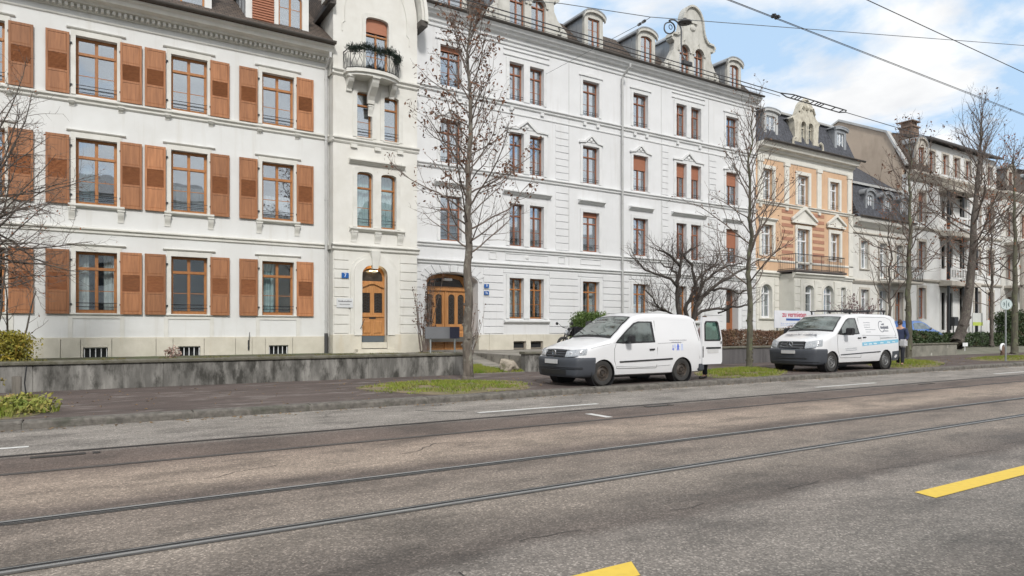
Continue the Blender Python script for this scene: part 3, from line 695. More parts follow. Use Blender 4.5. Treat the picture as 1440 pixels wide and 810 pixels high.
# spreading pollarded tree behind the nearer van
t = thing('pollarded_tree', 'low spreading pruned bare tree with thick dark limbs behind the nearer white van', 'tree', (20.8,20.8,.64))
tb = MB(); cb = MB(); lp = []; rp = random.Random(8)
def cp(x, y): return 860+x/4.263, 290+y/4.263
LIMBS = [([(402,900),(402,640),(392,560),(395,480),(403,420),(412,350),(418,300),(455,275),(505,248)],.17,.05,0),([(408,360),(385,330),(340,290),(290,265),(275,268)],.09,.05,-.6),
 ([(393,480),(370,450),(330,428),(260,405),(205,385),(175,345),(150,330)],.10,.03,-.9),([(398,400),(360,370),(315,362),(280,335)],.07,.03,.8),
 ([(470,900),(465,700),(440,620),(470,560),(505,505),(495,430),(480,350),(440,315),(400,280)],.16,.05,.4),([(480,900),(475,700),(500,640),(525,575),(570,525),(610,490),(670,445),(730,410),(790,378),(822,372)],.19,.06,-.5),
 ([(515,600),(545,480),(590,430),(640,385),(700,355),(760,345),(790,348)],.10,.04,.7),([(590,500),(650,492),(710,500),(740,515),(775,522),(808,505)],.09,.04,-1.0),
 ([(470,690),(540,628),(600,618),(680,618),(750,605),(800,592),(850,592)],.11,.04,-1.2),([(640,640),(690,622),(740,600)],.06,.04,-1.0),
 ([(532,480),(540,420),(560,385),(605,365),(640,310),(640,295)],.08,.035,.9),([(420,720),(370,655),(335,632),(290,612),(262,580),(215,520),(190,500)],.08,.03,-.7),([(340,632),(280,620),(225,625)],.06,.03,-.7),([(505,505),(510,450),(540,400),(540,350)],.08,.04,.2)]
for pts, r0, r1, dy in LIMBS:
    k = len(pts); P = []
    for i, (x, y) in enumerate(pts):
        p = at(*cp(x, y), 20.8+dy*i/(k-1)); p.x += rp.gauss(0,.02); P.append(p)
    P[0].z = max(P[0].z, .55)
    # refine
    Q = [P[0]]
    for i in range(1, k):
        Q.append(P[i-1].lerp(P[i], .5)+Vector((rp.gauss(0,.03), rp.gauss(0,.03), rp.gauss(0,.03)))); Q.append(P[i])
    rad = [.66*(r0+(r1-r0)*i/(len(Q)-1))*rp.uniform(.9,1.15) for i in range(len(Q))]
    tb.tube(Q, rad, 8)
    ch = [(Q[i], ((Q[min(i+1,len(Q)-1)]-Q[max(i-1,0)]).normalized()+Vector((0,0,.8))).normalized(), .03) for i in range(len(Q))]
    twigs(cb, ch, rp, 7, 1.35, R(46), .3, lp, 2, .14, .005, .2)
tb.build('trunk', barkmat('bark_black', (.085,.073,.065), (.05,.043,.038), (.13,.12,.10)), t, smooth=True); cb.build('crown', M('twig_dark', (.10,.078,.068), (.07,.055,.048), scale=3, rough=.9), t, recalc=False, weld=False)
# shrubs by the arched door
DRYC = M('shrub_stem_pale', (.22,.18,.155), (.14,.11,.095), scale=4, rough=.9)
st = [(rr.uniform(-.55,.75), rr.uniform(-.3,.3), 3.2, rr.uniform(1.7,2.9)) for _ in range(17)]
multistem(9.85, 21.3, .64, st, 'tall leafless shrub with brownish twigs left of the arched double door', 5, .022, DRYC, DRYC, 3.2, .42, .55, DRY, name='bare_shrub', sides=4, cat='shrub', lsize=.04, wob=.05, ang=35)
st = [(rr.uniform(-.2,.9), rr.uniform(-.3,.3), 2.6, rr.uniform(1.3,2.2)) for _ in range(9)]
multistem(11.75, 21.6, .5, st, 'sparse leafless shrub right of the arched double door, behind the tree trunk', 6, .016, DRYC, DRYC, 2.6, .36, .35, DRY, name='bare_shrub', sides=4, cat='shrub', lsize=.035, wob=.06, ang=35)
st = [(rr.uniform(-2.6,2.6), rr.uniform(-.6,.6), 3, rr.uniform(1.9,3.0)) for _ in range(42)]
PURP = M('purple_twig', (.19,.11,.11), (.12,.07,.072), scale=4, rough=.9)
multistem(35.6, 21.0, .64, st, 'dense purple-brown leafless shrub behind the farther van', 7, .022, PURP, PURP, 3.2, .6, .5, M('purple_leaf',(.20,.10,.10),(.12,.06,.065),scale=5), name='bare_shrub', sides=4, cat='shrub', lsize=.05, minr=.007)
st = [(rr.uniform(-.5,.5), rr.uniform(-.2,.2), 1.6, rr.uniform(.3,.55)) for _ in range(14)]
multistem(1.9, 19.6, .64, st, 'small pinkish dry shrub behind the wall in front of the plinth', 9, .008, DRYC, DRYC, 7, .16, .9, M('pink_dry_leaf',(.42,.30,.24),(.30,.20,.17),scale=7), name='dry_shrub', sides=3, cat='shrub', lsize=.035)
# hedges and evergreen bushes: many small leaves through a volume
def bush(label, name, cat, boxes, n, size, mat, seed, stemm=BARKD, stuff=None, group=None):
    """boxes: (cx,cy,cz,rx,ry,rz) lumps"""
    r_ = random.Random(seed); z0 = min(b[2]-b[5] for b in boxes); t = thing(name, label, cat, (boxes[0][0], boxes[0][1], z0), group)
    mb = MB(); st_ = MB(); tot = sum(b[3]*b[4]*b[5] for b in boxes)
    for (cx,cy,cz,rx,ry,rz) in boxes:
        for i in range(int(n*rx*ry*rz/tot)):
            while 1:
                q = Vector((r_.uniform(-1,1), r_.uniform(-1,1), r_.uniform(-1,1)))
                m = (abs(q.x)**4+abs(q.y)**4+abs(q.z)**4)**.25
                if m < 1: break
            k = (.72+.3*r_.random())/max(m,.2) if r_.random() < .75 else 1
            k *= 1+.09*math.sin(q.x*9+seed)+.07*math.sin(q.y*7+q.z*8)
            c = Vector((cx+q.x*k*rx, cy+q.y*k*ry, cz+q.z*k*rz+r_.gauss(0,.02)))
            if c.z < z0: continue
            s = size*r_.uniform(.6,1.3); u = Vector((r_.gauss(0,1),r_.gauss(0,1),r_.gauss(0,1)+.3)).normalized()*s; v = u.cross(Vector((r_.gauss(0,1),r_.gauss(0,1),r_.gauss(0,1)))).normalized()*s*.55
            mb.add([c-u, c+v, c+u, c-v], [(0,1,2,3)])
        for i in range(int(3+rx*ry*16)):
            x, y = cx+r_.uniform(-.7,.7)*rx, cy+r_.uniform(-.7,.7)*ry
            st_.tube([(x,y,z0),(x+r_.uniform(-.1,.1),y+r_.uniform(-.1,.1),cz),(x+r_.uniform(-.25,.25),y+r_.uniform(-.2,.2),cz+rz*.85)], [.012,.009,.004], 3, cap=False)
    st_.build('stems', stemm, t, recalc=False, weld=False); mb.build('leaves', mat, t, recalc=False, weld=False)
    return t
YEL = M('yellow_green_leaf', (.34,.27,.03), (.13,.15,.025), scale=5, rough=.75, dirt=(.38,.20,.03), dscale=4, dstretch=(1,1,1), dlo=.55, dhi=.66)
BEECH = M('brown_hedge_leaf', (.22,.12,.075), (.11,.065,.045), scale=4, rough=.9, dirt=(.15,.13,.05), dscale=1.2, dstretch=(1,1,1), dlo=.5, dhi=.65)
EVER = M('evergreen_leaf', (.05,.085,.022), (.025,.045,.018), scale=3, rough=.6, dirt=(.10,.055,.035), dscale=1.3, dstretch=(1,1,1), dlo=.56, dhi=.66)
BOX_ = M('boxwood_leaf', (.11,.17,.03), (.05,.09,.02), scale=4, rough=.6)
bush('clipped yellow-green hedge at the left edge behind the wall', 'hedge', 'hedge', [(-2.6,19.5,1.06,1.5,.5,.40)], 16000, .035, YEL, 2)
bush('low brown hedge on the dark grey wall between the vans', 'hedge', 'hedge', [(24.6,19.2,1.08,5.2,.45,.40),(28.9,19.3,1.2,1.6,.45,.52)], 42000, .035, BEECH, 3)
bush('dark green and bronze evergreen bush on the patched stone wall', 'evergreen_bush', 'bush', [(35.9,19.1,1.04,1.6,.6,.44),(38.2,19.1,1.0,1.5,.6,.40),(40.0,19.2,.92,.9,.5,.3)], 30000, .05, EVER, 4)
bush('bright green boxwood bush behind the bonnet of the nearer van', 'boxwood_bush', 'bush', [(18.4,22.8,1.45,.85,.6,.78)], 15000, .04, BOX_, 5)
bush('low clump of leafy green and yellow weeds round the leaning stake', 'weed_clump', 'weeds', [(-1.75,14.1,.22,1.25,.75,.16),(-2.4,14.5,.35,.7,.5,.28)], 5200, .045, M('weed_leaf_green', (.17,.23,.04), (.30,.27,.06), scale=4, rough=.8, dirt=(.33,.22,.10), dscale=3, dstretch=(1,1,1), dlo=.52, dhi=.66), 15)
bush('dark ivy ground hedge at the foot of the far houses', 'hedge', 'hedge', [(51.5,22.3,.85,5.5,.7,.45),(62,22,1.2,5,.7,.9)], 26000, .06, EVER, 6)
bush('overgrown dark shrub mass at the right edge by the porch', 'evergreen_bush', 'bush', [(58.5,22.6,1.7,1.5,.8,1.2)], 9000, .07, EVER, 7)
# boulder
r_ = random.Random(2); bm = bmesh.new(); bmesh.ops.create_icosphere(bm, subdivisions=4, radius=1)
from mathutils import noise
for v in bm.verts:
    n = noise.noise(v.co*1.1+Vector((3,1,7)))*.45+noise.noise(v.co*3)*.14+noise.noise(v.co*8)*.04
    v.co *= (1+n)
    for pn, dd in ((Vector((.5,-.7,.5)).normalized(),.78),(Vector((-.8,-.4,.4)).normalized(),.74),(Vector((.9,.1,.3)).normalized(),.8),(Vector((0,-.3,.95)).normalized(),.72)):
        k = v.co.dot(pn)-dd
        if k > 0: v.co -= pn*k*.85
    v.co.x *= .33; v.co.y *= .27; v.co.z *= .26
me = bpy.data.meshes.new('boulder'); bm.to_mesh(me); bm.free(); me.materials.append(M('boulder_stone', (.40,.35,.28), (.22,.19,.155), scale=4, rough=.9, bump=.9, bscale=20, dirt=(.12,.11,.07), dscale=4, dstretch=(1,1,1), dlo=.52, dhi=.66))
o = place('boulder', me, None, (11.72,18.75,.30)); tag(o, 'pale brown boulder lying at the pavement edge near the bare tree', 'boulder')
verge_ = MB(); gr = random.Random(9)
for i in range(5200):
    x = gr.uniform(10.2,12.2); y = gr.uniform(18.45,20.2)
    if x > 11.5+.15*math.sin(y*5) and y > 18.9: continue
    z = .13+(y-18.42)*.09; b = gr.random()*6.28; h = gr.uniform(.04,.11)
    verge_.add([(x-.009*math.cos(b),y-.009*math.sin(b),z),(x+.009*math.cos(b),y+.009*math.sin(b),z),(x+gr.uniform(-.05,.05),y+gr.uniform(-.04,.04),z+h)], [(0,1,2)])
o = verge_.build('grass', GRASS, None, recalc=False, weld=False); tag(o, 'patch of grass beside the boulder at the forecourt', 'grass', kind='stuff')
struct('verge', MB().add([(10.18,18.44,.138),(11.6,18.44,.138),(11.5,20.2,.30),(10.18,20.2,.30)], [(0,1,2,3)]), VERGE, recalc=False)
# weeds on the coping
wd = MB(); wr = random.Random(12)
for i in range(2200):
    x = wr.uniform(-6,9.8); y = 18.42+wr.uniform(.0,.34); 
    if noise.noise(Vector((x*1.3,0,0))) < -.05: continue
    z = .795; b = wr.random()*6.28; wd.add([(x-.008,y,z),(x+.008,y+.004,z),(x+wr.uniform(-.03,.03),y+wr.uniform(-.03,.03),z+wr.uniform(.015,.06))], [(0,1,2)])
o = wd.build('moss', M('moss_dry', (.11,.115,.03), (.17,.14,.06), scale=5, rough=.95), None, recalc=False, weld=False); tag(o, 'moss and short weeds growing on the wall coping', 'moss', kind='stuff')
# ------------------------------------------------------------------ building helpers
def shell(par, x0, x1, y, ztop, zb=.4, depth=11, wall=None, floors=()):
    mb = MB(); mb.box(x0, x0+.3, y+.36, y+depth, zb, ztop); mb.box(x1-.3, x1, y+.36, y+depth, zb, ztop); mb.box(x0+.3, x1-.3, y+depth-.3, y+depth, zb, ztop)
    mb.build('side_wall', wall, par)
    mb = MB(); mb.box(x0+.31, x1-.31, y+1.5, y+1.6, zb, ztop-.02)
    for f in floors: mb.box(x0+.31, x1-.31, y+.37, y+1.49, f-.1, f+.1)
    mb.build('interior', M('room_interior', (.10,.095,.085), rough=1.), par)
def cornice(par, x0, x1, y, prof, mat, name='string_course', bevel=.004):
    """prof = [(how far proud, z)...] upward; closes into the wall"""
    pts = [(y+.02, prof[0][1])]+[(y-p, z) for p, z in prof]+[(y+.02, prof[-1][1])]
    return MB().profx(pts, x0, x1).build(name, mat, par, bevel=0)
def rustic(par, ivs, y, z0, z1, pitch, mat, proud=.035, name='rusticated_stone', gap=.026):
    n = max(1, round((z1-z0)/pitch)); p = (z1-z0)/n
    for (xa, xb) in ivs:
        mb = MB()
        for i in range(n):
            za, zb = z0+i*p+gap/2, z0+(i+1)*p-gap/2
            mb.ext([(xa,y+.01,za),(xb,y+.01,za),(xb,y+.01,zb),(xa,y+.01,zb)], [(xa+.012,y-proud,za+.012),(xb-.012,y-proud,za+.012),(xb-.012,y-proud,zb-.012),(xa+.012,y-proud,zb-.012)])
        mb.build(name, mat, par)
def facade(par, x0, x1, y, z0, z1, holes, mat, outline=None, th=.36, name='wall'):
    return MB().plate(outline or rect(x0,x1,z0,z1), holes, y, y+th).build(name, mat, par, weld=False)
def downpipe(par, x, y, z0, z1, mat, zdark=1.35, off=.9):
    mb = MB(); mb.tube([(x,y,zdark),(x,y,z1-.45),(x,y-.03,z1-.3),(x,y-off,z1-.02),(x,y-off,z1+.12)], .055, 8)
    for i in range(5): z = zdark+.5+i*(z1-zdark-1.2)/4; mb.tube([(x,y,z-.02),(x,y,z+.02)], .068, 8)
    o = mb.build('downpipe', mat, par, auto=40)
    MB().tube([(x,y,z0),(x,y,zdark+.03)], .07, 8).build('drain_pipe', M('pipe_dark', (.05,.05,.052), rough=.6), par, auto=40)
def gutter(par, x0, x1, y, z, mat=None, r=.09):
    pts = [(y+r*math.cos(math.pi+math.pi*i/8), z+r*math.sin(math.pi+math.pi*i/8)) for i in range(9)]
    MB().profx(pts+[(y+r*.8,z+.02),(y-r*.8,z+.02)], x0, x1).build('gutter', mat or GUT, par)
def console(mb, x, y, z0, z1, w=.17, d=.16):
    """scrolled bracket"""
    pts = [(y,z1),(y-d,z1),(y-d,z1-.06)]
    h = z1-z0
    for i in range(7): t = i/6; pts.append((y-d*(.95-.75*t**.8+.12*math.sin(t*6)), z1-.06-(h-.06)*t))
    pts.append((y,z0)); mb.profx(pts, x-w/2, x+w/2)
    mb.box(x-w/2-.02, x+w/2+.02, y-d-.015, y, z1-.045, z1-.002)
def dormer(par, x0, x1, y, z0, z1, back, wins, face, roof, side, rise=.28, wmat=None, label=None, eave=.12, kind='double', slope=.0):
    """arched-roof dormer with cheeks; wins = [(x, z, w, h, rise)]"""
    w = x1-x0
    mb = MB(); out = arch(x0, x1, z0, z1, rise, n=12)
    mb.plate(out, [arch(a, a+b, c, c+h, r) for a, c, b, h, r in wins], y, y+.18)
    d = mb.build('dormer', face, par, weld=False)
    if label: d['label'] = label
    zs = z1-rise
    sb = MB(); sb.box(x0+.01, x0+.08, y+.18, back, z0, zs); sb.box(x1-.08, x1-.01, y+.18, back, z0, zs)
    for yy in [y+.5+.55*i for i in range(int((back-y-.4)/.55))]: sb.box(x0-.012, x0+.02, yy, yy+.03, z0, zs); sb.box(x1-.02, x1+.012, yy, yy+.03, z0, zs)
    sb.build('cheek', side, d)
    c = (x0+x1)/2; h = w/2+eave; o_, i_ = [], []
    for i in range(13):
        t = math.pi*i/12; o_.append((c+h*math.cos(t), zs-.03+(rise+.09)*math.sin(t))); i_.append((c+(h-.03)*math.cos(t), zs-.09+(rise+.09)*math.sin(t)))
    MB().prism(o_+i_[::-1], y-.14, back+.1).build('roof', roof, d)
    MB().prism(o_+[(p[0]*.985+c*.015, p[1]-.13) for p in i_[::-1]], y-.12, y+.0).build('moulding', face, d)
    for a, cz, b, hh, r in wins:
        window(par, a, cz, b, hh, y, kind=kind, rise=r, mat=wmat or WOODR, depth=.08, sur=None, rail=0, fr=.06)
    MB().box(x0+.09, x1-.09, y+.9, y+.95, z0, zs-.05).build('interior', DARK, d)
    return d
LP = [0]
def gl(z): return GLASSL if z < 5 else GLASS
rw = random.Random(77)

# ================================================================== shuttered house (left)
Y1 = 25.0
B1 = thing('shuttered_house', 'off-white house with wooden louvred shutters and a brown tiled roof at the left', 'apartment building', (0,Y1,.64))
cols = [-8.6,-5.9,-3.15,-.27,2.39,5.29]; rows = [(2.03,1.93),(5.43,2.07),(8.84,1.84)]
holes = [rect(x,x+1.12,z,z+h) for x in cols for z,h in rows]
bwx = [(-5.6,.66),(-2.9,.66),(-.07,.66),(2.6,.68),(5.52,.67)]
bh = [rect(x,x+w_,.66,.95) for x,w_ in bwx]
facade(B1, -9.5, 7.68, Y1, 1.26, 11.6, holes, PL_B1)
shell(B1, -9.5, 7.68, Y1, 11.6, wall=PL_B1, floors=(1.15,4.75,8.3,11.4))
# plinth in slabs
mb = MB(); xs = sorted([-9.5,-7.1,-5.7,-4.9,-3.0,-2.2,-1.35,-.66,-.14,.7,1.95,2.45,3.4,4.4,4.95,5.4,6.35,7.64])
for a, b in zip(xs, xs[1:]):
    hs = [(max(x,a), min(x+w_,b)) for x,w_ in bwx if x < b and x+w_ > a]
    if hs and hs[0][0] > a and hs[0][1] < b: mb.plate(rect(a+.006,b-.006,.64,1.25), [rect(hs[0][0],hs[0][1],.66,.95)] if False else [], Y1-.05, Y1+.3) if False else (mb.box(a+.006,hs[0][0],Y1-.05,Y1+.3,.60,1.25), mb.box(hs[0][1],b-.006,Y1-.05,Y1+.3,.60,1.25), mb.box(hs[0][0],hs[0][1],Y1-.05,Y1+.3,.95,1.25))
    else: mb.box(a+.006, b-.006, Y1-.05, Y1+.3, .60, 1.25)
mb.build('plinth', PLINTH, B1, bevel=.004)
MB().box(-9.5,7.66,Y1-.03,Y1+.3,1.2,1.262).build('plinth_course', PLINTH, B1)
for x, w_ in bwx:
    f = MB(); 
    for i in range(5): f.box(x+.02+i*(w_-.06)/4, x+.045+i*(w_-.06)/4, Y1+.03, Y1+.06, .62, .95)
    f.box(x,x+w_,Y1+.03,Y1+.06,.925,.95); o = f.build('basement_window', WHITEP, B1); MB().box(x-.01,x+w_+.01,Y1+.18,Y1+.2,.6,.96).build('pane', M('dark_glass',(.03,.032,.035),rough=.25), o)
def shutter_meshes(w_, h):
    s = .062; mb = MB()
    mb.box(0,s,0,.045,0,h); mb.box(w_-s,w_,0,.045,0,h)
    for a, b in ((0,.09),(h*.335,h*.335+.065),(h*.635,h*.635+.065),(h-.08,h)): mb.box(s,w_-s,.002,.043,a,b)
    for a, b in ((.09,h*.335),(h*.635+.065,h-.08)):
        mb.box(s,w_-s,.018,.034,a,b)
        for k in (1/3,2/3): mb.box(s+(w_-2*s)*k-.004,s+(w_-2*s)*k+.004,.014,.02,a,b)
        mb.ext([(s+.0,.017,a+.0),(w_-s,.017,a),(w_-s,.017,b),(s,.017,b)], [(s+.03,.010,a+.03),(w_-s-.03,.010,a+.03),(w_-s-.03,.010,b-.03),(s+.03,.010,b-.03)])
    lv = MB(); z = h*.335+.07
    while z < h*.635-.01:
        lv.add([(s,.003,z),(w_-s,.003,z),(w_-s,.034,z+.036),(s,.034,z+.036),(s,.010,z-.006),(w_-s,.010,z-.006),(w_-s,.042,z+.03),(s,.042,z+.03)],[(0,1,2,3),(4,7,6,5),(0,4,5,1),(3,2,6,7),(0,3,7,4),(1,5,6,2)]); z += .036
    lv.box(s,w_-s,.036,.043,h*.335+.06,h*.64)
    return mb.mesh('shutter', SHUT, bevel=.003), lv.mesh('louvre', LOUV)
for ci, x in enumerate(cols):
    for ri, (z, h) in enumerate(rows):
        cu = [('sides','t'),('left','t'),('full','w'),('half','w'),('left','w'),('half','w'),('sides','w'),('right','w'),None][(ci*2+ri*4) % 9]
        if ri == 2: cu = [('full','w'), None, None][ci % 3] if ci == 1 else None
        wd_ = window(B1, x, z, 1.12, h, Y1, 'cross', mat=WOOD, glass=GLASSL if ri == 0 else GLASS, sur=(.12,.16,.035), surmat=TRIM, fr=.085, curtain=cu, sill=(.2,.11,.13) if ri == 1 else ((.16,.07,.08) if ri == 0 else None))
        me, lv = cached(('shut', h), lambda: shutter_meshes(.61, h+.06))
        for sx_ in (x-.77, x+1.20):
            ang = rw.uniform(-.02,.02)
            s = place('shutter', me, B1, (sx_, Y1-.085-abs(ang)*.3, z-.03)); s.rotation_euler.z = ang*.6
            place('louvre', lv, s, (sx_, Y1-.085-abs(ang)*.3, z-.03))
        # lintel moulding, hinges, brackets
        mb = MB(); mb.profx([(Y1+.0,z+h+.17),(Y1-.05,z+h+.19),(Y1-.075,z+h+.225),(Y1,z+h+.24)], x-.24, x+1.36)
        mb.build('lintel', TRIM, B1)
        hm = MB()
        for hx in (x-.12, x+1.21):
            for hz in (z+.25, z+h-.3): hm.box(hx-.03,hx+.03,Y1-.07,Y1-.03,hz,hz+.05)
        hm.build('shutter_hinge', IRON, B1)
        if ri > 0:
            mb = MB()
            for bx in (x-.1, x+1.22): console(mb, bx, Y1, z-(.50 if ri == 1 else .38), z-(.11 if ri == 1 else .2), .17 if ri == 1 else .14, .13)
            mb.build('bracket', TRIM, B1)
        else:
            mb = MB(); mb.box(x-.2,x-.08,Y1-.025,Y1+.02,1.26,z-.09); mb.box(x+1.2,x+1.32,Y1-.025,Y1+.02,1.26,z-.09); mb.box(x-.08,x+1.2,Y1-.025,Y1+.02,z-.17,z-.075)
            mb.build('apron', TRIM, B1)
cornice(B1, -9.5, 7.66, Y1, [(.01,4.52),(.05,4.55),(.05,4.62),(.11,4.66),(.11,4.70),(.0,4.73)], TRIM)
cornice(B1, -9.5, 7.66, Y1, [(.02,8.56),(.06,8.60),(.06,8.66),(.13,8.71),(.13,8.76),(.02,8.80)], TRIM)
cornice(B1, -9.5, 7.66, Y1, [(.01,11.2),(.04,11.23),(.05,11.27),(.0,11.29)], TRIM)
cornice(B1, -9.5, 7.70, Y1, [(.06,11.44),(.10,11.46),(.12,11.57),(.30,11.60),(.34,11.66),(.55,11.70),(.60,11.80),(.68,11.86),(.70,11.93),(.0,11.95)], TRIM, 'cornice')
mb = MB(); x = -9.4
while x < 7.55: mb.box(x, x+.085, Y1-.24, Y1-.10, 11.475, 11.585); x += .158
o = mb.build('dentils', TRIM, B1); o['kind'] = 'stuff'
gutter(B1, -9.5, 7.72, 24.22, 12.0)
roofp = [(24.2,11.97),(29.0,15.35),(36,11.5),(36,11.35),(29.0,15.2),(24.3,11.9)]
MB().profx(roofp, -9.5, 7.7).build('roof', TILE, B1)
downpipe(B1, 7.55, 24.87, .64, 11.5, ZINCL, off=.55)
dormer(B1, 1.75, 3.62, 24.85, 12.05, 14.6, 28.6, [(1.98,12.3,1.42,1.85,.2)], M('dormer_white',(.68,.68,.66),(.62,.62,.6)), ZINC, ZINC, rise=.3, wmat=WOOD)
dormer(B1, 4.72, 6.9, 24.85, 12.05, 14.25, 28.0, [(5.83,12.25,.84,1.45,.28)], M('dormer_white',(.68,.68,.66)), ZINC, ZINC, rise=.35, wmat=WOOD)
mb = MB()
for i in range(16): mb.profx([(24.80,12.32+i*.09),(24.77,12.33+i*.09),(24.80,12.40+i*.09)], 4.93, 5.66)
mb.box(4.93,5.66,24.80,24.86,12.3,13.8); mb.build('louvre_panel', BLIND, B1)
# wall hook on plinth
MB().tube([(4.83,24.9,1.05),(4.83,24.86,1.22),(4.85,24.86,1.42)], .012, 5).build('rod', IRON, B1)
MB().tube([(4.83,24.93,.8),(4.83,24.93,1.15)], .03, 6).build('lever', IRON, B1)

# ================================================================== narrow gabled house with balcony
YB = 24.5
GH = thing('gabled_house', 'narrow cream house with curved gable, flowered balcony and arched wooden front door', 'house', (9.4,YB,.64))
gout = [(7.7,1.32),(11.06,1.32),(11.06,13.5)]+[(9.38+1.68*math.cos(math.pi*i/16), 13.5+2.6*math.sin(math.pi*i/16)) for i in range(1,16)]+[(7.7,13.5)]
W = [(8.60,5.37,.63,2.10,.16),(9.55,5.37,.63,2.10,.16),(8.60,8.76,.60,1.72,.12),(9.68,8.76,.60,1.72,.12)]
dr_ = (8.77,.98,1.02,2.98)
hs = [arch(x,x+w_,z,z+h,r,power=3) for x,z,w_,h,r in W]+[arch(8.94,9.86,11.12,13.38,.2,power=3)]
gout2 = [(7.7,1.32),(8.77,1.32)]+arch(8.77,9.79,1.0,3.96,.42,power=2.4)[2:][::-1]+[(9.79,1.32),(11.06,1.32)]+gout[2:]
facade(GH, 0,0, YB, 0,0, hs, PL_BAY, outline=gout2, th=.36)
MB().box(7.7,8.0,YB+.36,35,.64,13.5).box(10.76,11.06,YB+.36,35,.64,13.5).box(8,10.76,34.7,35,.64,13.5).build('side_wall', PL_BAY, GH)
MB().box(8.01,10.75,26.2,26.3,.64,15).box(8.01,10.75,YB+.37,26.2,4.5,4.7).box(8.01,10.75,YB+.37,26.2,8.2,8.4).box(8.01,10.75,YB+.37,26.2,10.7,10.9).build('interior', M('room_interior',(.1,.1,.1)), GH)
mb = MB()
for a, b in ((7.7,8.768),(9.792,11.06)): mb.box(a-.0 if a > 8 else a-.03, b, YB-.06, YB+.36, .62, 1.33)
mb.build('plinth', PLINTH, GH, bevel=.006)
MB().profx([(YB-.03,1.33),(YB-.03,1.36),(YB+.02,1.36),(YB+.02,1.33)],7.69,8.5).build('plinth_course', TRIM, GH)
for i, (x, z, w_, h, r) in enumerate(W):
    window(GH, x, z, w_, h, YB, 'tee', rise=r, power=3, mat=WOOD, glass=GLASSL if i < 2 else GLASS, sur=(.16,.17,.03), surmat=TRIM, rail=1, curtain=('full','t') if i < 2 else None, sill=(.02,.06,.05))
window(GH, 8.94, 11.12, .92, 2.26, YB, 'cross', rise=.2, power=3, mat=WOOD, sur=(.14,.14,.03), surmat=TRIM, rail=0, blind=.24)
rustic(GH, [(7.72,8.28),(10.32,11.05)], YB, 1.36, 4.42, .34, PL_BAY)
# stepped door surround with keystone
for k, (bw, pr, mt) in enumerate(((.42,.045,TRIM),(.30,.10,PL_BAY),(.17,.06,TRIM))):
    MB_ = MB(); ou = arch(8.77-bw, 9.79+bw, .98, 3.96+bw*.9, .42+bw*.8, n=14, power=2.4)[2:]; inn = arch(8.774, 9.786, .98, 3.956, .42, n=14, power=2.4)[2:]
    MB_.plate([(8.77-bw,1.3)]+ou[::-1]+[(9.79+bw,1.3),(9.786,1.3)]+inn+[(8.774,1.3)], [], YB-pr, YB+.03+.001*k); MB_.build('door_surround', mt, GH, weld=False)
mb = MB(); mb.ext([(9.17,YB,3.82),(9.39,YB,3.82),(9.47,YB,4.5),(9.09,YB,4.5)], [(9.18,YB-.17,3.80),(9.38,YB-.17,3.80),(9.46,YB-.22,4.5),(9.10,YB-.22,4.5)]); mb.build('keystone', TRIM, GH, bevel=.01)
# arched door
d = MB(); x0, x1, yd = 8.775, 9.785, YB+.22; do = arch(x0, x1, 1.28, 3.95, .41, power=2.4)
d.plate(do, [rect(8.87,9.20,2.16,2.92), rect(9.36,9.69,2.16,2.92), arch(8.86,9.70,3.37,3.87,.34)], yd, yd+.06)
d.profx([(yd-.0,1.98),(yd-.05,2.0),(yd-.05,2.05),(yd,2.07)], x0+.05, x1-.05)
for a, b in ((8.89,9.22),(9.34,9.67)): d.ext([(a,yd,1.36),(b,yd,1.36),(b,yd,1.86),(a,yd,1.86)], [(a+.04,yd-.03,1.40),(b-.04,yd-.03,1.40),(b-.04,yd-.03,1.82),(a+.04,yd-.03,1.82)])
pts = [(x0+.03+(x1-x0-.06)*i/16) for i in range(17)]
d.prism([(p,3.12+.14*math.sin(math.pi*i/16)**2) for i, p in enumerate(pts)]+[(p,3.20+.16*math.sin(math.pi*i/16)**2) for i, p in reversed(list(enumerate(pts)))], yd-.07, yd+.01)
d = d.build('front_door', DOORW, GH, weld=False)
mb = MB().box(8.86,9.21,yd+.03,yd+.035,2.15,2.93).box(9.35,9.70,yd+.03,yd+.035,2.15,2.93).box(8.84,9.72,yd+.03,yd+.035,3.3,3.8); mb.build('door_pane', M('dark_door_glass',(.05,.04,.032),rough=.15,spec=.8), d)
mb = MB()
for xc in (9.035, 9.525):
    for i in range(7):
        z = 2.2+i*.11; mb.tube([(xc-.15,yd-.01,z),(xc-.05,yd-.015,z+.05),(xc+.05,yd-.015,z),(xc+.15,yd-.01,z+.05)], .008, 4)
    for q in (-.1,0,.1): mb.tube([(xc+q,yd-.012,2.16),(xc+q,yd-.012,2.92)], .007, 4)
mb.build('door_grille', IRON, d)
MB().box(9.16,9.42,yd-.02,yd,2.03-.1,2.10-.1).tube([(8.86,yd-.06,1.75),(8.86,yd-.06,1.93)],.014,6).build('letter_slot', IRON, d)
MB().box(8.81,9.75,yd-.02,yd+.1,1.04,1.27).build('kick_plate', M('kick_plate_grey',(.10,.12,.135),rough=.5), d)
MB().box(8.78,9.78,YB-.06,yd+.1,.80,1.03).box(8.5,10.06,YB-.42,YB-.05,.62,.78).box(8.3,10.25,YB-.75,YB-.4,.6,.68).build('steps', PLINTH, GH, bevel=.012)
MB().tube([(8.70,YB-.1,1.55),(8.70,YB-.22,1.62),(8.86,YB-.1,1.90)], .012, 5).build('handrail', IRON, GH)
MB().lathe((9.28,YB+.02,3.72),[(0,-.05),(.07,-.045),(.09,0),(.085,.03)],14).build('door_lamp', MATS.get('lamp') or (lambda: (lambda m: m)(None))() or M('lamp_shell',(.8,.75,.6),rough=.4), GH)
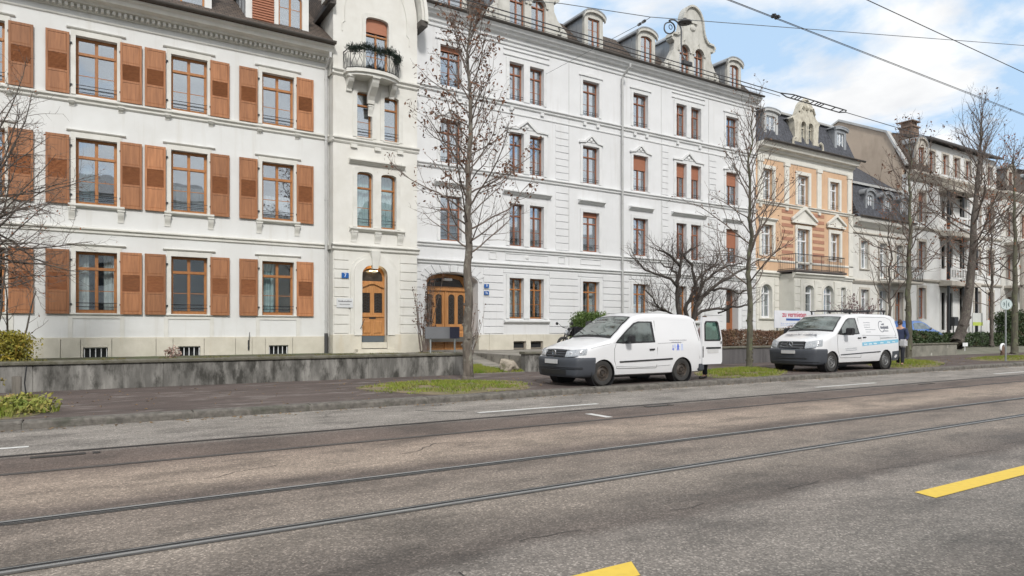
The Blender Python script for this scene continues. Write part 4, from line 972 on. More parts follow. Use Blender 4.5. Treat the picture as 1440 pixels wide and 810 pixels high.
lm, lnt, lo_ = nodes_of('lamp_glow'); em = N(lnt,'ShaderNodeEmission'); em.inputs[0].default_value = (1,.72,.38,1); em.inputs[1].default_value = 9; lnt.links.new(em.outputs[0], lo_.inputs[0])
MB().box(9.13,9.43,YB+.02,YB+.13,3.735,3.765).build('door_lamp_glow', lm, GH)
# cornices and hoods
cornice(GH, 7.64, 11.12, YB, [(.03,4.46),(.07,4.5),(.07,4.58),(.15,4.64),(.15,4.68),(0,4.72)], TRIM)
cornice(GH, 7.64, 11.12, YB, [(.02,8.44),(.06,8.5),(.06,8.54),(.13,8.6),(.13,8.65),(0,8.68)], TRIM)
cornice(GH, 7.64, 11.12, YB, [(.02,10.92),(.07,10.97),(.07,11.03),(.15,11.1),(.15,11.15),(0,11.18)], TRIM)
mbk = MB(); mbk.box(7.64,7.7,YB-.1,25,4.5,4.68).box(7.65,7.7,YB-.1,25,8.5,8.65).box(7.64,7.7,YB-.1,25,10.97,11.15); mbk.build('string_return', TRIM, GH)
cornice(GH, 8.28, 10.5, YB, [(.04,7.72),(.08,7.76),(.12,7.8),(.2,7.84),(.2,7.89),(0,7.93)], TRIM, 'hood')
cornice(GH, 8.30, 10.5, YB, [(.05,5.2),(.1,5.24),(.16,5.28),(.16,5.33),(0,5.36)], TRIM, 'sill_course')
mb = MB()
for x in (8.47,9.40,10.32): console(mb, x, YB, 4.8, 5.2, .22, .13)
for x in (8.47,9.40,10.32): mb.box(x-.12,x+.12,YB-.09,YB,8.32,8.44)
mb.build('bracket', TRIM, GH)
# balcony
MBb = MB(); bo = [(8.05,YB),(8.07,YB-.40)]+[(9.12-.95*math.cos(math.pi*i/10)*1.0, YB-.40-.40*math.sin(math.pi*i/10)) for i in range(1,10)]+[(10.17,YB-.40),(10.19,YB)]
MBb.profz(bo, 10.98, 11.10); MBb.profz([(x+(9.12-x)*.06, y+(YB-y)*.1) for x,y in bo], 10.88, 10.98); MBb.build('balcony_slab', TRIM, GH)
mb = MB(); console(mb, 8.28, YB, 10.4, 10.88, .2, .42); console(mb, 9.12, YB, 10.05, 10.88, .26, .7); console(mb, 9.96, YB, 10.4, 10.88, .2, .42); console(mb, 9.12, YB, 9.6, 10.0, .18, .1); mb.build('bracket', TRIM, GH)
mb = MB(); bo2 = [(x+(9.12-x)*.03, y+(YB-y)*.04) for x,y in bo]
for zz, r in ((11.14,.014),(11.80,.02),(11.70,.01)): mb.tube([(x,y,zz) for x,y in bo2], r, 5)
L_ = [0]
for a, b in zip(bo2, bo2[1:]): L_.append(L_[-1]+math.dist(a,b))
def along(s):
    for i in range(len(L_)-1):
        if L_[i+1] >= s: f = (s-L_[i])/(L_[i+1]-L_[i]); return (bo2[i][0]+(bo2[i+1][0]-bo2[i][0])*f, bo2[i][1]+(bo2[i+1][1]-bo2[i][1])*f)
    return bo2[-1]
n_ = 30
for i in range(n_+1):
    s = L_[-1]*i/n_; x, y = along(s)
    if i % 5 == 0: mb.tube([(x,y,11.1),(x,y,11.84)], .014, 5)
    else:
        sgn = 1 if i % 2 else -1; x2, y2 = along(min(L_[-1], max(0, s+sgn*.06)))
        mb.tube([(x,y,11.14),(x2,y2,11.28),(x,y,11.42),(x2+(x-x2)*2,y2+(y-y2)*2,11.56),(x,y,11.70)], .009, 4)
mb.build('balcony_railing', IRON, GH)
PLT = M('balcony_needles', (.055,.085,.06), (.03,.05,.04), scale=6, rough=.7, dirt=(.16,.17,.15), dscale=5, dstretch=(1,1,1), dlo=.55, dhi=.7)
pb = MB(); pr_ = random.Random(6)
for i in range(3000):
    s = L_[-1]*pr_.uniform(.14,1.0) ; x, y = along(s); x += pr_.gauss(0,.05); y += pr_.gauss(-.02,.07); z = 11.84+pr_.gauss(0,.07)+.05*math.sin(s*7)
    d = Vector((pr_.gauss(0,1), pr_.gauss(-.3,1), pr_.gauss(.25,.8))).normalized()*pr_.uniform(.07,.16); q = d.cross(Vector((0,0,1))).normalized()*.014
    c = Vector((x,y,z)); pb.add([c-q, c+q, c+d], [(0,1,2)])
o = pb.build('balcony_plants', PLT, None, recalc=False, weld=False); tag(o, 'dark green conifer boughs draped over the small curved balcony railing', 'balcony plants')
# gable hood moulding and side eaves
ro = [(9.38+2.0*math.cos(math.pi*i/24), 13.55+2.85*math.sin(math.pi*i/24)) for i in range(25)]; ri_ = [(9.38+1.72*math.cos(math.pi*i/24), 13.62+2.5*math.sin(math.pi*i/24)) for i in range(25)]
MB().prism(ro+ri_[::-1], YB-.38, YB+.4).build('gable_hood', TRIM, GH)
MB().prism([(9.38+1.95*math.cos(math.pi*i/24), 13.55+2.8*math.sin(math.pi*i/24)) for i in range(25)]+[(9.38+1.82*math.cos(math.pi*i/24), 13.58+2.6*math.sin(math.pi*i/24)) for i in range(24,-1,-1)], YB-.46, YB-.37).build('gable_moulding', PL_BAY, GH)
inn = [(9.38+1.25*math.cos(math.pi*i/20), 13.25+1.9*math.sin(math.pi*i/20)) for i in range(21)]
mb = MB(); mb.tube([(10.72,YB-.01,12.6),(10.72,YB-.01,12.9),(10.62,YB-.01,13.0)]+[(x,YB-.01,z) for x,z in inn]+[(8.14,YB-.01,13.0),(8.04,YB-.01,12.9),(8.04,YB-.01,12.6)], .02, 5); mb.build('gable_line', TRIM, GH)
MB().box(11.05,11.34,YB-.38,YB+.6,13.38,13.62).build('gable_foot', GUT, GH, bevel=.01)
MB().box(7.5,7.72,YB-.3,29,13.38,13.56).build('eave', GUT, GH, bevel=.01)
MB().profx([(YB+.3,13.5),(29,16),(35,13.5)], 7.72, 11.04).build('roof', TILE, GH)
MB().box(8.12,8.14,0,0,0,0) 

def plate_sign(name, label, cat, x, y, z, w_, h, mat, lines, tmat, body=None, size=.1, strokes=None, seed=1):
    o = MB().box(x-w_/2,x+w_/2,y-.02,y,z-h/2,z+h/2).mesh(name, mat, (x,y,z), bevel=.003)
    o = place(name, o, None, (x,y,z)); tag(o, label, cat)
    mb = MB()
    if body: mb.text(body, size, (x,y-.022,z), (1,0,0), (0,0,1))
    if strokes:
        r_ = random.Random(seed)
        for (zz, hh, xa, xb) in strokes:
            q = xa
            while q < xb: l = r_.uniform(.02,.05); mb.box(x+q, x+min(q+l,xb), y-.024, y-.021, z+zz, z+zz+hh*r_.uniform(.6,1)); q += l+.012
    if mb.v: place('lettering', mb.mesh('lettering', tmat, (x,y,z)), o, (x,y,z))
    return o
BLUE = M('enamel_blue', (.02,.11,.36), rough=.3); WHT = M('enamel_white', (.8,.8,.8), rough=.4)
plate_sign('house_number_plate', 'blue enamel house number 7 left of the arched front door', 'house number', 8.13, YB-.05, 3.52, .27, .20, BLUE, 1, WHT, body='7', size=.19)
plate_sign('name_plate', 'pale two-line name plate on the wall left of the arched front door', 'name plate', 8.12, YB-.05, 2.50, .62, .34, M('name_plate_white',(.62,.63,.64),rough=.4), 2, M('plate_lettering',(.12,.12,.13)), strokes=[(.04,.055,-.25,.25),(-.06,.03,-.2,.2)])
plate_sign('house_number_plate', 'upper blue house number plate, reading 9, right of the arched double door', 'house number', 14.47, 24.93, 3.38, .24, .16, BLUE, 1, WHT, body='9', size=.16)
plate_sign('house_number_plate', 'lower blue house number plate, reading 9a, right of the arched double door', 'house number', 14.47, 24.93, 3.08, .24, .16, BLUE, 1, WHT, body='9a', size=.14)
# ================================================================== long white apartment house
Y2 = 25.0
B2 = thing('apartment_house', 'long cool-white apartment house with arched double door, ornate gables and a row of dormers', 'apartment building', (21.6,Y2,.64))
rows2 = [(2.0,1.79),(5.2,1.86),(8.42,1.77),(11.6,1.66)]
sing = [12.30,19.72,22.88,29.68]; pairs = [(15.65,16.72),(25.85,26.93)]
H = []
for ri, (z, h) in enumerate(rows2):
    for x in sing:
        if ri == 0 and x in (12.30, 29.68): continue
        H.append((x,z,1.0,h,ri,'s'))
    for a, b in pairs: H += [(a,z,.76,h,ri,'p'), (b,z,.77,h,ri,'p')]
out = [(11.06,1.3),(11.70,1.3)]+[(11.70,3.50)]+[(12.9-1.2*math.cos(math.pi*i/14),3.50+.38*math.sin(math.pi*i/14)) for i in range(1,14)]+[(14.10,3.50),(14.10,1.3),(29.72,1.3),(29.72,3.72),(30.72,3.72),(30.72,1.3),(32.2,1.3),(32.2,14.2),(11.06,14.2)]
facade(B2, 0,0, Y2, 0,0, [rect(x,x+w_,z,z+h) for x,z,w_,h,_,_ in H], PL_B2, outline=out)
shell(B2, 11.06, 32.2, Y2, 14.2, wall=PL_B2, floors=(1.1,4.75,8.0,11.2,14.1))
mb = MB(); segs = [11.06,11.70,None,14.10,14.63,15.86,16.52,16.77,17.44,18.9,20.4,22,23.6,25.2,26.8,28.2,29.72,None,30.72,32.2]
def bw(x): return 15.8 < x < 17.5
for a, b in zip(segs, segs[1:]):
    if a is None or b is None: continue
    if (a,b) in ((15.86,16.52),(16.77,17.44)): mb.box(a,b,Y2-.05,Y2+.34,1.0,1.3)
    else: mb.box(a+.004,b-.004,Y2-.05,Y2+.34,.6,1.3)
mb.build('plinth', PLINTH, B2, bevel=.004)
for a, b in ((15.86,16.52),(16.77,17.44)):
    f = MB().plate(rect(a,b,.66,1.0), [rect(a+.05,b-.05,.71,.95)], Y2+.05, Y2+.1).build('basement_window', M('basement_frame',(.25,.22,.18)), B2, weld=False); MB().box(a,b,Y2+.12,Y2+.13,.64,1.0).build('pane', M('dark_glass',(.03,.032,.035)), f)
k = 0
for x, z, w_, h, ri, ty in H:
    k += 1
    bl = 0
    if ri == 2 and x > 22: bl = .40
    if ri == 1 and x > 29: bl = .55
    if ri == 1 and ty == 's' and abs(x-19.72) < .1: bl = .12
    if ri == 3 and x < 13: bl = .12
    cu = [('sides','w'),('full','w'),('left','w'),('half','w'),('sides','t'),('right','w'),None][(k*5+ri*3) % 7]
    if ri >= 2: cu = ('full','w') if k % 3 == 0 else (('sides','w') if k % 3 == 1 else None)
    window(B2, x, z, w_, h, Y2, 'cross', mat=WOOD if ri == 0 else WOODR, glass=GLASSL if ri == 0 else GLASS, sur=(.14,.14,.04) if ty == 's' else None, surmat=TRIM2, rail=2 if ri != 1 else 1, curtain=cu, blind=bl, depth=.2, fr=.06)
# shared surrounds of the paired windows, pediments, hoods
for ri, (z, h) in enumerate(rows2):
    for a, b in pairs:
        x0, x1 = a, b+.77
        mb = MB(); mb.plate([(x0-.16,z),(x0-.16,z+h+.16),(x1+.16,z+h+.16),(x1+.16,z),(x1-.004,z),(x1-.004,z+h-.004),(b+.004,z+h-.004),(b+.004,z),(a+.756,z),(a+.756,z+h-.004),(x0+.004,z+h-.004),(x0+.004,z)], [], Y2-.045, Y2+.03)
        mb.build('surround', TRIM2, B2, weld=False)
        if ri == 2:
            c = (x0+x1)/2; mb = MB(); zt = z+h+.20
            for s in (-1,1): mb.prism([(c+s*1.15,zt),(c+s*.6,zt+.02),(c+s*.12,zt+.34),(c,zt+.42),(c,zt+.33),(c+s*.5,zt-.06),(c+s*1.15,zt-.07)], Y2-.10, Y2)
            mb.lathe((c,Y2-.05,zt+.12), [(0,-.05),(.07,-.03),(.1,0)], 8, 'y'); mb.box(c-.3,c+.3,Y2-.04,Y2,zt+.0,zt+.08); mb.build('pediment', TRIM2, B2)
        if ri == 1: cornice(B2, x0-.35, x1+.35, Y2, [(.03,7.42),(.08,7.45),(.14,7.52),(.22,7.55),(.22,7.60),(0,7.63)], TRIM2, 'hood')
        if ri == 3:
            cornice(B2, x0-.3, x1+.3, Y2, [(.02,13.5),(.05,13.52),(.05,13.56),(0,13.58)], TRIM2, 'lintel'); cornice(B2, x0-.3, x1+.3, Y2, [(.02,13.75),(.05,13.77),(.05,13.8),(0,13.82)], TRIM2, 'lintel')
        if ri == 0: cornice(B2, x0-.28, x1+.28, Y2, [(.04,1.78),(.1,1.82),(.14,1.86),(.14,1.92),(0,1.95)], TRIM2, 'sill_course')
    for x in sing:
        if ri == 2:
            c = x+.5; zt = z+h+.2; mb = MB()
            for s in (-1,1): mb.prism([(c+s*.72,zt-.04),(c+s*.42,zt+.02),(c+s*.14,zt+.24),(c,zt+.32),(c,zt+.24),(c+s*.35,zt-.06),(c+s*.72,zt-.11)], Y2-.10, Y2)
            mb.lathe((c,Y2-.05,zt+.08), [(0,-.05),(.06,-.03),(.09,0)], 8, 'y'); mb.box(c-.22,c+.22,Y2-.04,Y2,zt-.02,zt+.05); mb.build('pediment', TRIM2, B2)
        if ri == 1: cornice(B2, x-.28, x+1.28, Y2, [(.03,7.42),(.08,7.45),(.14,7.52),(.22,7.55),(.22,7.60),(0,7.63)], TRIM2, 'hood')
        if ri == 3: 
            c = x+.5; mb = MB(); mb.prism([(c-.72,z+h+.2),(c-.72,z+h+.25),(c-.25,z+h+.27),(c-.12,z+h+.34),(c+.12,z+h+.34),(c+.25,z+h+.27),(c+.72,z+h+.25),(c+.72,z+h+.2)], Y2-.06, Y2); mb.build('lintel', TRIM2, B2)
        if ri == 0 and x in (19.72, 22.88): cornice(B2, x-.3, x+1.3, Y2, [(.04,1.78),(.1,1.82),(.14,1.86),(.14,1.92),(0,1.95)], TRIM2, 'sill_course')
# string courses
for zc, nm in ((4.30,'a'),(5.00,'b'),(8.22,'c'),(11.36,'d')):
    cornice(B2, 11.07, 32.18, Y2, [(.03,zc-.10),(.07,zc-.06),(.07,zc),(.14,zc+.05),(.14,zc+.09),(0,zc+.12)], TRIM2)
cornice(B2, 11.07, 32.18, Y2, [(.01,10.95),(.04,10.98),(.04,11.03),(0,11.05)], TRIM2)
cornice(B2, 11.07, 32.18, Y2, [(.02,13.92),(.05,13.94),(.06,14.0),(0,14.02)], TRIM2)
mb = MB()
for x in sing:
    for q in (.1,.9): mb.box(x+q-.08,x+q+.08,Y2-.09,Y2,11.13,11.27)
for a, b in pairs:
    for q in (a+.1,b+.67): mb.box(q-.08,q+.08,Y2-.09,Y2,11.13,11.27)
mb.build('bracket', TRIM2, B2)
rustic(B2, [(11.08,11.45),(14.35,15.35),(17.8,19.45),(20.95,22.6),(24.1,25.55),(28.0,29.4),(31.0,32.18)], Y2, 1.33, 4.16, .315, PL_B2)
rustic(B2, [(15.35,17.8),(19.45,20.95),(22.6,24.1),(25.55,28.0)], Y2, 3.98, 4.16, .3, PL_B2, proud=.03)
rustic(B2, [(14.35+.0,14.65),(18.15,18.9),(24.85,25.3),(28.35,28.9),(31.5,32.15)], Y2, 5.15, 8.1, .33, PL_B2, proud=.03)
rustic(B2, [(18.15,18.9),(24.85,25.3),(28.35,28.9)], Y2, 8.4, 10.9, .33, PL_B2, proud=.03)
mb = MB()
for x in (14.82,18.5,24.85,28.4):
    mb.plate(rect(x-.2,x+.2,4.55,4.88), [rect(x-.16,x+.16,4.59,4.84)], Y2-.03, Y2+.01)
for a, b in ((15.45,17.75),(25.65,27.95)):
    mb.plate(rect(a,b,4.55,4.88), [rect(a+.04,b-.04,4.59,4.84)], Y2-.03, Y2+.01); mb.lathe(((a+b)/2,Y2,4.72), [(0,-.05),(.08,-.03),(.11,0)], 10, 'y')
for x in (19.6,22.75): mb.plate(rect(x,x+1.25,4.58,4.86), [rect(x+.035,x+1.215,4.615,4.825)], Y2-.03, Y2+.01)
mb.build('relief_panel', TRIM2, B2, weld=False)
MB().box(18.915,18.93,Y2-.01,Y2+.02,4.5,14).box(14.64,14.655,Y2-.012,Y2+.02,1.3,4.2).box(14.64,14.655,Y2-.012,Y2+.02,5.2,14).box(24.8,24.815,Y2-.012,Y2+.02,5.2,14).box(28.3,28.315,Y2-.012,Y2+.02,5.2,14).build('wall_joint', M('joint_grey',(.45,.45,.44)), B2)
# main cornice, gutter, mansard
cornice(B2, 11.06, 32.25, Y2, [(.04,14.10),(.08,14.13),(.10,14.28),(.24,14.33),(.28,14.42),(.38,14.45),(.42,14.53),(.46,14.58),(0,14.6)], TRIM2, 'cornice')
gutter(B2, 11.3, 32.3, 24.50, 14.66, r=.075)
MB().profx([(24.5,14.62),(25.0,14.74),(26.7,16.55),(31,17.1),(36,14.6)], 11.06, 32.2).build('roof', TILE, B2)
downpipe(B2, 22.08, 24.86, .64, 14.15, ZINCL, off=.55)
FACE = M('gable_stone', (.56,.55,.51), (.46,.45,.41), scale=3, rough=.9, bump=.3, bscale=30, dirt=(.30,.29,.26), dscale=2.5, dstretch=(1.5,1,.3), dlo=.5, dhi=.8)
dormer(B2, 19.92, 21.05, 25.1, 14.7, 16.72, 27.2, [(20.14,15.0,.70,1.34,.0)], FACE, ZINC, ZINC, rise=.25)
dormer(B2, 23.32, 24.48, 25.1, 14.7, 16.66, 27.2, [(23.5,15.0,.78,1.3,.16)], FACE, ZINC, ZINC, rise=.25)
dormer(B2, 29.94, 31.06, 25.1, 14.7, 16.6, 27.2, [(30.12,14.98,.76,1.25,.14)], FACE, ZINC, ZINC, rise=.25)
dormer(B2, 12.05, 13.6, 25.1, 14.7, 16.72, 27.2, [(12.25,15.0,1.15,1.3,.15)], FACE, ZINC, ZINC, rise=.25)
def curvy_gable(par, x0, x1, y, z0, xc, half, zs, zt, wins, mat, th=.3):
    """baroque gable: scroll feet, concave shoulders, round top"""
    P = [(x1,z0),(x1,z0+.18),(x1-.05,z0+.55),(x1-.3,z0+.75),(xc+half+.25,z0+1.0),(xc+half+.05,z0+1.35),(xc+half+.03,zs-.25),(xc+half+.22,zs-.12),(xc+half+.18,zs+.05)]
    for i in range(1,6): t = i/6; P.append((xc+half*.95-(half*.42)*math.sin(t*math.pi/2), zs+.05+(zt-zs)*.48*(1-math.cos(t*math.pi/2))))
    for i in range(0,11): t = math.pi/2*i/10; P.append((xc+half*.52*math.cos(t), zs+(zt-zs)*.50+(zt-zs)*.50*math.sin(t)))
    R_ = [(2*xc-x,z) for x,z in P[::-1]]
    Q = []
    for p in P+R_:
        if not Q or math.dist(p, Q[-1]) > .02: Q.append(p)
    hs = [arch(a,a+b,c,c+h,b/2) for a,c,b,h in wins]
    g = MB().plate(Q, hs, y, y+th).build('gable', mat, par, weld=False)
    # capping moulding over the curved top
    top = [p for p in Q if p[1] > zs-.3]
    mb = MB()
    for (ax_, az), (bx, bz) in zip(top, top[1:]):
        n = Vector((-(bz-az), 0, bx-ax_)); n = n.normalized()*-.10 if n.length else n
        n = Vector((az-bz, 0, bx-ax_)).normalized()*.1
        if n.z < 0 and (az+bz)/2 > zs+.6: n = -n
        if (ax_+bx)/2 > xc and n.x < 0: n = -n
        if (ax_+bx)/2 < xc and n.x > 0: n = -n
        mb.ext([(ax_,y-.12,az),(bx,y-.12,bz),(bx+n.x,y-.12,bz+n.z),(ax_+n.x,y-.12,az+n.z)], [(ax_,y+.32,az),(bx,y+.32,bz),(bx+n.x,y+.32,bz+n.z),(ax_+n.x,y+.32,az+n.z)])
    mb.build('moulding', mat, g)
    mb = MB()
    for a, c, b, h in wins:
        ring = [(a+b/2+(b/2+.14)*math.cos(math.pi*i/10), c+h-b/2+(b/2+.14)*math.sin(math.pi*i/10)) for i in range(11)]; ri2 = [(a+b/2+(b/2+.01)*math.cos(math.pi*i/10), c+h-b/2+(b/2+.01)*math.sin(math.pi*i/10)) for i in range(10,-1,-1)]
        mb.prism(ring+ri2, y-.07, y+.01); mb.box(a+b/2-.07,a+b/2+.07,y-.12,y,c+h-.02,c+h+.24)
    mb.lathe((xc,y-.02,zs+(zt-zs)*.40),[(0,-.09),(.13,-.07),(.2,0)],12,'y'); mb.box(xc-.28,xc+.28,y-.1,y,zs+(zt-zs)*.40+.22,zs+(zt-zs)*.40+.32)
    for s in (-1,1):
        for i in range(4): mb.tube([(xc+s*(half+.28+.02*i),y-.04,z0+.35),(xc+s*(half+.42),y-.07,z0+.55),(xc+s*(half+.3),y-.05,z0+.72)], .06, 6)
    mb.build('ornament', mat, g)
    for a, c, b, h in wins: window(par, a, c, b, h, y, 'cross', rise=b/2-.001, mat=WOODR, depth=.12, sur=None, rail=0, fr=.055)
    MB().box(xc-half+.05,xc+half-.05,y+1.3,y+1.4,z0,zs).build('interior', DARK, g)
    sb = MB(); sb.box(xc-half,xc-half+.06,y+th,y+3,z0,zs); sb.box(xc+half-.06,xc+half,y+th,y+3,z0,zs)
    sb.build('cheek', ZINC, g)
    MB().prism([(xc-half-.1,zs-.06),(xc-half-.1,zs+.02),(xc-half*.45,zs+.62),(xc+half*.45,zs+.62),(xc+half+.1,zs+.02),(xc+half+.1,zs-.06)], y+th, y+4).build('roof', ZINC, g)
    return g
curvy_gable(B2, 25.12, 29.22, 25.05, 14.7, 27.15, 1.36, 16.75, 18.55, [(26.18,15.0,.72,1.44),(27.26,15.0,.72,1.44)], FACE)
curvy_gable(B2, 14.7, 18.9, 25.05, 14.7, 16.65, 1.42, 16.75, 18.55, [(15.72,15.0,.78,1.44),(16.86,15.0,.78,1.44)], FACE)
# arched double door in a deep porch
MB().box(11.42,11.70,Y2+.36,Y2+1.0,.6,4.0).box(14.10,14.38,Y2+.36,Y2+1.0,.6,4.0).box(11.70,14.10,Y2+.36,Y2+1.0,3.88,4.2).build('porch_wall', PL_B2, B2)
MB().box(11.42,14.38,Y2-.3,Y2+1.1,.55,.66).build('porch_floor', SLAB, B2)
ya = Y2+.72
d = MB().plate([(11.70,.66),(14.10,.66),(14.10,3.50)]+[(12.9+1.2*math.cos(math.pi*i/14),3.50+.37*math.sin(math.pi*i/14)) for i in range(1,14)]+[(11.70,3.50)],
   [arch(12.02,12.30,1.75,3.02,.14),arch(12.45,12.75,1.75,3.02,.14),arch(13.05,13.35,1.75,3.02,.14),arch(13.5,13.8,1.75,3.02,.14),[(12.0,3.34),(13.8,3.34),(13.6,3.64),(12.9,3.74),(12.2,3.64)]], ya, ya+.07)
d.box(12.87,12.93,ya-.05,ya,.68,3.24); d.box(11.72,14.08,ya-.08,ya,3.16,3.28); d.box(11.72,14.08,ya-.03,ya,1.5,1.6)
for a, b in ((11.84,12.34),(12.42,12.84),(12.97,13.4),(13.48,13.96)): d.ext([(a,ya,.8),(b,ya,.8),(b,ya,1.42),(a,ya,1.42)], [(a+.05,ya-.035,.85),(b-.05,ya-.035,.85),(b-.05,ya-.035,1.37),(a+.05,ya-.035,1.37)])
d = d.build('double_door', DOORW, B2, weld=False)
MB().box(11.9,13.95,ya+.04,ya+.045,1.7,3.8).build('door_pane', M('dark_door_glass',(.05,.04,.032)), d)
mb = MB()
for a in (12.16,12.6,13.2,13.65):
    for i in range(6): z = 1.85+i*.19; mb.tube([(a-.1,ya+.0,z),(a,ya-.01,z+.09),(a+.1,ya,z),(a,ya-.01,z-.07),(a-.1,ya,z)], .008, 4)
mb.build('door_grille', IRON, d)
MB().box(12.72,13.12,Y2+.45,Y2+.7,3.58,3.68).build('porch_lamp', WHITEP, B2, bevel=.02)
vb = MB()
for i in range(11):
    a0 = math.pi*(1-(i+.04)/11); a1 = math.pi*(1-(i+.96)/11); c = (12.9,3.15)
    def pp(a, s): x = 12.9+(1.24+s)*math.cos(a)*1.0; z = 3.52+(.40+s*1.35)*math.sin(a); return x, z
    q = [pp(a0,0),pp(a1,0),pp(a1,.33 if 0 < i < 10 else .15),pp(a0,.33 if 0 < i < 10 else .15)]; q = [(x,min(z,4.16)) for x,z in q]
    vb.prism(q, Y2-.04, Y2+.01)
vb.build('voussoirs', PL_B2, B2); MB().box(12.75,13.05,Y2-.1,Y2,3.9,4.18).build('keystone', TRIM2, B2, bevel=.01)
MB().box(14.12,14.15,Y2+.2,Y2+.4,1.6,2.1).build('doorbell_panel', ZINC, B2)
# side door at the right end
MB().box(30.72,31.0,Y2+.36,Y2+.9,.6,3.9).box(29.44,29.72,Y2+.36,Y2+.9,.6,3.9).box(29.72,30.72,Y2+.36,Y2+.9,3.72,4.0).build('porch_wall', PL_B2, B2)
d = MB().plate(rect(29.72,30.72,.8,3.72),[rect(29.9,30.54,1.9,2.9),rect(29.85,30.6,3.1,3.6)],Y2+.42,Y2+.48).box(29.74,30.7,Y2+.38,Y2+.42,2.98,3.05).build('side_door', M('door_wood_red',(.32,.12,.05),(.24,.085,.035),scale=3,stretch=(8,8,.7),rough=.5), B2, weld=False)
MB().box(29.88,30.6,Y2+.45,Y2+.455,1.88,3.62).build('door_pane', M('dark_door_glass',(.05,.04,.032)), d)
# snow guard wires along the roof foot
mb = MB()
for zz in (14.78,14.92): mb.tube([(11.2,24.55,zz),(32,24.55,zz)], .012, 4)
for i in range(22): mb.tube([(11.3+i*.97,24.55,14.62),(11.3+i*.97,24.55,14.95)], .012, 4)
mb.build('snow_guard', IRON, B2)

# ================================================================== orange house
Y3 = 25.0
OR = M('plaster_orange', (.63,.43,.28), (.55,.365,.235), scale=1.5, rough=.9, dirt=(.47,.28,.18), dscale=2, dstretch=(1.5,1,.3), dlo=.55, dhi=.85)
ORD = M('plaster_brick_band', (.42,.215,.145), (.36,.18,.12), rough=.9)
CRM = M('plaster_cream_pale', (.70,.685,.63), (.63,.615,.56), scale=2, rough=.9, dirt=(.50,.49,.44), dscale=2, dstretch=(1.5,1,.3), dlo=.55, dhi=.85)
B3 = thing('orange_house', 'orange plastered house with slate mansard roof, carved stone gable and a balcony on a bay', 'house', (37,Y3,.64))
wo3 = [(32.72,9.0,1.0,1.80),(36.02,9.0,1.1,1.82),(39.27,9.0,1.0,1.78),(32.68,5.78,1.02,1.80),(35.98,5.1,1.2,2.48),(39.35,5.78,1.0,1.78)]
g0 = [(32.66,2.2,.98,1.95)]
facade(B3, 32.2, 41.75, Y3, 4.95, 11.9, [rect(x,x+w_,z,z+h) for x,z,w_,h in wo3], OR)
facade(B3, 32.2, 41.75, Y3, .64, 4.95, [arch(x,x+w_,z,z+h,.45) for x,z,w_,h in g0]+[rect(35.0,38.2,.9,4.4)]+[rect(40.1,41.0,2.2,4.2)], CRM)
window(B3, 40.1, 2.2, .9, 2.0, Y3, 'cross', mat=WHITEP, sur=(.12,.12,.03), surmat=TRIM, rail=0)
shell(B3, 32.21, 41.75, Y3, 11.9, wall=PL_BAY, floors=(4.9,8.7,11.7))
for i, (x, z, w_, h) in enumerate(wo3): window(B3, x, z, w_, h, Y3, 'cross', mat=WHITEP, glass=GLASS, sur=(.2,.2,.06), surmat=CRM, rail=1, curtain=('sides','w') if i % 2 else ('full','w'), depth=.2, fr=.08)
for x, z, w_, h in g0: window(B3, x, z, w_, h, Y3, 'cross', rise=.45, mat=WHITEP, sur=(.15,.15,.04), surmat=CRM, rail=0, curtain=('sides','w'), depth=.2, fr=.08, sill=(.25,.12,.12))
rustic(B3, [(32.22,32.45),(33.85,34.28)], Y3, 1.5, 4.5, .42, CRM)
cornice(B3, 32.21, 41.75, Y3, [(.04,4.6),(.08,4.65),(.08,4.72),(.18,4.78),(.18,4.84),(0,4.88)], CRM)
cornice(B3, 32.21, 41.75, Y3, [(.02,5.45),(.06,5.5),(.06,5.56),(0,5.6)], CRM)
cornice(B3, 32.21, 41.75, Y3, [(.03,8.72),(.07,8.76),(.07,8.82),(.15,8.88),(.15,8.92),(0,8.96)], CRM)
cornice(B3, 32.21, 41.75, Y3, [(.03,11.35),(.05,11.4),(.05,11.75),(.2,11.8),(.24,11.9),(.45,11.95),(.5,12.08),(.55,12.12),(.56,12.2),(0,12.22)], CRM, 'cornice')
mb = MB()
for x in (32.35,34.75,37.93,41.15): mb.box(x,x+.42,Y3-.07,Y3,8.96,11.36); mb.box(x-.05,x+.47,Y3-.12,Y3,11.15,11.36); mb.box(x+.1,x+.32,Y3-.1,Y3,8.55,8.72)
mb.box(41.3,41.74,Y3-.06,Y3,4.95,8.72)
mb.build('pilaster', CRM, B3)
mb = MB()
for i in range(8):
    z = 5.6+i*.40
    for a, b in ((34.55,35.6),(37.55,38.7)): mb.box(a,b,Y3-.02,Y3+.01,z,z+.2)
mb.build('brick_band', ORD, B3)
for c, zt in ((36.58,7.98),(39.85,7.98)):
    k = 1.15 if c < 38 else .9; mb = MB()
    mb.prism([(c-k,zt),(c+k,zt),(c+k,zt+.1),(c,zt+.72*k),(c-k,zt+.1)], Y3-.08, Y3); mb.prism([(c-k-.08,zt+.06),(c,zt+.66*k),(c+k+.08,zt+.06),(c+k+.08,zt+.18),(c,zt+.84*k),(c-k-.08,zt+.18)], Y3-.2, Y3-.07); mb.box(c-k-.05,c+k+.05,Y3-.16,Y3-.07,zt-.1,zt)
    mb.build('pediment', CRM, B3)
cornice(B3, 32.4, 34.0, Y3, [(.05,7.75),(.1,7.8),(.18,7.88),(.18,7.94),(0,7.98)], CRM, 'hood')
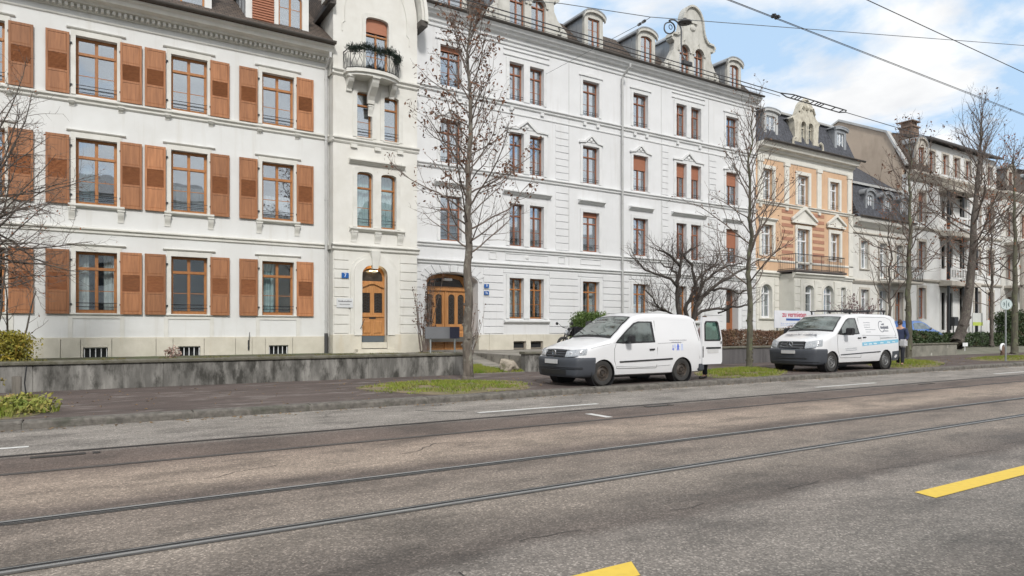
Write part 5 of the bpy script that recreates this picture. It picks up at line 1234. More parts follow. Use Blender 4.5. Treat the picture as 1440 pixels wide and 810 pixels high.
# bay with arched windows
BY = 24.0
facade(B3, 34.3, 38.9, BY, .64, 4.75, [arch(35.3,36.12,2.4,4.12,.22),arch(37.08,38.1,2.3,4.15,.45)], CRM, th=.3)
MB().box(34.3,34.6,BY+.3,Y3,.64,4.75).box(38.6,38.9,BY+.3,Y3,.64,4.75).build('bay_side', CRM, B3)
window(B3, 35.3, 2.4, .82, 1.72, BY, 'tee', rise=.22, mat=WHITEP, sur=(.12,.12,.03), surmat=CRM, rail=0, curtain=('full','w'), fr=.08)
window(B3, 37.08, 2.3, 1.02, 1.85, BY, 'cross', rise=.45, mat=WHITEP, sur=(.12,.12,.03), surmat=CRM, rail=0, curtain=('full','w'), fr=.08)
rustic(B3, [(34.32,34.95),(36.45,36.9),(38.3,38.88)], BY, 1.5, 4.4, .42, CRM)
mb = MB()
for x in (34.95,36.3,38.25): mb.box(x-.13,x+.13,BY-.07,BY,1.4,4.4)
mb.build('pilaster', CRM, B3)
cornice(B3, 34.15, 39.05, BY, [(.03,4.5),(.08,4.56),(.12,4.66),(.22,4.72),(.22,4.80),(0,4.83)], CRM, 'bay_cornice')
mb = MB(); mb.box(34.1,39.1,BY-.25,Y3-.01,4.84,4.96); mb.build('balcony_slab', M('balcony_slab_dark',(.10,.085,.08)), B3, bevel=.01)
mb = MB(); bx = [(34.2,Y3-.02),(34.2,BY-.15),(39.0,BY-.15),(39.0,Y3-.02)]
for zz in (5.02,5.86): mb.tube([(x,y,zz) for x,y in bx], .02, 5)
for i in range(42): x = 34.2+4.8*i/41; mb.tube([(x,BY-.15,4.96),(x,BY-.15,5.86)], .01 if i % 7 else .02, 4)
for i in range(8): y = BY-.15+1.1*i/8; mb.tube([(34.2,y,4.96),(34.2,y,5.86)], .01, 4); mb.tube([(39.0,y,4.96),(39.0,y,5.86)], .01, 4)
mb.build('balcony_railing', IRON, B3)
# mansard
MB().profx([(24.7,12.2),(25.7,14.5),(25.75,14.62),(29,15.1),(35,12.2)], 32.21, 41.75).build('roof', SLATE, B3)
MB().profx([(25.5,14.45),(25.48,14.55),(25.7,14.68),(25.9,14.66),(25.8,14.5)], 32.21, 41.3).build('roof_edge', ZINCL, B3)
gutter(B3, 32.2, 42.1, 24.36, 12.27)
dormer(B3, 32.95, 34.2, 25.0, 12.3, 14.3, 26.5, [(33.15,12.55,.85,1.35,0)], ZINCL, ZINC, ZINC, rise=.06, wmat=WHITEP)
dormer(B3, 39.9, 41.15, 25.05, 12.3, 14.35, 26.5, [(40.15,12.6,.75,1.4,0)], ZINC, ZINC, ZINC, rise=.06, wmat=WHITEP)
SG_ = M('carved_pale_stone', (.58,.55,.46), (.46,.43,.36), scale=4, rough=.9, bump=.5, bscale=25, dirt=(.30,.27,.22), dscale=3, dstretch=(1,1,1), dlo=.5, dhi=.7)
tw_ = [(36.27,12.75,.5,1.3),(36.98,12.75,.5,1.3)]
P = [(35.45,12.3),(38.3,12.3),(38.25,12.75),(38.02,13.0),(38.08,13.95),(38.22,14.15),(38.05,14.25),(37.8,14.4),(37.62,14.75),(37.45,15.1),(37.25,15.3),(37.05,15.42),(36.7,15.42),(36.5,15.3),(36.3,15.1),(36.13,14.75),(35.95,14.4),(35.7,14.25),(35.53,14.15),(35.67,13.95),(35.75,13.0),(35.5,12.75)]
g = MB().plate(P, [arch(a,a+b,c,c+h,b/2) for a,c,b,h in tw_], 24.95, 25.3).build('gable', SG_, B3, weld=False)
for a, c, b, h in tw_: window(B3, a, c, b, h, 24.95, 'tee', rise=.249, mat=SG_, sur=(.08,.08,.05), surmat=SG_, rail=0, depth=.14, fr=.05)
mb = MB(); mb.box(35.72,35.8,25.3,27,12.3,14.3); mb.box(37.95,38.03,25.3,27,12.3,14.3); mb.build('cheek', SG_, g)
MB().prism([(35.4,14.15),(36.87,14.8),(38.3,14.15)], 25.3, 28).build('roof', ZINC, g)
MB().lathe((36.87,25.1,15.36),[(.26,0),(.2,.1),(.1,.16),(0,.28)],8).lathe((36.87,24.92,14.9),[(0,-.1),(.12,-.08),(.18,0)],10,'x').build('finial', SG_, g)
mb = MB(); mb.tube([(38.1,24.85,12.4),(38.35,24.85,12.55),(38.3,24.85,12.85),(38.1,24.85,12.95)], .08, 6); mb.tube([(35.6,24.85,12.4),(35.4,24.85,12.55),(35.45,24.85,12.85),(35.65,24.85,12.95)], .08, 6)
mb.tube([(36.1,24.9,14.6),(36.35,24.86,14.95),(36.6,24.86,14.85)], .05, 6); mb.tube([(37.65,24.9,14.6),(37.4,24.86,14.95),(37.15,24.86,14.85)], .05, 6); mb.build('ornament', SG_, g)

# ================================================================== low pale house
Y4 = 25.0
PAL = M('plaster_pale_cream', (.66,.65,.61), (.58,.57,.53), scale=2, rough=.9, dirt=(.46,.45,.41), dscale=2, dstretch=(1.5,1,.3), dlo=.55, dhi=.85)
STN = M('sandstone_trim', (.50,.465,.41), (.42,.39,.34), scale=3, rough=.9)
B4 = thing('low_house', 'low cream two-storey house with three arched slate dormers and an iron balcony', 'house', (45,Y4,.5))
w4 = [(42.66,5.5,.86,1.85),(44.88,5.0,.86,2.32),(46.93,5.0,.86,2.32),(42.66,2.2,.9,1.95),(44.8,2.2,.9,1.95),(46.77,1.0,1.0,3.1)]
facade(B4, 41.76, 48.39, Y4, .5, 8.4, [rect(x,x+w_,z,z+h) for x,z,w_,h in w4], PAL); shell(B4, 41.77, 48.38, Y4, 8.4, wall=PAL, floors=(4.6,8.3))
for i, (x, z, w_, h) in enumerate(w4): window(B4, x, z, w_, h, Y4, 'cross', mat=WHITEP if i < 5 else WOODR, sur=(.14,.14,.05), surmat=STN, rail=0, curtain=('full','w'), depth=.2, fr=.08, sill=(.15,.1,.1) if i == 0 else None)
cornice(B4, 41.76, 48.39, Y4, [(.04,4.5),(.1,4.58),(.16,4.66),(.16,4.74),(0,4.78)], STN); cornice(B4, 41.76, 48.39, Y4, [(.04,7.75),(.1,7.8),(.1,7.85),(0,7.9)], STN)
cornice(B4, 41.76, 48.5, Y4, [(.06,8.2),(.15,8.25),(.3,8.4),(.45,8.5),(.5,8.65),(.5,8.75),(0,8.8)], PAL, 'cornice'); gutter(B4, 41.8, 48.5, 24.42, 8.84)
MB().profx([(24.6,8.8),(25.5,11.2),(29.5,14.2),(30.5,14.2),(36,8.5)], 41.77, 48.38).build('roof', SLATE, B4)
MB().profx([(25.3,11.1),(25.3,11.25),(25.65,11.35),(25.6,11.2)], 41.77, 48.38).build('roof_edge', ZINCL, B4)
for x in (43.0,45.1,47.2): dormer(B4, x, x+1.0, 24.85, 8.95, 10.75, 26.0, [(x+.2,9.15,.6,1.2,.1)], ZINC, ZINC, ZINC, rise=.3, wmat=WHITEP)
mb = MB(); mb.box(44.5,48.2,23.8,24.99,4.6,4.75); mb.build('balcony_slab', STN, B4, bevel=.02)
mb = MB(); bx = [(44.55,24.95),(44.55,23.85),(48.15,23.85),(48.15,24.95)]
for zz in (4.82,5.68): mb.tube([(x,y,zz) for x,y in bx], .022, 5)
for i in range(34): x = 44.55+3.6*i/33; mb.tube([(x,23.85,4.8),(x+.05*(-1)**i,23.83,5.1),(x-.05*(-1)**i,23.83,5.4),(x,23.85,5.68)], .013, 4)
for i in range(7): y = 23.85+i*.16; mb.tube([(44.55,y,4.8),(44.55,y,5.68)], .014, 4)
mb.build('balcony_railing', IRON, B4)

# ================================================================== tall white house with beige party wall
BEI = M('party_wall_beige', (.52,.43,.345), (.46,.375,.30), scale=.8, rough=.95, dirt=(.36,.29,.23), dscale=1, dstretch=(1,1,.4), dlo=.5, dhi=.8)
B5 = thing('tall_house', 'tall white house with bare beige party wall, dark roof, red-brown windows and stacked loggias', 'apartment building', (55,Y4,.5))
cols5 = [49.8,58.1,60.3]; r5 = [(2.3,2.2),(5.8,2.0),(9.2,2.1)]
hs5 = [rect(x,x+1.0,z,z+h) for x in cols5 for z,h in r5]+[rect(52.9,57.0,.6,4.7),rect(52.9,57.0,5.2,8.3),rect(52.9,57.0,9.0,11.6)]
facade(B5, 48.4, 62.6, Y4, .5, 12.4, hs5, PL_B1)
MB().prism([(0,0)]*3,0,0) if False else None
o = MB(); o.profx([(25.36,.5),(25.36,12.9),(26.1,14.9),(26.45,15.6),(30.04,17.35),(33,16.5),(37,14),(37,.5)], 48.4, 48.7); o.build('party_wall', BEI, B5)
MB().box(62.3,62.6,Y4+.36,36,.5,12.4).box(48.7,62.3,26.4,26.5,.5,12.4).build('side_wall', M('room_interior',(.1,.1,.1)), B5)
for x in cols5:
    for z, h in r5: window(B5, x, z, 1.0, h, Y4, 'cross', mat=WOODR, sur=(.14,.18,.06), surmat=STN, rail=0, blind=.3 if (z > 9) else 0, depth=.2, fr=.09, curtain=('sides','w'))
RED = M('red_brown_door', (.16,.05,.045), rough=.6)
for k, (z0, z1) in enumerate(((.6,4.7),(5.2,8.3),(9.0,11.6))):
    d = MB().plate(rect(52.9,57.0,z0,z1), [rect(54.2,54.75,z0+.9,z1-.4),rect(55.4,55.9,z0+.9,z1-.4)], 25.5, 25.6).build('loggia_back', PL_B1, B5, weld=False)
    MB().box(53.2,53.85,25.44,25.5,z0,z1-.6).box(54.95,55.35,25.44,25.5,z0,z1-.6).build('loggia_door', RED if k == 0 else WOODR, B5)
    MB().box(52.7,57.2,24.1,25.9,z1,z1+.35).build('loggia_slab', STN, B5, bevel=.03)
    MB().box(52.75,52.9,24.3,24.45,z0,z1).box(57.0,57.15,24.3,24.45,z0,z1).box(54.9,55.0,24.3,24.4,z0,z1).build('loggia_post', IRON, B5)
    if k: MB().plate(rect(52.9,57.0,z0,z0+.8), [rect(53.0+.4*i,53.25+.4*i,z0+.12,z0+.65) for i in range(10)], 24.25, 24.35).build('loggia_parapet', PL_B1, B5, weld=False)
cornice(B5, 48.4, 62.6, Y4, [(.05,4.9),(.15,5.0),(.15,5.1),(0,5.15)], STN); cornice(B5, 48.4, 62.6, Y4, [(.05,8.6),(.15,8.7),(.15,8.8),(0,8.85)], STN)
cornice(B5, 48.3, 62.7, Y4, [(.08,12.0),(.2,12.1),(.35,12.3),(.5,12.45),(.5,12.6),(0,12.65)], STN, 'cornice')
MB().profx([(24.6,12.65),(25.9,14.9),(26.3,15.6),(30.04,17.3),(37,14)], 48.72, 51.2).build('roof', TILE, B5)
MB().profx([(24.75,15.2),(24.75,15.36),(30.04,17.2),(37,14),(37,13.8),(30.04,16.9)], 51.2, 62.58).build('roof', M('roof_dark_edge',(.10,.09,.085)), B5)
aw = [51.9,53.9,55.6,57.4,59.2,61.0]
facade(B5, 51.2, 62.6, 25.3, 12.6, 15.2, [rect(x,x+.85,13.1,14.6) for x in aw], PL_B1)
for x in aw: window(B5, x, 13.1, .85, 1.5, 25.3, 'cross', mat=WOODR, sur=(.12,.14,.05), surmat=STN, rail=0, depth=.18, fr=.09)
MB().box(51.2,51.4,25.66,30,12.6,15.2).build('attic_side', PL_B1, B5)
MB().profx([(25.1,13.0),(25.0,13.1),(26.0,15.0),(26.4,15.75),(30.0,17.5),(37,14.3),(37,14.1),(30.04,17.35),(26.45,15.6),(26.1,14.9)], 48.3, 48.95).build('verge_flashing', ZINCL, B5)
for x in (49.55,): dormer(B5, x, x+1.25, 24.95, 12.8, 15.2, 27, [(x+.25,13.1,.75,1.4,.2)], STN, ZINC, ZINC, rise=.4, wmat=WOODR)
mb = MB().box(55.7,56.75,28.4,29.4,15.5,17.75); mb.box(55.6,56.85,28.3,29.5,17.75,17.85)
for i in range(3): mb.box(55.75+i*.35,55.98+i*.35,28.5,29.3,17.85,18.2)
mb.box(55.6,56.85,28.3,29.5,18.2,18.28); mb.build('chimney', M('chimney_brick',(.25,.17,.13),(.18,.13,.10),scale=5,rough=.9), B5)
# flue pots behind the orange house
B6 = thing('rear_roof', 'grey metal roof with a row of flue pots rising behind the orange house', 'building', (40,33,.5))
MB().box(33,48,33,40,.5,15.5).build('wall', BEI, B6); MB().profx([(32.7,15.4),(33.5,16.6),(37,17.6),(41,15.4)], 33, 48.2).build('roof', ZINCL, B6)
mb = MB().box(41.2,43.2,34.5,35.1,16.5,18.1)
for i in range(5): mb.lathe((41.4+i*.4,34.8,18.1),[(.13,0),(.13,.35),(.18,.36),(.18,.45),(0,.5)],8)
mb.build('chimney', ZINC, B6)
# further pale houses
for (x0, x1, zt, lb, seed, col) in ((62.7,75,12.6,'far cream terrace house with brown windows at the right edge',1,PAL),(75.1,89,13.4,'farthest pale house of the row, mostly hidden by branches',2,PL_B1)):
    T = thing('terrace_house', lb, 'house', ((x0+x1)/2,25,.5)); cs = [x0+1.0+2.6*i for i in range(int((x1-x0-1)/2.6))]
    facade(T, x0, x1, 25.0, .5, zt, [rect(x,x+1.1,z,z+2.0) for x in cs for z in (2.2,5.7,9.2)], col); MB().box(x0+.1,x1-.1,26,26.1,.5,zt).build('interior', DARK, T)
    MB().box(x1-.3,x1,25.36,36,.5,zt).box(x0,x0+.3,25.36,36,.5,zt).build('side_wall', col, T)
    for x in cs:
        for z in (2.2,5.7,9.2): window(T, x, z, 1.1, 2.0, 25, 'cross', mat=WOODR, sur=(.15,.18,.06), surmat=STN, rail=0, depth=.2, fr=.1)
    cornice(T, x0, x1, 25, [(.08,zt-.4),(.3,zt-.2),(.5,zt),(.5,zt+.15),(0,zt+.2)], STN, 'cornice')
    MB().profx([(24.6,zt+.2),(26.2,zt+2.6),(30,zt+4),(37,zt)], x0, x1).build('roof', TILE, T)
    for x in cs[::2]: dormer(T, x, x+1.2, 24.95, zt+.3, zt+2.5, 27, [(x+.25,zt+.6,.7,1.3,.1)], STN, ZINC, ZINC, rise=.3, wmat=WOODR)
    mb = MB().box(x0+.5,x0+4,23.6,24.99,4.9,5.1).box(x0+.5,x0+4,23.6,24.99,8.4,8.6).box(x0+.5,x0+.7,23.7,23.9,.5,8.4).box(x0+3.8,x0+4,23.7,23.9,.5,8.4); mb.build('porch', STN, T)
# church spire far behind
S = thing('church_tower', 'slim green church spire rising far behind the bare trees', 'church tower', (232,92,0)); 
sx_, sy_ = at(1414,300,92).x, 92
S.location.x = sx_; WL[S] = (sx_,92,0)
MB().box(sx_-1.8,sx_+1.8,90.2,93.8,0,27).build('tower_wall', STN, S); MB().lathe((sx_,92,27),[(2.0,0),(1.0,4),(.55,12),(.12,24),(.0,26)],8).build('spire', M('copper_green',(.16,.24,.22),(.12,.18,.17)), S)
# opposite side of the street (what the windows mirror)
for k, (x0, x1, zt, c) in enumerate(((-22,-6,11.5,(.72,.69,.62)),(-5.8,9,12.5,(.78,.77,.74)),(9.2,24,10.5,(.72,.66,.56)),(24.2,40,12.5,(.78,.78,.78)),(40.2,58,11.5,(.7,.67,.6)))):
    T = thing('opposite_house', ['beige','grey-white','ochre','white','tan'][k]+' house across the street, behind the viewer', 'house', ((x0+x1)/2,-13,.1))
    cs = [x0+1.2+2.7*i for i in range(int((x1-x0-1.5)/2.7))]
    facade(T, x0, x1, -13.0-.3, .1, zt, [rect(x,x+1.2,z,z+1.9) for x in cs for z in (1.8,5.1,8.2) if z+2 < zt-.3], M('opposite_plaster_%d' % k, c), th=.3)
    wb = MB(); 
    for x in cs:
        for z in (1.8,5.1,8.2):
            if z+2 < zt-.3: wb.box(x,x+1.2,-13.22,-13.18,z,z+1.9)
    wb.build('window', M('opposite_glass',(.05,.06,.07),rough=.15), T)
    MB().box(x0,x1,-22,-13.31,.1,zt).build('body', M('opposite_plaster_%d' % k, c), T)
    MB().profx([(-12.6,zt),(-17,zt+2.2),(-22.5,zt)], x0, x1).build('roof', M('opposite_roof',(.36,.35,.34)), T)
# ------------------------------------------------------------------ vehicles
CARW = M('van_paint_white', (.70,.705,.72), (.68,.685,.70), scale=1, rough=.28, coat=.6, dirt=(.62,.60,.57), dscale=3, dstretch=(1,1,1.5), dlo=.62, dhi=.95)
CARB = M('car_paint_blue', (.06,.16,.45), rough=.3, coat=.6)
BUMP = M('bumper_plastic', (.06,.066,.078), (.05,.055,.065), rough=.55, spec=.4)
TRIMB = M('black_trim', (.018,.018,.02), rough=.5)
RUB = M('tyre_rubber', (.028,.027,.026), (.04,.038,.036), scale=8, rough=.85)
RIMD = M('steel_rim_dark', (.05,.045,.042), (.09,.07,.055), scale=6, rough=.6, metal=.4)
RIMG = M('steel_rim_grey', (.24,.24,.24), (.15,.15,.15), scale=6, rough=.5, metal=.5)
CGL = glassmat('car_glass', .30, tint=(.42,.50,.48), gl=(.8,.88,.88))
HLG = M('headlamp_lens', (.50,.52,.54), (.25,.27,.30), scale=26, rough=.12, spec=.8, coat=1.)
CHR = M('chrome', (.75,.76,.78), rough=.15, metal=1.)
SEAT = M('seat_cloth', (.05,.05,.055), rough=.9); GRY = M('number_plate_blank', (.55,.55,.55), rough=.6)
HLB = M('lamp_reflector', (.8,.8,.82), rough=.2, metal=.6)
def interp(pts, x):
    if x <= pts[0][0]: return pts[0][1]
    for (a, b), (c, d) in zip(pts, pts[1:]):
        if x <= c: t = (x-a)/(c-a); t = t*t*(3-2*t)*.35+t*.65; return b+(d-b)*t
    return pts[-1][1]
class Van:
    def __init__(s, root, X, Y, Z, L, W, top, zb, belt, tum, wheels, ra, bow=.15, lean=.35, leanz=.6, rearlean=.08, crown=.03, r=.13, mat=None, arch=.40):
        s.root, s.L, s.W, s.top, s.zb, s.belt, s.tum = root, L, W/2, top, zb, belt, tum
        s.bow, s.lean, s.leanz, s.rl, s.crown, s.r, s.H = bow, lean, leanz, rearlean, crown, r, max(z for _,z in top)
        s.org = Vector((X, Y, Z)); s.mat = mat or CARW; s.wheels = wheels; s.arch = arch; s.ra = ra
    def hw(s, x): 
        h = s.W
        if x < .8: h -= s.W*.13*((.8-x)/.8)**2.2
        if x > s.L-.4: h -= s.W*.035*((x-s.L+.4)/.4)**2
        return h
    def side(s, x, z):
        h = s.hw(x); t = s.top_(x)
        if z > s.belt: h -= s.tum*(z-s.belt)/(s.H-s.belt)*1.0
        if z < .48: h -= .05*((.48-z)/.28)**1.5 if z > .2 else .06
        # slight barrel around the waist
        h += .012*math.sin(min(1,max(0,(z-.3)/.8))*math.pi)
        return h
    def top_(s, x): return interp(s.top, x)
    def warp(s, x, y, z):
        f = max(0, 1-x/1.3); k = abs(y)/s.W
        x2 = x+s.bow*(k**2.4)*f*f**.5 + s.lean*max(0, z-s.leanz)*max(0,1-x/.9)
        g = max(0, (x-(s.L-.7))/.7)
        x2 -= g*(s.rl*max(0, z-s.belt+.1)**1.3+.05*k**4)
        return Vector((x2, y, z))+s.org
    def section(s, x, nz=12, na=5, ny=6):
        t = s.top_(x); zb = s.zb; r = min(s.r, (t-zb)*.3); P = [(0, zb)]
        P.append((s.side(x, zb)-.06, zb))
        for i in range(nz+1): z = zb+.03+(t-r-zb-.03)*i/nz; P.append((s.side(x, z), z))
        h = s.side(x, t-r)
        for i in range(1, na+1): a = math.pi/2*i/na; P.append((h-r+r*math.cos(a)-.0, t-r+r*math.sin(a)*(1-0)))
        he = h-r
        for i in range(1, ny+1): y = he*(1-i/ny); P.append((y, t+s.crown*(1-(y/he)**2)))
        return P
    def roofz(s, x, y):
        t = s.top_(x); r = min(s.r, (t-s.zb)*.3); he = s.side(x, t-r)-r; y = abs(y)
        if y <= he: return t+s.crown*(1-(y/he)**2)
        q = min(1,(y-he)/r); return t-r+r*math.sqrt(max(0,1-q*q))
    def body(s, n=56):
        xs = [s.L*i/n for i in range(n+1)]; xs[0] = 0
        for e in (.05,.12): xs.append(e)
        xs = sorted(set(xs)); mb = MB(); rings = []
        for x in xs:
            P = s.section(x); ring = [s.warp(x, -y, z) for y,z in P]+[s.warp(x, y, z) for y,z in P[-2:0:-1]]; rings.append(ring)
        m = len(rings[0]); o = 0
        for r_ in rings: mb.v += [tuple(p) for p in r_]
        for i in range(len(rings)-1):
            for j in range(m): mb.f.append((i*m+j, i*m+(j+1)%m, (i+1)*m+(j+1)%m, (i+1)*m+j))
        # caps as strips between left and right
        for base in (0, (len(rings)-1)*m):
            half = m//2
            for j in range(half):
                a, b = base+j, base+j+1; c, d = base+(m-j)%m, base+(m-j-1)%m
                if len({a,b,c,d}) >= 3:
                    f = []
                    for q in (a,b,d,c):
                        if q not in f: f.append(q)
                    mb.f.append(tuple(f))
        me = mb.mesh('body', s.mat, s.org, auto=38)
        # wheel arches cut out of the body
        cut = MB()
        for wx in s.wheels:
            for sg in (-1, 1):
                y0, y1 = (-s.W-.2, -s.W+.30) if sg < 0 else (s.W-.30, s.W+.2)
                cut.lathe((wx,0,s.ra-.02), [(0,y0),(s.arch,y0),(s.arch,y1),(0,y1)], 28, 'y')
        cm = cut.mesh('cut', TRIMB); co_ = bpy.data.objects.new('cut', cm); bo = bpy.data.objects.new('tmp', me); COL.objects.link(co_); COL.objects.link(bo)
        md = bo.modifiers.new('b', 'BOOLEAN'); md.operation = 'DIFFERENCE'; md.object = co_; md.solver = 'MANIFOLD'
        bpy.context.view_layer.update(); dg = bpy.context.evaluated_depsgraph_get(); res = bpy.data.meshes.new_from_object(bo.evaluated_get(dg))
        bpy.data.objects.remove(co_); bpy.data.objects.remove(bo)
        if len(res.polygons) < 200: res = me
        res.name = 'body'; res.materials.clear(); res.materials.append(s.mat)
        try: res.set_sharp_from_angle(angle=R(35))
        except Exception: pass
        o = place('body', res, s.root, s.org)
        lin = MB()
        for wx in s.wheels:
            for sg in (-1, 1):
                y0, y1 = sg*(s.W-.012), sg*(s.W-.31)
                lin.lathe(s.org+Vector((wx,0,s.ra-.02)), [(s.arch+.004,y0),(s.arch-.012,y0),(s.arch-.012,y1),(0,y1)], 28, 'y')
        lin.build('wheel_arch', TRIMB, s.root, recalc=False)
        return o
    def sidepatch(s, mb, poly, off=.006, sg=-1, th=.012):
        """polygon (x,z) lying on the body side"""
        # subdivide edges so that it follows the curve
        q = []
        for (a, b), (c, d) in zip(poly, poly[1:]+poly[:1]):
            for i in range(4): q.append((a+(c-a)*i/4, b+(d-b)*i/4))
        A = [s.warp(x, sg*(s.side(x,z)+off), z) for x,z in q]; B = [s.warp(x, sg*(s.side(x,z)-th), z) for x,z in q]
        mb.ext(A, B)
    def sideline(s, mb, pts, r, off=.0, sg=-1, sides=5): mb.tube([s.warp(x, sg*(s.side(x,z)+off), z) for x,z in pts], r, sides)
    def screen(s, mb, x0, x1, k=.86, off=.012, n=10, kt=None):
        P = []
        for i in range(n+1):
            x = x0+(x1-x0)*i/n; he = s.side(x, s.top_(x)-.02); kk = k if kt is None else k+(kt-k)*i/n; row = []
            for j in range(13):
                y = (he*kk)*(-1+2*j/12); p = s.warp(x+.0, y, s.roofz(x,y)); row.append(p+Vector((-off*.8,0,off)))
            P.append(row)
        mb.grid(P)
    def path(s, z, n=60, xe=.5):
        """outline of the nose at height z, from the near side round to the far side"""
        p = [(xe-(xe)*i/8, -s.side(xe-xe*i/8, z)) for i in range(8)]; h = s.side(0, z)
        p += [(0, -h+2*h*i/16) for i in range(17)]; p += [(x, -y) for x,y in p[:8][::-1]]
        pts = [s.warp(x, y, z) for x,y in p]; Ls = [0]
        for a, b in zip(pts, pts[1:]): Ls.append(Ls[-1]+(b-a).length)
        out = []
        for i in range(n+1):
            q = Ls[-1]*i/n; j = max(0, min(len(Ls)-2, next((k for k in range(len(Ls)-1) if Ls[k+1] >= q), len(Ls)-2))); f = (q-Ls[j])/max(1e-6, Ls[j+1]-Ls[j]); out.append(pts[j].lerp(pts[j+1], min(1,f)))
        return out
    def band(s, mb, zl, s0, s1, xe=.5, n=60):
        """band round the nose: zl = [(z, offset)], between path fractions s0..s1 (0.5 = middle of the nose)"""
        rows = []
        for z, off in zl:
            P = s.path(z, n, xe); row = []
            i0, i1 = int(s0*n), int(s1*n)
            for i in range(i0, i1+1):
                t = P[min(i+1,n)]-P[max(i-1,0)]; nn = Vector((t.y,-t.x,0)).normalized()
                q = P[i]-s.org; 
                if nn.x*(q.x-1.3)+nn.y*q.y*1.2 < 0: nn = -nn
                row.append(P[i]+nn*off)
            rows.append(row)
        mb.grid(rows)
    def wheel(s, x, sg, R_, w_, rimmat, hubs, track=None, rr=None):
        y = sg*(s.W-w_/2-.015); c = s.org+Vector((x, y, R_)); rr = rr or R_*.60
        prof = [(rr,-w_/2+.015),(rr+.02,-w_/2),(R_-.03,-w_/2+.004),(R_-.006,-w_/2+.028),(R_,-w_/2+.05),(R_,w_/2-.05),(R_-.006,w_/2-.028),(R_-.03,w_/2-.004),(rr+.02,w_/2),(rr,w_/2-.015)]
        me = cached(('tyre', R_, w_, rr), lambda: MB().lathe((0,0,0), prof, 36, 'y').mesh('wheel', RUB, auto=40)); o = place('wheel', me, s.root, c)
        def rim():
            mb = MB(); y1 = -w_/2
            mb.lathe((0,0,0), [(rr,y1+.015),(rr-.012,y1+.008),(rr-.022,y1+.02),(rr-.03,y1+.05),(rr*.72,y1+.055),(rr*.58,y1+.03),(rr*.45,y1+.025),(rr*.38,y1+.045),(rr*.24,y1+.045),(rr*.22,y1+.02),(.0,y1+.015)], 30, 'y')
            mb.lathe((0,0,0), [(rr,y1+.015),(rr,w_/2-.02)], 30, 'y')
            if hubs:
                for i in range(12): a = 2*math.pi*i/12; mb.ext([(rr*.62*math.cos(a+k),y1+.028,rr*.62*math.sin(a+k)) for k in (-.11,.11)]+[(rr*.86*math.cos(a+k),y1+.03,rr*.86*math.sin(a+k)) for k in (.11,-.11)], [(rr*.62*math.cos(a+k),y1+.06,rr*.62*math.sin(a+k)) for k in (-.11,.11)]+[(rr*.86*math.cos(a+k),y1+.06,rr*.86*math.sin(a+k)) for k in (.11,-.11)])
            for i in range(5): a = 2*math.pi*i/5; mb.lathe((rr*.31*math.cos(a),0,rr*.31*math.sin(a)), [(.014,y1+.045),(.012,y1+.02),(0,y1+.02)], 6, 'y')
            return mb.mesh('rim', rimmat, auto=40)
        rm = place('rim', cached(('rim', R_, w_, rimmat.name, hubs, rr), rim), o, c)
        if sg > 0: rm.rotation_euler.z = math.pi
        hb = cached(('hole', rr, w_), lambda: [h for h in [MB()] if [h.lathe((rr*.80*math.cos(2*math.pi*i/8),0,rr*.80*math.sin(2*math.pi*i/8)), [(.018,-w_/2+.056),(.018,-w_/2+.049),(0,-w_/2+.049)], 8, 'y') for i in range(8)]][0].mesh('rim_hole', TRIMB))
        if not hubs: place('rim_hole', hb, o, c)
        return o

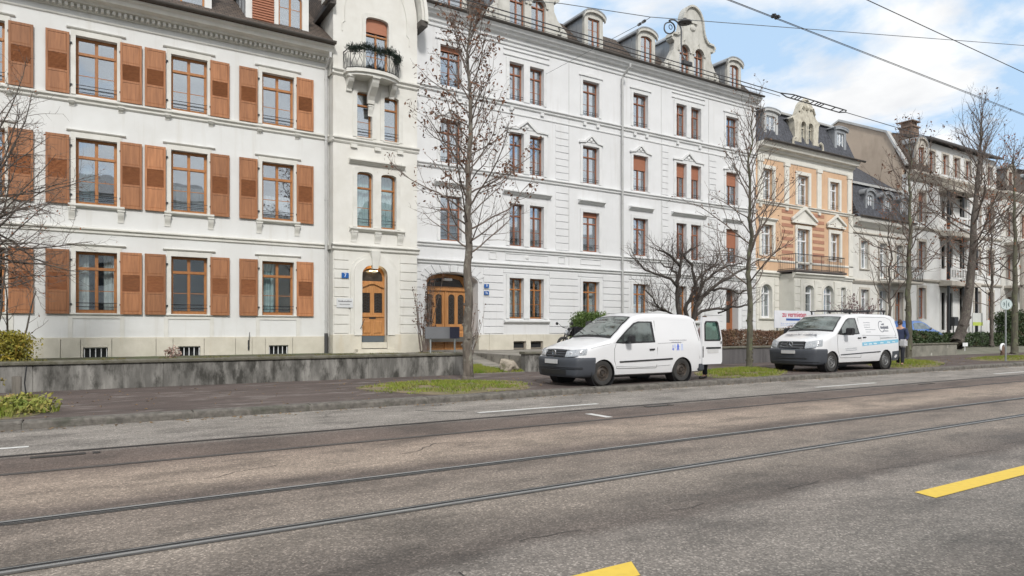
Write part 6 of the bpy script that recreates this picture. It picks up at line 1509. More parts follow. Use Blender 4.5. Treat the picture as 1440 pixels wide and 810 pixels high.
def make_van(kind):
    small = kind == 'small'
    if small:
        t = thing('delivery_van', 'nearer, smaller white van with its rear door swung open and blue pictures on its side', 'van', (9.84,13.66,.12), 'white vans parked on the pavement')
        v = Van(t, 9.84, 13.66, .12, 4.40, 1.80, [(0,.88),(.12,.945),(.35,1.00),(.85,1.085),(1.16,1.145),(1.38,1.30),(1.72,1.545),(2.02,1.725),(2.35,1.80),(3.0,1.82),(3.9,1.79),(4.2,1.765),(4.4,1.70)], .24, 1.02, .17, (.88,3.60), .315, bow=.20, lean=.55, leanz=.66, rearlean=.22, arch=.365)
    else:
        t = thing('delivery_van', 'farther large white van with a light blue stripe, roof bar and round grey logo', 'van', (19.70,13.98,.12), 'white vans parked on the pavement')
        v = Van(t, 19.70, 13.98, .12, 5.02, 1.92, [(0,.98),(.12,1.06),(.35,1.12),(.8,1.22),(1.08,1.29),(1.3,1.44),(1.62,1.68),(1.88,1.84),(2.15,1.915),(3.0,1.94),(4.4,1.93),(4.8,1.90),(5.02,1.83)], .28, 1.18, .17, (.90,4.10), .33, bow=.24, lean=.5, leanz=.72, rearlean=.14, arch=.385)
    v.body()
    L, H = v.L, v.H
    mb = MB()
    if small: v.screen(mb, 1.20, 1.98, .90, kt=.86)
    else: v.screen(mb, 1.13, 1.83, .91, kt=.86)
    ws = mb.build('windscreen', TRIMB, t, recalc=False, smooth=True)
    # the glass itself a little proud of its black border
    mb = MB()
    if small: v.screen(mb, 1.25, 1.94, .86, off=.018, kt=.82)
    else: v.screen(mb, 1.18, 1.79, .87, off=.018, kt=.82)
    mb.build('glass', M('van_windscreen', (.16,.20,.185), (.07,.09,.08), scale=2.2, lo=.42, hi=.6, metal=.55, rough=.05, spec=1., coat=1.), ws, recalc=False, smooth=True)
    if small: sw = [(1.26,1.05),(1.34,1.12),(1.66,1.36),(1.95,1.555),(2.12,1.60),(2.60,1.60),(2.62,1.06),(1.6,1.035)]; inn = [(1.55,1.09),(1.58,1.27),(1.97,1.52),(2.12,1.565),(2.52,1.565),(2.545,1.09)]; qw = [(1.34,1.075),(1.50,1.08),(1.50,1.20)]
    else: sw = [(1.20,1.235),(1.30,1.31),(1.60,1.54),(1.85,1.72),(2.0,1.775),(2.42,1.785),(2.50,1.24),(1.6,1.205)]; inn = [(1.50,1.25),(1.52,1.44),(1.83,1.67),(2.0,1.74),(2.36,1.75),(2.43,1.27)]; qw = [(1.28,1.255),(1.44,1.255),(1.44,1.37)]
    for sg in (-1, 1):
        mb = MB(); v.sidepatch(mb, sw, .003, sg); sd = mb.build('side_window', TRIMB, t)
        mb = MB(); v.sidepatch(mb, inn, .007, sg); v.sidepatch(mb, qw, .007, sg); mb.build('glass', M('van_side_glass', (.15,.175,.165), (.06,.07,.065), scale=4, lo=.42, hi=.6, metal=.5, rough=.05, spec=1., coat=1.), sd)
    # seams
    SEAM = M('panel_seam', (.13,.13,.135), rough=.7)
    mb = MB(); r_ = .007
    if small:
        v.sideline(mb, [(2.68,1.62),(2.68,.9),(2.66,.42),(2.6,.40)], r_); v.sideline(mb, [(1.28,1.03),(1.22,.9),(1.22,.62),(1.30,.42),(2.62,.40)], r_); v.sideline(mb, [(2.70,1.03),(3.5,1.05),(4.3,1.10)], .003); v.sideline(mb, [(1.3,.47),(2.2,.43),(3.15,.46)], .004); v.sideline(mb, [(4.32,.6),(4.33,1.1),(4.30,1.6)], r_)
        v.sideline(mb, [(.30,.93),(.8,1.0),(1.25,1.06)], .003)
    else:
        v.sideline(mb, [(2.56,1.80),(2.56,1.1),(2.54,.45)], r_); v.sideline(mb, [(1.22,1.2),(1.18,1.0),(1.20,.7),(1.34,.46),(2.54,.45)], r_); v.sideline(mb, [(2.62,1.82),(4.3,1.82),(4.62,1.74),(4.78,1.3),(4.80,1.17),(3.8,1.18),(2.62,1.20)], .006); v.sideline(mb, [(3.75,.5),(3.72,1.18)], .003)
    mb.build('panel_seam', SEAM, t)
    mb = MB()
    if small: v.sidepatch(mb, [(1.40,.565),(1.38,.60),(3.22,.645),(3.22,.605)], .016); v.sidepatch(mb, [(1.40,.565),(1.38,.60),(3.22,.645),(3.22,.605)], .016, 1)
    else:
        for sg in (-1,1): v.sidepatch(mb, [(1.36,.545),(1.36,.575),(3.72,.645),(3.72,.61)], .014, sg)
        v.sidepatch(mb, [(3.75,1.085),(3.75,1.105),(4.85,1.125),(4.85,1.105)], .006)
        v.sidepatch(mb, [(4.50,.30),(4.50,.62),(5.0,.64),(5.0,.32)], .012)
    mb.build('side_strip', TRIMB if small else BUMP, t)
    mb = MB()
    for xx, zz in (((2.40,.86),) if small else ((2.36,1.09),(2.66,1.11))): v.sidepatch(mb, [(xx,zz),(xx+.17,zz+.003),(xx+.17,zz+.04),(xx,zz+.037)], .035, -1, .0)
    mb.build('door_handle', TRIMB, t, bevel=.006)
    # bumper, grille, lamps
    mb = MB()
    if small: v.band(mb, [(.225,-.03),(.24,.0),(.30,.022),(.42,.03),(.50,.028),(.56,.035),(.63,.036),(.68,.03),(.705,.005)], 0, 1, xe=.52)
    else: v.band(mb, [(.235,-.03),(.25,.0),(.30,.025),(.36,.03),(.50,.026),(.60,.035),(.70,.036),(.735,.028),(.76,.003)], 0, 1, xe=.50)
    bmp = mb.build('bumper', BUMP, t, recalc=False, smooth=True)
    mb = MB()
    if small:
        v.band(mb, [(.285,.028),(.29,.034),(.40,.040),(.41,.034)], .30, .70, xe=.52)
        for z in (.43,.465): v.band(mb, [(z-.008,.034),(z,.045),(z+.008,.034)], .14, .86, xe=.52)
    else:
        v.band(mb, [(.40,.032),(.405,.0),(.49,.0),(.495,.032)], .30, .70); v.band(mb, [(.435,.03),(.44,.045),(.455,.045),(.46,.03)], .28, .72); v.band(mb, [(.33,.03),(.34,.045),(.35,.03)], .12, .88)
    mb.build('intake_bars', TRIMB, bmp, recalc=False)
    P = v.path(.60 if small else .64); c = P[30]
    mb = MB().box(c.x-.065,c.x-.045,c.y-.26,c.y+.26,v.org.z+(.55 if small else .60),v.org.z+(.66 if small else .71)); mb.build('number_plate', GRY, t, bevel=.004)
    g0, g1, gz0, gz1 = (.335,.665,.735,.885) if small else (.325,.675,.79,1.0)
    mb = MB(); v.band(mb, [(gz0-.01,.0),(gz0,.014),(gz1,.014),(gz1+.01,.0)], g0, g1); gr = mb.build('grille', TRIMB, t, recalc=False)
    mb = MB()
    for i in range(3): z = gz0+.02+(gz1-gz0-.03)*i/2; v.band(mb, [(z-.012,.016),(z-.004,.03),(z+.008,.03),(z+.014,.016)], g0+.005, g1-.005)
    mb.build('grille_bar', BUMP if small else M('grille_grey',(.13,.14,.155),rough=.4), gr, recalc=False)
    zc = (gz0+gz1)/2; P = v.path(zc); c = P[30]; mb = MB()
    rad = .078 if small else .115; mb.lathe((c.x-.045,c.y,v.org.z+zc), [(rad-.012,.0),(rad-.008,-.012),(rad,-.012),(rad+.003,0),(rad,.02)], 24, 'x')
    cc = Vector((c.x-.055, c.y, v.org.z+zc))
    if small:
        for pts in ([(-.026,.042),(0,.004),(.026,.042)], [(-.047,.02),(-.024,-.042),(0,-.002),(.024,-.042),(.047,.02)]): mb.tube([cc+Vector((0,a,b)) for a,b in pts], .006, 5)
    else:
        for a in (90,210,330): mb.tube([cc, cc+Vector((0,math.cos(R(a))*rad,math.sin(R(a))*rad))], [.014,.004], 5)
    mb.build('emblem', CHR, t)
    for sgn in (0, 1):
        mb = MB(); a, b = ((.105,.325) if small else (.085,.305)); 
        if sgn: a, b = 1-b, 1-a
        z0, z1 = (.715,.885) if small else (.775,1.0)
        rows = []; n = 60; i0, i1 = round(a*n), round(b*n)
        for k in range(7):
            row = []
            for i in range(i0, i1+1):
                f = (i-i0)/(i1-i0); f = f if not sgn else 1-f       # 0 = outer end
                zt = z1+.055*(1-f)*(1 if small else 1.6)-.012; zl = z0+(.045*(1-f) if small else .06*(1-f)); z = zl+(zt-zl)*k/6
                Q = v.path(z, n); tt = Q[min(i+1,n)]-Q[i-1]; nn = Vector((tt.y,-tt.x,0)).normalized()
                q = Q[i]-v.org
                if nn.x*(q.x-1.3)+nn.y*q.y*1.2 < 0: nn = -nn
                row.append(Q[i]+nn*(.012 if 0 < k < 6 else -.004))
            rows.append(row)
        mb.grid(rows); hl = mb.build('headlight', HLG, t, recalc=False, smooth=True)
        mid = rows[3]; mb = MB()
        for q in (.35,.72) if not sgn else (.28,.65):
            pcc = mid[int(q*(len(mid)-1))]; nn = Vector((-1, -.45 if not sgn else .45, 0)).normalized()
            bm_ = bmesh.new(); bmesh.ops.create_icosphere(bm_, subdivisions=2, radius=.042); vs_ = [(pcc+Vector(x.co)*1.0+nn*-.028) for x in bm_.verts]; mb.add(vs_, [[w.index for w in f.verts] for f in bm_.faces]); bm_.free()
        mb.build('reflector', HLB, hl, smooth=True)
    # mirrors
    for sg in (-1, 1):
        mx_, mz = (1.62,1.10) if small else (1.58,1.27); p = v.warp(mx_, sg*(v.side(mx_,mz)), mz); mb = MB()
        pts = [(-.10,-.05),(-.08,.10),(.0,.13),(.10,.10),(.10,-.06),(.0,-.08)]
        sc = 1.0 if small else 1.25
        A = [p+Vector((x*.55*sc, sg*.10, z*sc+.03)) for x,z in pts]; B = [p+Vector((x*sc*.9, sg*.27*sc, z*sc*.95+.03)) for x,z in pts]; mb.ext(A, B)
        mb.tube([p+Vector((0,0,-.02)), p+Vector((0,sg*.12,.0))], .035, 6); m_ = mb.build('wing_mirror', TRIMB, t, bevel=.02)
    # wipers, aerial
    mb = MB()
    for y in (-.35,.25):
        x0 = 1.22 if small else 1.15
        mb.tube([v.warp(x0, y, v.roofz(x0,y)+.03), v.warp(x0+.16, y+.55 if y < 0 else y+.45, v.roofz(x0+.16,y)+.035)], .009, 4)
    mb.build('wiper', TRIMB, t)
    for wx in v.wheels:
        for sg in (-1, 1): v.wheel(wx, sg, .318 if small else .335, .21, RIMD if small else RIMG, not small)
    # underbody and inside
    MB().box(v.org.x+.5,v.org.x+L-.3,v.org.y-v.W+.32,v.org.y+v.W-.32,v.org.z+.18,v.org.z+.26).build('underbody', TRIMB, t)
    return t, v
VAN1, v1 = make_van('small')
VAN2, v2 = make_van('large')
# open rear door of the small van (hinged on the near rear corner, swung straight back)
o1 = v1.org; xr = o1.x+4.36; yd = o1.y-.885
mb = MB(); dp = [(xr,.44),(xr+.74,.44),(xr+.78,.5),(xr+.78,1.15),(xr+.66,1.66),(xr+.60,1.73),(xr+.02,1.73),(xr-.02,1.6)]; dp = [(x, z+.12) for x,z in dp]
wn = [(xr+.10,1.10+.12),(xr+.66,1.10+.12),(xr+.70,1.15+.12),(xr+.60,1.55+.12),(xr+.55,1.60+.12),(xr+.14,1.60+.12),(xr+.09,1.53+.12)]
mb.plate(dp, [wn], yd-.03, yd+.05); dd = mb.build('rear_door', CARW, VAN1, weld=False)
MB().plate([(x+(x-(xr+.38))*.10, z+(z-1.47)*.10) for x,z in wn], [[(x-(x-(xr+.38))*.06, z-(z-1.47)*.06) for x,z in wn]], yd-.036, yd-.03).build('window_seal', TRIMB, dd, weld=False)
MB().plate(wn, [], yd-.012, yd-.006).build('glass', glassmat('door_glass', .45, tint=(.55,.78,.70), gl=(.72,.92,.85)), dd, weld=False)
MB().box(xr+.14,xr+.72,yd-.045,yd-.03,.985,1.03).tube([(xr+.72,yd-.05,1.12),(xr+.72,yd-.05,1.19)],.014,5).build('handle_strip', TRIMB, dd)
MB().box(xr+.19,xr+.63,yd-.036,yd-.028,.86,.97).build('number_plate', GRY, dd)
MB().box(xr+.0,xr+.015,yd-.05,yd-.02,.75,1.05).build('hinge', TRIMB, dd)
MB().box(xr-.16,xr+.10,o1.y-.91,o1.y+.91,o1.z+.26,o1.z+.50).build('rear_bumper', BUMP, VAN1, bevel=.04)
MB().box(xr-.6,xr+.005,o1.y-.70,o1.y+.70,o1.z+.5,o1.z+1.55).build('load_space', DARK, VAN1)
# markings on the small van: a thin line of small lettering and three blue pictures
BL1 = M('decal_blue', (.12,.18,.62), rough=.5); GR1 = M('decal_grey', (.30,.30,.34), rough=.5); PB = M('decal_pale_blue', (.45,.55,.85), rough=.5)
def decal_strokes(v, mb, x0, x1, z, h, seed, sg=-1, slope=0.):
    r_ = random.Random(seed); x = x0
    while x < x1: l = r_.uniform(.012,.035); zz = z+slope*(x-x0); v.sidepatch(mb, [(x,zz),(min(x+l,x1),zz),(min(x+l,x1),zz+h*r_.uniform(.6,1)),(x,zz+h*r_.uniform(.6,1))], .004, sg, .001); x += l+.009
mb = MB(); decal_strokes(v1, mb, 3.14, 3.78, 1.10, .022, 3); decal_strokes(v1, mb, 3.20, 3.56, 1.04, .03, 4); mb.build('lettering', GR1, VAN1, recalc=False)
mb = MB()
def pic(pts): v1.sidepatch(mb, [(x+3.22,z+.84) for x,z in pts], .004, -1, .001)
pic([(0,.02),(.05,0),(.06,.05),(.03,.06),(.03,.15),(.015,.15),(.015,.06),(0,.05)])
pic([(.16,.0),(.19,.0),(.205,.06),(.22,.0),(.25,.0),(.235,.10),(.26,.09),(.235,.14),(.21,.19),(.185,.14),(.155,.09),(.18,.10)])
mb.build('picture', BL1, VAN1)
mb = MB(); pic([(.32,0),(.34,0),(.34,.17),(.32,.17)]); pic([(.37,0),(.39,0),(.39,.17),(.37,.17)]); pic([(.08,.06),(.12,.06),(.12,.16),(.08,.16)]); mb.build('picture', PB, VAN1)
# markings on the large van
STB = M('decal_stripe_blue', (.20,.50,.68), rough=.4); WD = M('decal_white', (.8,.82,.84), rough=.4); TX = M('decal_text_grey', (.16,.17,.20), rough=.5); TXL = M('decal_text_pale', (.42,.44,.47), rough=.5)
mb = MB()
for i in range(10): a, b = 2.62+2.36*i/10, 2.62+2.36*(i+1)/10; za, zb_ = .835+.10*i/10, .835+.10*(i+1)/10; v2.sidepatch(mb, [(a,za),(b,zb_),(b,zb_+.115),(a,za+.12)], .004, -1, .002)
mb.build('stripe', STB, VAN2)
mb = MB(); 
for q in (2.72,3.0,3.3,3.72,4.15,4.5): decal_strokes(v2, mb, q, q+.2, .865+.042*(q-2.62), .05, int(q*10))
mb.build('stripe_lettering', WD, VAN2, recalc=False)
mb = MB()
for z, a, b in ((1.62,2.86,3.25),(1.54,2.86,3.22),(1.46,2.86,3.2),(1.38,2.90,3.52),(1.30,2.90,3.2)): decal_strokes(v2, mb, a, b, z, .03, int(z*100))
decal_strokes(v2, mb, 1.62, 2.3, .74, .03, 7, slope=.03); decal_strokes(v2, mb, 1.64, 2.3, .68, .03, 8, slope=.03); mb.build('small_lettering', TXL, VAN2, recalc=False)
mb = MB(); n = 22
for i in range(n):
    a0, a1 = R(60)+R(290)*i/n, R(60)+R(290)*(i+1)/n; q = lambda a, r: (3.93+r*math.cos(a)*.95, 1.50+r*math.sin(a)); v2.sidepatch(mb, [q(a0,.175),q(a0,.20),q(a1,.20),q(a1,.175)], .004, -1, .001)
decal_strokes(v2, mb, 3.86, 4.36, 1.42, .11, 21); decal_strokes(v2, mb, 3.95, 4.12, 1.55, .07, 22); decal_strokes(v2, mb, 3.98, 4.32, 1.33, .035, 23); mb.build('logo', TX, VAN2, recalc=False)
mb = MB(); xh = .62; zh = v2.roofz(xh, 0); p = v2.warp(xh, 0, zh); p2 = v2.warp(xh+.2, 0, v2.roofz(xh+.2, 0)); up = (p2-p).normalized()
mb.text('Alfin Vogel', .27, p+Vector((-.005,0,.012)), (0,-1,0), up, ex=.003, shear=.3, bold=.006); mb.v = [(x, 2*p.y-y, z) for x,y,z in mb.v]
mb2 = MB(); mb2.v = [(x, y, v2.org.z+v2.roofz(x-v2.org.x, y-v2.org.y)*0+z) for x,y,z in mb.v]; mb2.f = mb.f
# drape the lettering on the bonnet
mb2.v = [(x, y, v2.org.z+v2.roofz(min(1.0,max(.05,(x-v2.org.x)-v2.bow*((abs(y-v2.org.y)/v2.W)**2.4)*.4)), y-v2.org.y)+.012) for x,y,z in mb2.v]
mb2.build('bonnet_lettering', TX, VAN2, recalc=False)
# roof bars on the large van
mb = MB()
for bx in (2.3,3.4,4.4): 
    X_ = v2.org.x+bx; mb.tube([(X_,v2.org.y-.78,v2.org.z+2.04),(X_,v2.org.y+.78,v2.org.z+2.04)], .018, 5)
    for sg in (-1,1): mb.tube([(X_,v2.org.y+sg*.70,v2.org.z+1.9),(X_,v2.org.y+sg*.72,v2.org.z+2.04)], .03, 5)
for sg in (-1,1): mb.tube([(v2.org.x+2.25,v2.org.y+sg*.5,v2.org.z+2.08),(v2.org.x+4.9,v2.org.y+sg*.5,v2.org.z+2.08)], .014, 5)
mb.build('roof_rack', TRIMB, VAN2)
bm_ = MB(); bm_.box(0,.4,-.2,.2,0,.3)
# red cloth seen behind the windscreen: painted as a low box on the dashboard is hidden by the dark glass

# ------------------------------------------------------------------ blue car, motorcycle
tb_ = thing('parked_car', 'blue car parked in the forecourt behind the evergreen bushes', 'car', (40.6,21.2,.64))
vb_ = Van(tb_, 40.75, 21.9, .62, 4.2, 1.74, [(0,.70),(.5,.76),(1.0,.86),(1.4,1.02),(2.0,1.34),(2.5,1.43),(3.1,1.42),(3.6,1.3),(4.0,1.05),(4.2,.9)], .2, .85, .22, (.8,3.35), .3, bow=.15, lean=.3, mat=CARB, arch=.34)
class Flip: pass
vb_.top = [(4.2-x, z) for x,z in vb_.top[::-1]]
vb_.top = [(0,.86),(.2,1.02),(.6,1.30),(1.1,1.42),(1.9,1.43),(2.3,1.33),(2.9,1.02),(3.3,.90),(3.8,.80),(4.2,.66)]
vb_.H = 1.43; vb_.body()
mb = MB(); vb_.screen(mb, 2.32, 2.92, .86); mb.build('windscreen', M('van_windscreen', (.03,.04,.04)), tb_, recalc=False, smooth=True)
for sg in (-1,1):
    mb = MB(); vb_.sidepatch(mb, [(.75,.92),(.85,1.22),(1.15,1.34),(1.85,1.35),(2.2,1.27),(2.75,.95)], .006, sg); mb.build('side_window', M('van_side_glass',(.03,.035,.035)), tb_)
for wx in vb_.wheels:
    for sg in (-1,1): vb_.wheel(wx, sg, .31, .2, RIMG, True)
MB().box(44.9,44.95,21.1,22.7,1.05,1.18).build('headlight', HLG, tb_); MB().tube([(43.3,21.0,1.55),(43.2,20.9,1.6)],.06,6).build('wing_mirror', TRIMB, tb_)
tm = thing('motorcycle', 'black motorcycle parked behind the bonnet of the nearer white van', 'motorcycle', (16.3,21.6,.62))
BLK = M('motorcycle_black', (.012,.012,.015), rough=.25, coat=.6)
for x in (15.7,17.2):
    o = MB().lathe((x,21.6,.62+.31),[(.22,-.05),(.27,-.06),(.31,-.03),(.31,.03),(.27,.06),(.22,.05)],24,'y').build('wheel', RUB, tm, auto=40); MB().lathe((x,21.6,.62+.31),[(.22,-.03),(.2,0),(.22,.03)],20,'y').lathe((x,21.6,.93),[(0,-.04),(.05,-.04),(.05,.04),(0,.04)],10,'y').build('rim', RIMG, o)
MB().tube([(15.85,21.6,1.35),(16.0,21.6,1.42),(16.4,21.6,1.45),(16.75,21.6,1.38)],[.08,.17,.19,.1],8).build('fuel_tank', BLK, tm, smooth=True)
MB().tube([(16.6,21.6,1.38),(17.0,21.6,1.40),(17.35,21.6,1.55),(17.45,21.6,1.56)],[.10,.15,.12,.04],8).build('seat', M('motorcycle_seat',(.02,.02,.02),rough=.7), tm, smooth=True)
MB().box(16.95,17.45,21.38,21.82,1.50,1.86).box(15.95,16.55,21.3,21.42,1.25,1.62).build('luggage_box', BLK, tm, bevel=.05)
MB().tube([(15.7,21.52,.93),(15.9,21.52,1.5)],.03,6).tube([(15.7,21.68,.93),(15.9,21.68,1.5)],.03,6).tube([(15.95,21.2,1.62),(15.9,21.45,1.58),(15.9,21.75,1.58),(15.95,22.0,1.62)],.018,6).tube([(17.2,21.6,.93),(16.5,21.6,1.0),(16.1,21.6,1.2)],.05,6).box(16.1,16.7,21.45,21.75,.85,1.2).build('frame', TRIMB, tm)
MB().tube([(15.92,21.2,1.62),(15.78,21.12,1.78)],.008,4).tube([(15.92,22.0,1.62),(15.80,22.1,1.78)],.008,4).lathe((15.73,21.1,1.76),[(0,-.05),(.055,-.03),(.065,.02),(0,.025)],10,'x').lathe((15.76,22.12,1.76),[(0,-.05),(.055,-.03),(.065,.02),(0,.025)],10,'x').build('mirror', BLK, tm, smooth=True)
MB().tube([(15.78,21.6,1.35),(15.9,21.6,1.4)],[.05,.13],10).build('headlight', HLG, tm)

tm.location.x += .38
# ------------------------------------------------------------------ people
SKIN = M('skin', (.50,.29,.20), rough=.6); HAIR = M('hair_brown', (.07,.04,.025), rough=.8); NAVY = M('jacket_navy', (.025,.035,.075), (.035,.045,.09), scale=6, rough=.9); TROU = M('trousers_dark', (.02,.022,.03), rough=.9); SHOE = M('shoes_black', (.012,.012,.012), rough=.5)
def skinned(name, verts, edges, rad, mat, parent, root=0, sub=2):
    me = bpy.data.meshes.new(name); me.from_pydata([tuple(v) for v in verts], edges, []); ob = bpy.data.objects.new('tmp', me); COL.objects.link(ob)
    md = ob.modifiers.new('s', 'SKIN'); md.use_smooth_shade = True
    sv = me.skin_vertices[0].data
    for i, r in enumerate(rad): sv[i].radius = (r, r) if not isinstance(r, tuple) else r; sv[i].use_root = (i == root)
    ob.modifiers.new('u', 'SUBSURF').levels = sub
    bpy.context.view_layer.update(); res = bpy.data.meshes.new_from_object(ob.evaluated_get(bpy.context.evaluated_depsgraph_get())); bpy.data.objects.remove(ob)
    if len(res.polygons) < 6: return None
    res.name = name; res.materials.clear(); res.materials.append(mat)
    res.polygons.foreach_set('use_smooth', [True]*len(res.polygons))
    base = WL[parent]; res.transform(Matrix.Translation((-base[0],-base[1],-base[2])))
    return place(name, res, parent)
def person(label, X, Y, Z, face, arms, jacket, trou, hair=HAIR, stride=.09):
    """face = heading (radians, 0 looks along +X); arms = [(elbow, wrist)] in body axes (forward, left, up)"""
    t = thing('person', label, 'person', (X, Y, Z)); f = Vector((math.cos(face), math.sin(face), 0)); l = Vector((-f.y, f.x, 0)); B = Vector((X, Y, Z))
    def p(a, b, c): return B+f*a+l*b+Vector((0,0,c))
    V = [p(0,0,.95),p(0,0,1.12),p(.0,0,1.32),p(.0,0,1.44),p(.01,0,1.52),p(.02,0,1.60),p(.03,0,1.70)]; E = [(0,1),(1,2),(2,3),(3,4),(4,5),(5,6)]; Rr = [.15,.135,.16,.09,.055,.085,.075]
    legs = []
    for s in (-1,1):
        b = len(V); st = s*stride; V += [p(0,s*.09,.90),p(.03+st*.3,s*.10,.50),p(st,s*.10,.10),p(st+.13,s*.11,.04)]; E += [(0,b),(b,b+1),(b+1,b+2),(b+2,b+3)]; Rr += [.095,.06,.04,.035]; legs.append((b,b+1,b+2,b+3))
    ar = []
    for s, (el, wr) in zip((-1,1), arms):
        b = len(V); V += [p(0,s*.19,1.40), p(el[0], s*el[1], el[2]), p(wr[0], s*wr[1], wr[2])]; E += [(3,b),(b,b+1),(b+1,b+2)]; Rr += [.062,.045,.03]
        w0 = V[b+2]; d = (V[b+2]-V[b+1]).normalized(); sd_ = d.orthogonal().normalized(); k = len(V); V.append(w0+d*.07); E.append((b+2,k)); Rr.append(.028)
        for q in range(5):
            a = (q-2)*.02; L_ = (.045,.07,.08,.075,.055)[q]; dd_ = (d+sd_*(a*6)+(f*.3 if q == 0 else f*.05)).normalized(); k2 = len(V)
            V += [V[k]+sd_*a+dd_*L_*.5, V[k]+sd_*a+dd_*L_+f*.015]; E += [(k,k2),(k2,k2+1)]; Rr += [.010,.008]
        ar.append((b,b+1,b+2))
    skinned('body', V, E, Rr, SKIN, t)
    jv = [V[0]+Vector((0,0,-.06)),V[1],V[2],V[3]]; je = [(0,1),(1,2),(2,3)]; jr = [.175,.165,.19,.12]
    for (a, b, c) in ar: k = len(jv); jv += [V[a],V[b],V[c]+(V[b]-V[c])*.1]; je += [(3,k),(k,k+1),(k+1,k+2)]; jr += [.085,.065,.05]
    skinned('jacket', jv, je, jr, jacket, t)
    tv = [V[0]+Vector((0,0,-.0))]; te = []; tr = [.165]
    for (a, b, c, d) in legs: k = len(tv); tv += [V[a],V[b],V[c]+Vector((0,0,-.01))]; te += [(0,k),(k,k+1),(k+1,k+2)]; tr += [.115,.08,.065]
    skinned('trousers', tv, te, tr, trou, t)
    for (a, b, c, d) in legs: skinned('shoe', [V[c]+Vector((0,0,-.045))-f*.04, V[d]+f*.0+Vector((0,0,.0)), V[d]+f*.06], [(0,1),(1,2)], [.05,.045,.035], SHOE, t, sub=1)
    hd = p(.03,0,1.62)
    bm = bmesh.new(); bmesh.ops.create_uvsphere(bm, u_segments=16, v_segments=12, radius=1)
    for v in bm.verts:
        c = v.co; v.co = Vector((c.x*.105, c.y*.088, c.z*.125))
        if c.x > .25 and c.z < .35: v.co.x *= .55
        if c.z < -.35: v.co *= .8
        v.co = hd+Vector((0,0,.045))+f*(v.co.x-.012)+l*v.co.y+Vector((0,0,v.co.z))-B
    me = bpy.data.meshes.new('hair'); bm.to_mesh(me); bm.free(); me.materials.append(hair); me.polygons.foreach_set('use_smooth', [True]*len(me.polygons)); place('hair', me, t)
    mb = MB()
    for s in (-1,1): mb.lathe(hd+f*.085+l*s*.033+Vector((0,0,.03)), [(0,-.012),(.012,-.006),(.014,0),(.012,.006),(0,.012)], 8, 'z')
    mb.build('eyes', M('eye_dark',(.05,.04,.035),rough=.2), t, smooth=True)
    MB().tube([hd+f*.08+Vector((0,0,.03)), hd+f*.105+Vector((0,0,-.005)), hd+f*.088+Vector((0,0,-.012))], [.007,.014,.008], 6).tube([hd+f*.09-l*.022+Vector((0,0,-.045)), hd+f*.097+Vector((0,0,-.047)), hd+f*.09+l*.022+Vector((0,0,-.045))], .006, 5).build('face', M('lips_and_nose',(.46,.24,.18),rough=.6), t, smooth=True)
    return t
person('person in dark trousers standing behind the open rear door of the nearer van', 14.90, 13.28, .12, R(165), [((.12,.26,1.15),(.36,.22,1.12)),((.10,.27,1.14),(.34,.18,1.15))], M('jacket_pinkish',(.42,.30,.28),rough=.9), TROU)
person('person in navy jacket behind the farther van, half hidden by the tree', 26.5, 13.95, .12, R(190), [((.06,.27,1.12),(.26,.22,1.0)),((.02,.28,1.12),(.2,.24,.98))], NAVY, TROU)
o = MB().box(26.05,26.2,13.5,13.78,.85,1.15).build('cloth_bundle', M('cloth_white',(.6,.6,.62),rough=.9), None, bevel=.05); tag(o, 'white and grey bundle held by the person in navy behind the farther van', 'bundle')

# ------------------------------------------------------------------ signs and small things
POST = M('galvanised_post', (.34,.36,.36), (.28,.30,.30), rough=.5, metal=.5)
t = thing('traffic_sign', 'round pale traffic sign on a slim grey post at the right edge', 'traffic sign', (34.3,13.5,.12))
MB().tube([(34.3,13.5,.1),(34.3,13.5,2.85)], .035, 10).build('post', POST, t, auto=40)
rot = lambda a, r: (34.26-r*math.cos(a)*.78, 13.46-r*math.cos(a)*-.62*-1*-1 if False else 13.46+r*math.cos(a)*-.62*-1, 2.63+r*math.sin(a))
def disc(r, off, z=2.63):
    n = Vector((-.62,-.78,0)); u = Vector((.78,-.62,0)); c = Vector((34.3,13.5,z))+n*off; return [c+u*r*math.cos(2*math.pi*i/28)+Vector((0,0,r*math.sin(2*math.pi*i/28))) for i in range(28)]
MB().ext(disc(.25,.05), disc(.25,.035)).build('sign_rim', M('sign_rim_grey',(.35,.42,.42),rough=.5), t); o = MB().ext(disc(.225,.053), disc(.225,.046)).build('sign_face', M('sign_face_pale',(.55,.63,.63),rough=.5), t)
n = Vector((-.62,-.78,0)); u = Vector((.78,-.62,0)); c = Vector((34.3,13.5,2.63))+n*.056; mb = MB()
mb.tube([c+Vector((0,0,-.17)), c+Vector((0,0,.16))], .012, 4)
for s in (-1,1): mb.tube([c+u*s*.11+Vector((0,0,.09)), c+u*s*.07+Vector((0,0,0)), c+u*s*.12+Vector((0,0,-.10))], .018, 4); mb.tube([c+u*s*.07+Vector((0,0,.02)), c+u*s*.15+Vector((0,0,.0))], .010, 4)
mb.build('symbol', M('sign_symbol',(.10,.15,.16),rough=.5), t)
t = thing('hoop_ornament', 'small round white-rimmed brown hoop standing low behind the signpost', 'hoop', (38.9,15.9,.12)); x_, y_ = 38.0, 15.5
p0 = at(1410,490,17.0); mb = MB(); mb.tube([(p0.x+.26*math.cos(R(a)), 17.0, .46+.26*math.sin(R(a))) for a in range(-20,201,20)], .06, 8); t.location = (p0.x,17.0,.12); WL[t] = (p0.x,17.0,.12); mb.build('rim', WHITEP, t, smooth=True)
MB().lathe((p0.x,17.0,.40),[(0,-.05),(.2,-.04),(.22,0),(.2,.04),(0,.05)],16,'y').tube([(p0.x,17,.1),(p0.x,17,.25)],.12,8).build('body', M('hoop_brown',(.16,.10,.07),rough=.8), t)
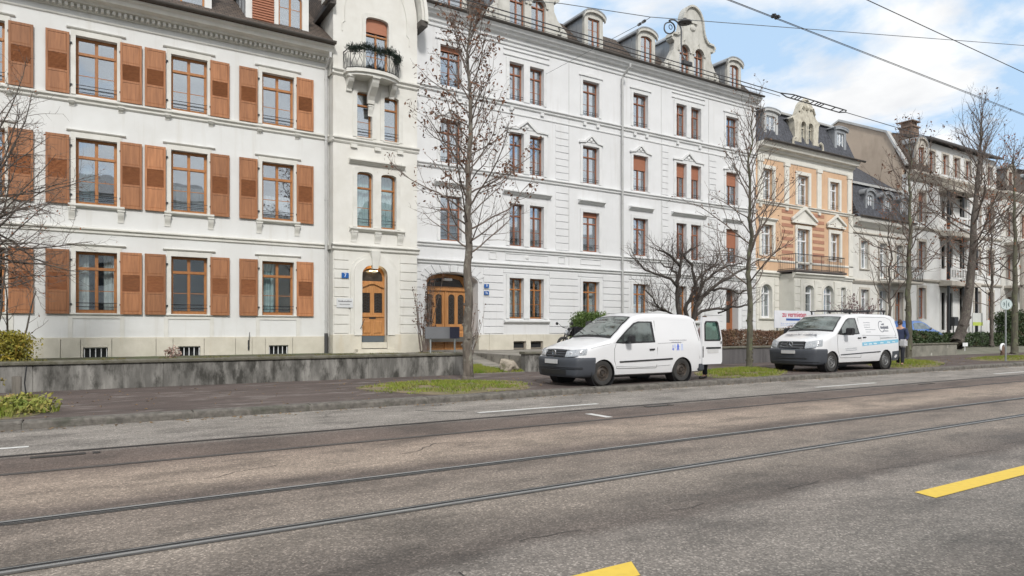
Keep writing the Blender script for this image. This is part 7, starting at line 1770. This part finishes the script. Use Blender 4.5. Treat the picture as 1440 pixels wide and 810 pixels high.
p0 = at(1357,487,20.0); t = thing('small_sign', 'small blank white sign on a short stake in front of the ivy hedge', 'sign', (p0.x,20,.3)); MB().box(p0.x-.30,p0.x+.30,19.97,20,p0.z+.0,p0.z+.22).build('panel', WHITEP, t); MB().tube([(p0.x,20.01,.2),(p0.x,20.01,p0.z+.1)],.02,5).build('stake', WHITEP, t)
t = thing('notice_board', 'white notice board with a yellow-green bottom edge in front of the far house', 'notice board', (52.0,22.2,.5)); a, b = at(1368,440,22.2), at(1382,458,22.2)
MB().box(a.x,b.x,22.2,22.24,b.z,a.z).build('panel', M('notice_white',(.62,.63,.60),rough=.6), t); MB().box(a.x,b.x,22.19,22.2,b.z,b.z+.24).build('lower_band', M('notice_lime',(.48,.58,.10),rough=.6), t); MB().tube([(a.x+.1,22.26,.4),(a.x+.1,22.26,a.z)],.03,6).tube([(b.x-.1,22.26,.4),(b.x-.1,22.26,a.z)],.03,6).build('post', POST, t)
t = thing('mailbox', 'dark mailbox on a post beside the red-brown door of the tall house', 'mailbox', (48.6,22.5,.5)); a = at(1343,452,22.5); MB().box(a.x-.3,a.x+.3,22.4,22.7,a.z-.3,a.z+.3).build('box', IRON, t, bevel=.03); MB().tube([(a.x,22.6,.4),(a.x,22.6,a.z)],.04,6).build('post', IRON, t)
# to-let board
t = thing('to_let_sign', 'white board reading zu vermieten in red, behind the farther van', 'sign', (29.3,20.6,.64))
MB().box(27.92,31.1,20.6,20.64,1.60,2.44).build('board', M('board_white',(.72,.73,.77),rough=.6), t, bevel=.004)
MB().box(28.2,28.27,20.64,20.71,.6,2.4).box(30.8,30.87,20.64,20.71,.6,2.4).build('post', POST, t)
MB().text('zu vermieten', .36, (28.50,20.595,2.25), (1,0,0), (0,0,1), align='LEFT', bold=.006).build('lettering', M('lettering_red',(.50,.04,.09),rough=.5), t, recalc=False)
MB().box(28.80,31.0,20.594,20.6,1.96,2.06).build('blue_bar', M('lettering_blue',(.03,.10,.38),rough=.5), t)
mb = MB(); r_ = random.Random(3)
for z in (1.72,1.80):
    x = 28.4
    while x < 30.9: l = r_.uniform(.05,.14); mb.box(x,x+l,20.594,20.6,z,z+r_.uniform(.02,.05)); x += l+.05
mb.build('small_lettering', M('lettering_pale_blue',(.40,.48,.70),rough=.5), t)
# grey blank board by the arched door
t = thing('blank_board', 'blank mid-grey board on two posts in front of the bare shrub', 'board', (9.6,19.4,.64))
a, b = at(598,459.5,19.4), at(632,476,19.4); c = at(646,476,19.4)
MB().box(a.x,b.x,19.38,19.42,b.z,a.z).build('panel', M('panel_grey',(.16,.165,.175),rough=.7), t); MB().box(b.x+.003,c.x,19.39,19.41,b.z,a.z).build('dark_panel', M('panel_dark_blue',(.02,.022,.045),rough=.6), t)
MB().tube([(a.x+.2,19.44,.5),(a.x+.2,19.44,a.z-.02)],.03,6).tube([(c.x-.15,19.44,.5),(c.x-.15,19.44,a.z-.02)],.03,6).build('post', POST, t)
# stake at the left end of the kerb
t = thing('stake', 'weathered grey wooden stake leaning among the weeds at the left edge', 'stake', (-1.05,14.86,.12)); MB().profz([(-1.11,14.80),(-.97,14.80),(-.97,14.94),(-1.11,14.94)], .05, .68).build('stake_wood', M('weathered_wood',(.20,.18,.16),(.13,.12,.105),scale=4,stretch=(6,6,.6),rough=.95), t, bevel=.012); MB().tube([(-.88,14.9,.1),(-.93,14.9,.55),(-.90,14.9,.85)], .012, 5).build('iron_rod', IRON, t)
st = [(rr.uniform(-1.2,1.2), rr.uniform(-.4,.4), 1.2, rr.uniform(.35,.85)) for _ in range(26)]
multistem(-1.9, 14.2, .15, st, 'thin brown weed stalks with yellowing leaves round the wooden stake', 19, .006, DRYC, DRYC, 8, .16, .8, M('weed_leaf',(.22,.24,.05),(.30,.20,.07),scale=7), name='weeds', sides=3, cat='weeds', lsize=.04)

# ------------------------------------------------------------------ overhead wires
WIRE = M('wire_dark', (.08,.08,.085), rough=.5, metal=.4); WIREG = M('wire_grey', (.13,.14,.15), rough=.6)
def wire(name, label, pts, r, mat=WIRE): 
    t = MB().tube(pts, r, 5).build(name, mat, None, auto=60); return tag(t, label, 'overhead wire')
# far track: contact wire with a section insulator; near track: contact wire and its twin; a feeder nearer the viewer
ya_, za_ = 8.6, 6.28
wire('contact_wire', 'tram contact wire crossing in front of the dormers, above the farther track', [(-40,ya_,za_),(11.85,ya_,za_)], .009)
wire('contact_wire', 'thin continuation of the contact wire beyond the ladder-shaped insulator', [(14.1,ya_,za_),(150,ya_,za_)], .008)
wire('auxiliary_wire', 'thin second wire running just under the far contact wire', [(-8,ya_+.02,za_-.03),(8.5,ya_+.04,za_-.05),(11.9,ya_+.05,za_-.04)], .006)
t = thing('section_insulator', 'ladder-shaped section insulator in the far contact wire above the orange house', 'insulator', (13,ya_,za_)); mb = MB()
for s in (-.08,.08): mb.tube([(11.85,ya_,za_),(12.15,ya_+s,za_),(14.0,ya_+s,za_),(14.1,ya_,za_)], .013, 5)
for x in (12.2,12.32,12.42,12.85,13.0,13.1,13.2,13.6,13.9): mb.tube([(x,ya_-.085,za_),(x+.08,ya_+.085,za_)], .012, 5)
mb.build('insulator_frame', WIRE, t)
yb_, zb_ = 6.4, 6.16
wire('contact_wire', 'upper of the two close wires crossing the sky on the right', [(-40,yb_,zb_),(150,yb_,zb_)], .0055)
wire('contact_wire', 'lower of the two close wires crossing the sky on the right', [(-40,yb_+.09,zb_-.02),(6.45,yb_+.02,zb_),(150,yb_+.16,zb_-.03)], .0045)
p = at(1092,22,yb_); t = thing('wire_clamp', 'small dark clamp joining the two close wires in the sky', 'wire clamp', tuple(p)); MB().box(p.x-.06,p.x-.02,p.y-.02,p.y+.06,p.z-.03,p.z+.02).box(p.x+.02,p.x+.06,p.y-.02,p.y+.06,p.z-.03,p.z+.02).tube([(p.x-.1,p.y,p.z),(p.x+.1,p.y,p.z)],.015,5).build('clamp', WIRE, t, bevel=.01)
wire('feeder_wire', 'single dark wire crossing the top right corner of the sky', [(-40,5.4,6.19),(150,5.4,6.19)], .0065)
A = at(560,-15,13.0); Bp = at(790,5,11.4); Cp = at(915,24,10.6); D_ = at(1440,64,8.2); E_ = at(1500,67,8.0)
wire('span_wire', 'long thin grey span wire running level across the sky', [A, Bp, Cp, D_, E_+(E_-D_)*6], .008, WIREG)
F_ = at(898,35,12.5); G_ = at(768,104,24.95)
wire('stay_wire', 'thin pale stay wire slanting down to the wall of the white apartment house', [F_, G_], .007, WIREG)
t = thing('strain_insulator', 'pair of dark insulators hanging between the span wire and the stay wire', 'insulator', tuple(F_)); mb = MB(); m = Cp.lerp(F_, .45); mb.tube([Cp, F_], .007, 5); mb.tube([m, m.lerp(F_, .3)], .035, 8); mb.tube([m.lerp(F_, .7), F_], .035, 8); mb.build('insulator_pair', WIRE, t)
# looped jumper cable
pts_px = [(943,31),(936,33),(934,40),(937,46),(944,47),(949,41),(947,34),(941,29),(948,28),(954,33),(958,42),(958,60),(960,78),(966,88)]
yl = 9.6; t = thing('jumper_cable', 'dark looped cable hanging from the span wire to the contact wire before the ornate gable', 'cable', tuple(at(945,40,yl)))
P = [at(u, v, yl-.07*i) for i, (u, v) in enumerate(pts_px)]; Q = []
for i in range(len(P)-1):
    a, b, c, d = P[max(i-1,0)], P[i], P[i+1], P[min(i+2,len(P)-1)]
    for k in range(4): s = k/4; Q.append(.5*((2*b)+(c-a)*s+(2*a-5*b+4*c-d)*s*s+(3*b-a-3*c+d)*s**3))
Q.append(P[-1]); MB().tube(Q, .014, 6).build('cable', WIRE, t, smooth=True)
q = at(943,38,yl); MB().tube([(q.x+.045*math.cos(a),q.y,q.z+.045*math.sin(a)) for a in [R(30*i) for i in range(13)]], .008, 5).build('eyelet', WIRE, t)
q = at(963,31,yl-.7); MB().lathe(q,[(.02,-.03),(.13,-.02),(.13,0),(.05,.03),(.03,.07),(0,.07)],12).build('insulator_cap', WIRE, t)
q = at(966,90,ya_); MB().box(q.x-.12,q.x+.12,q.y-.03,q.y+.03,q.z-.03,q.z+.05).build('clamp', WIRE, t, bevel=.01)
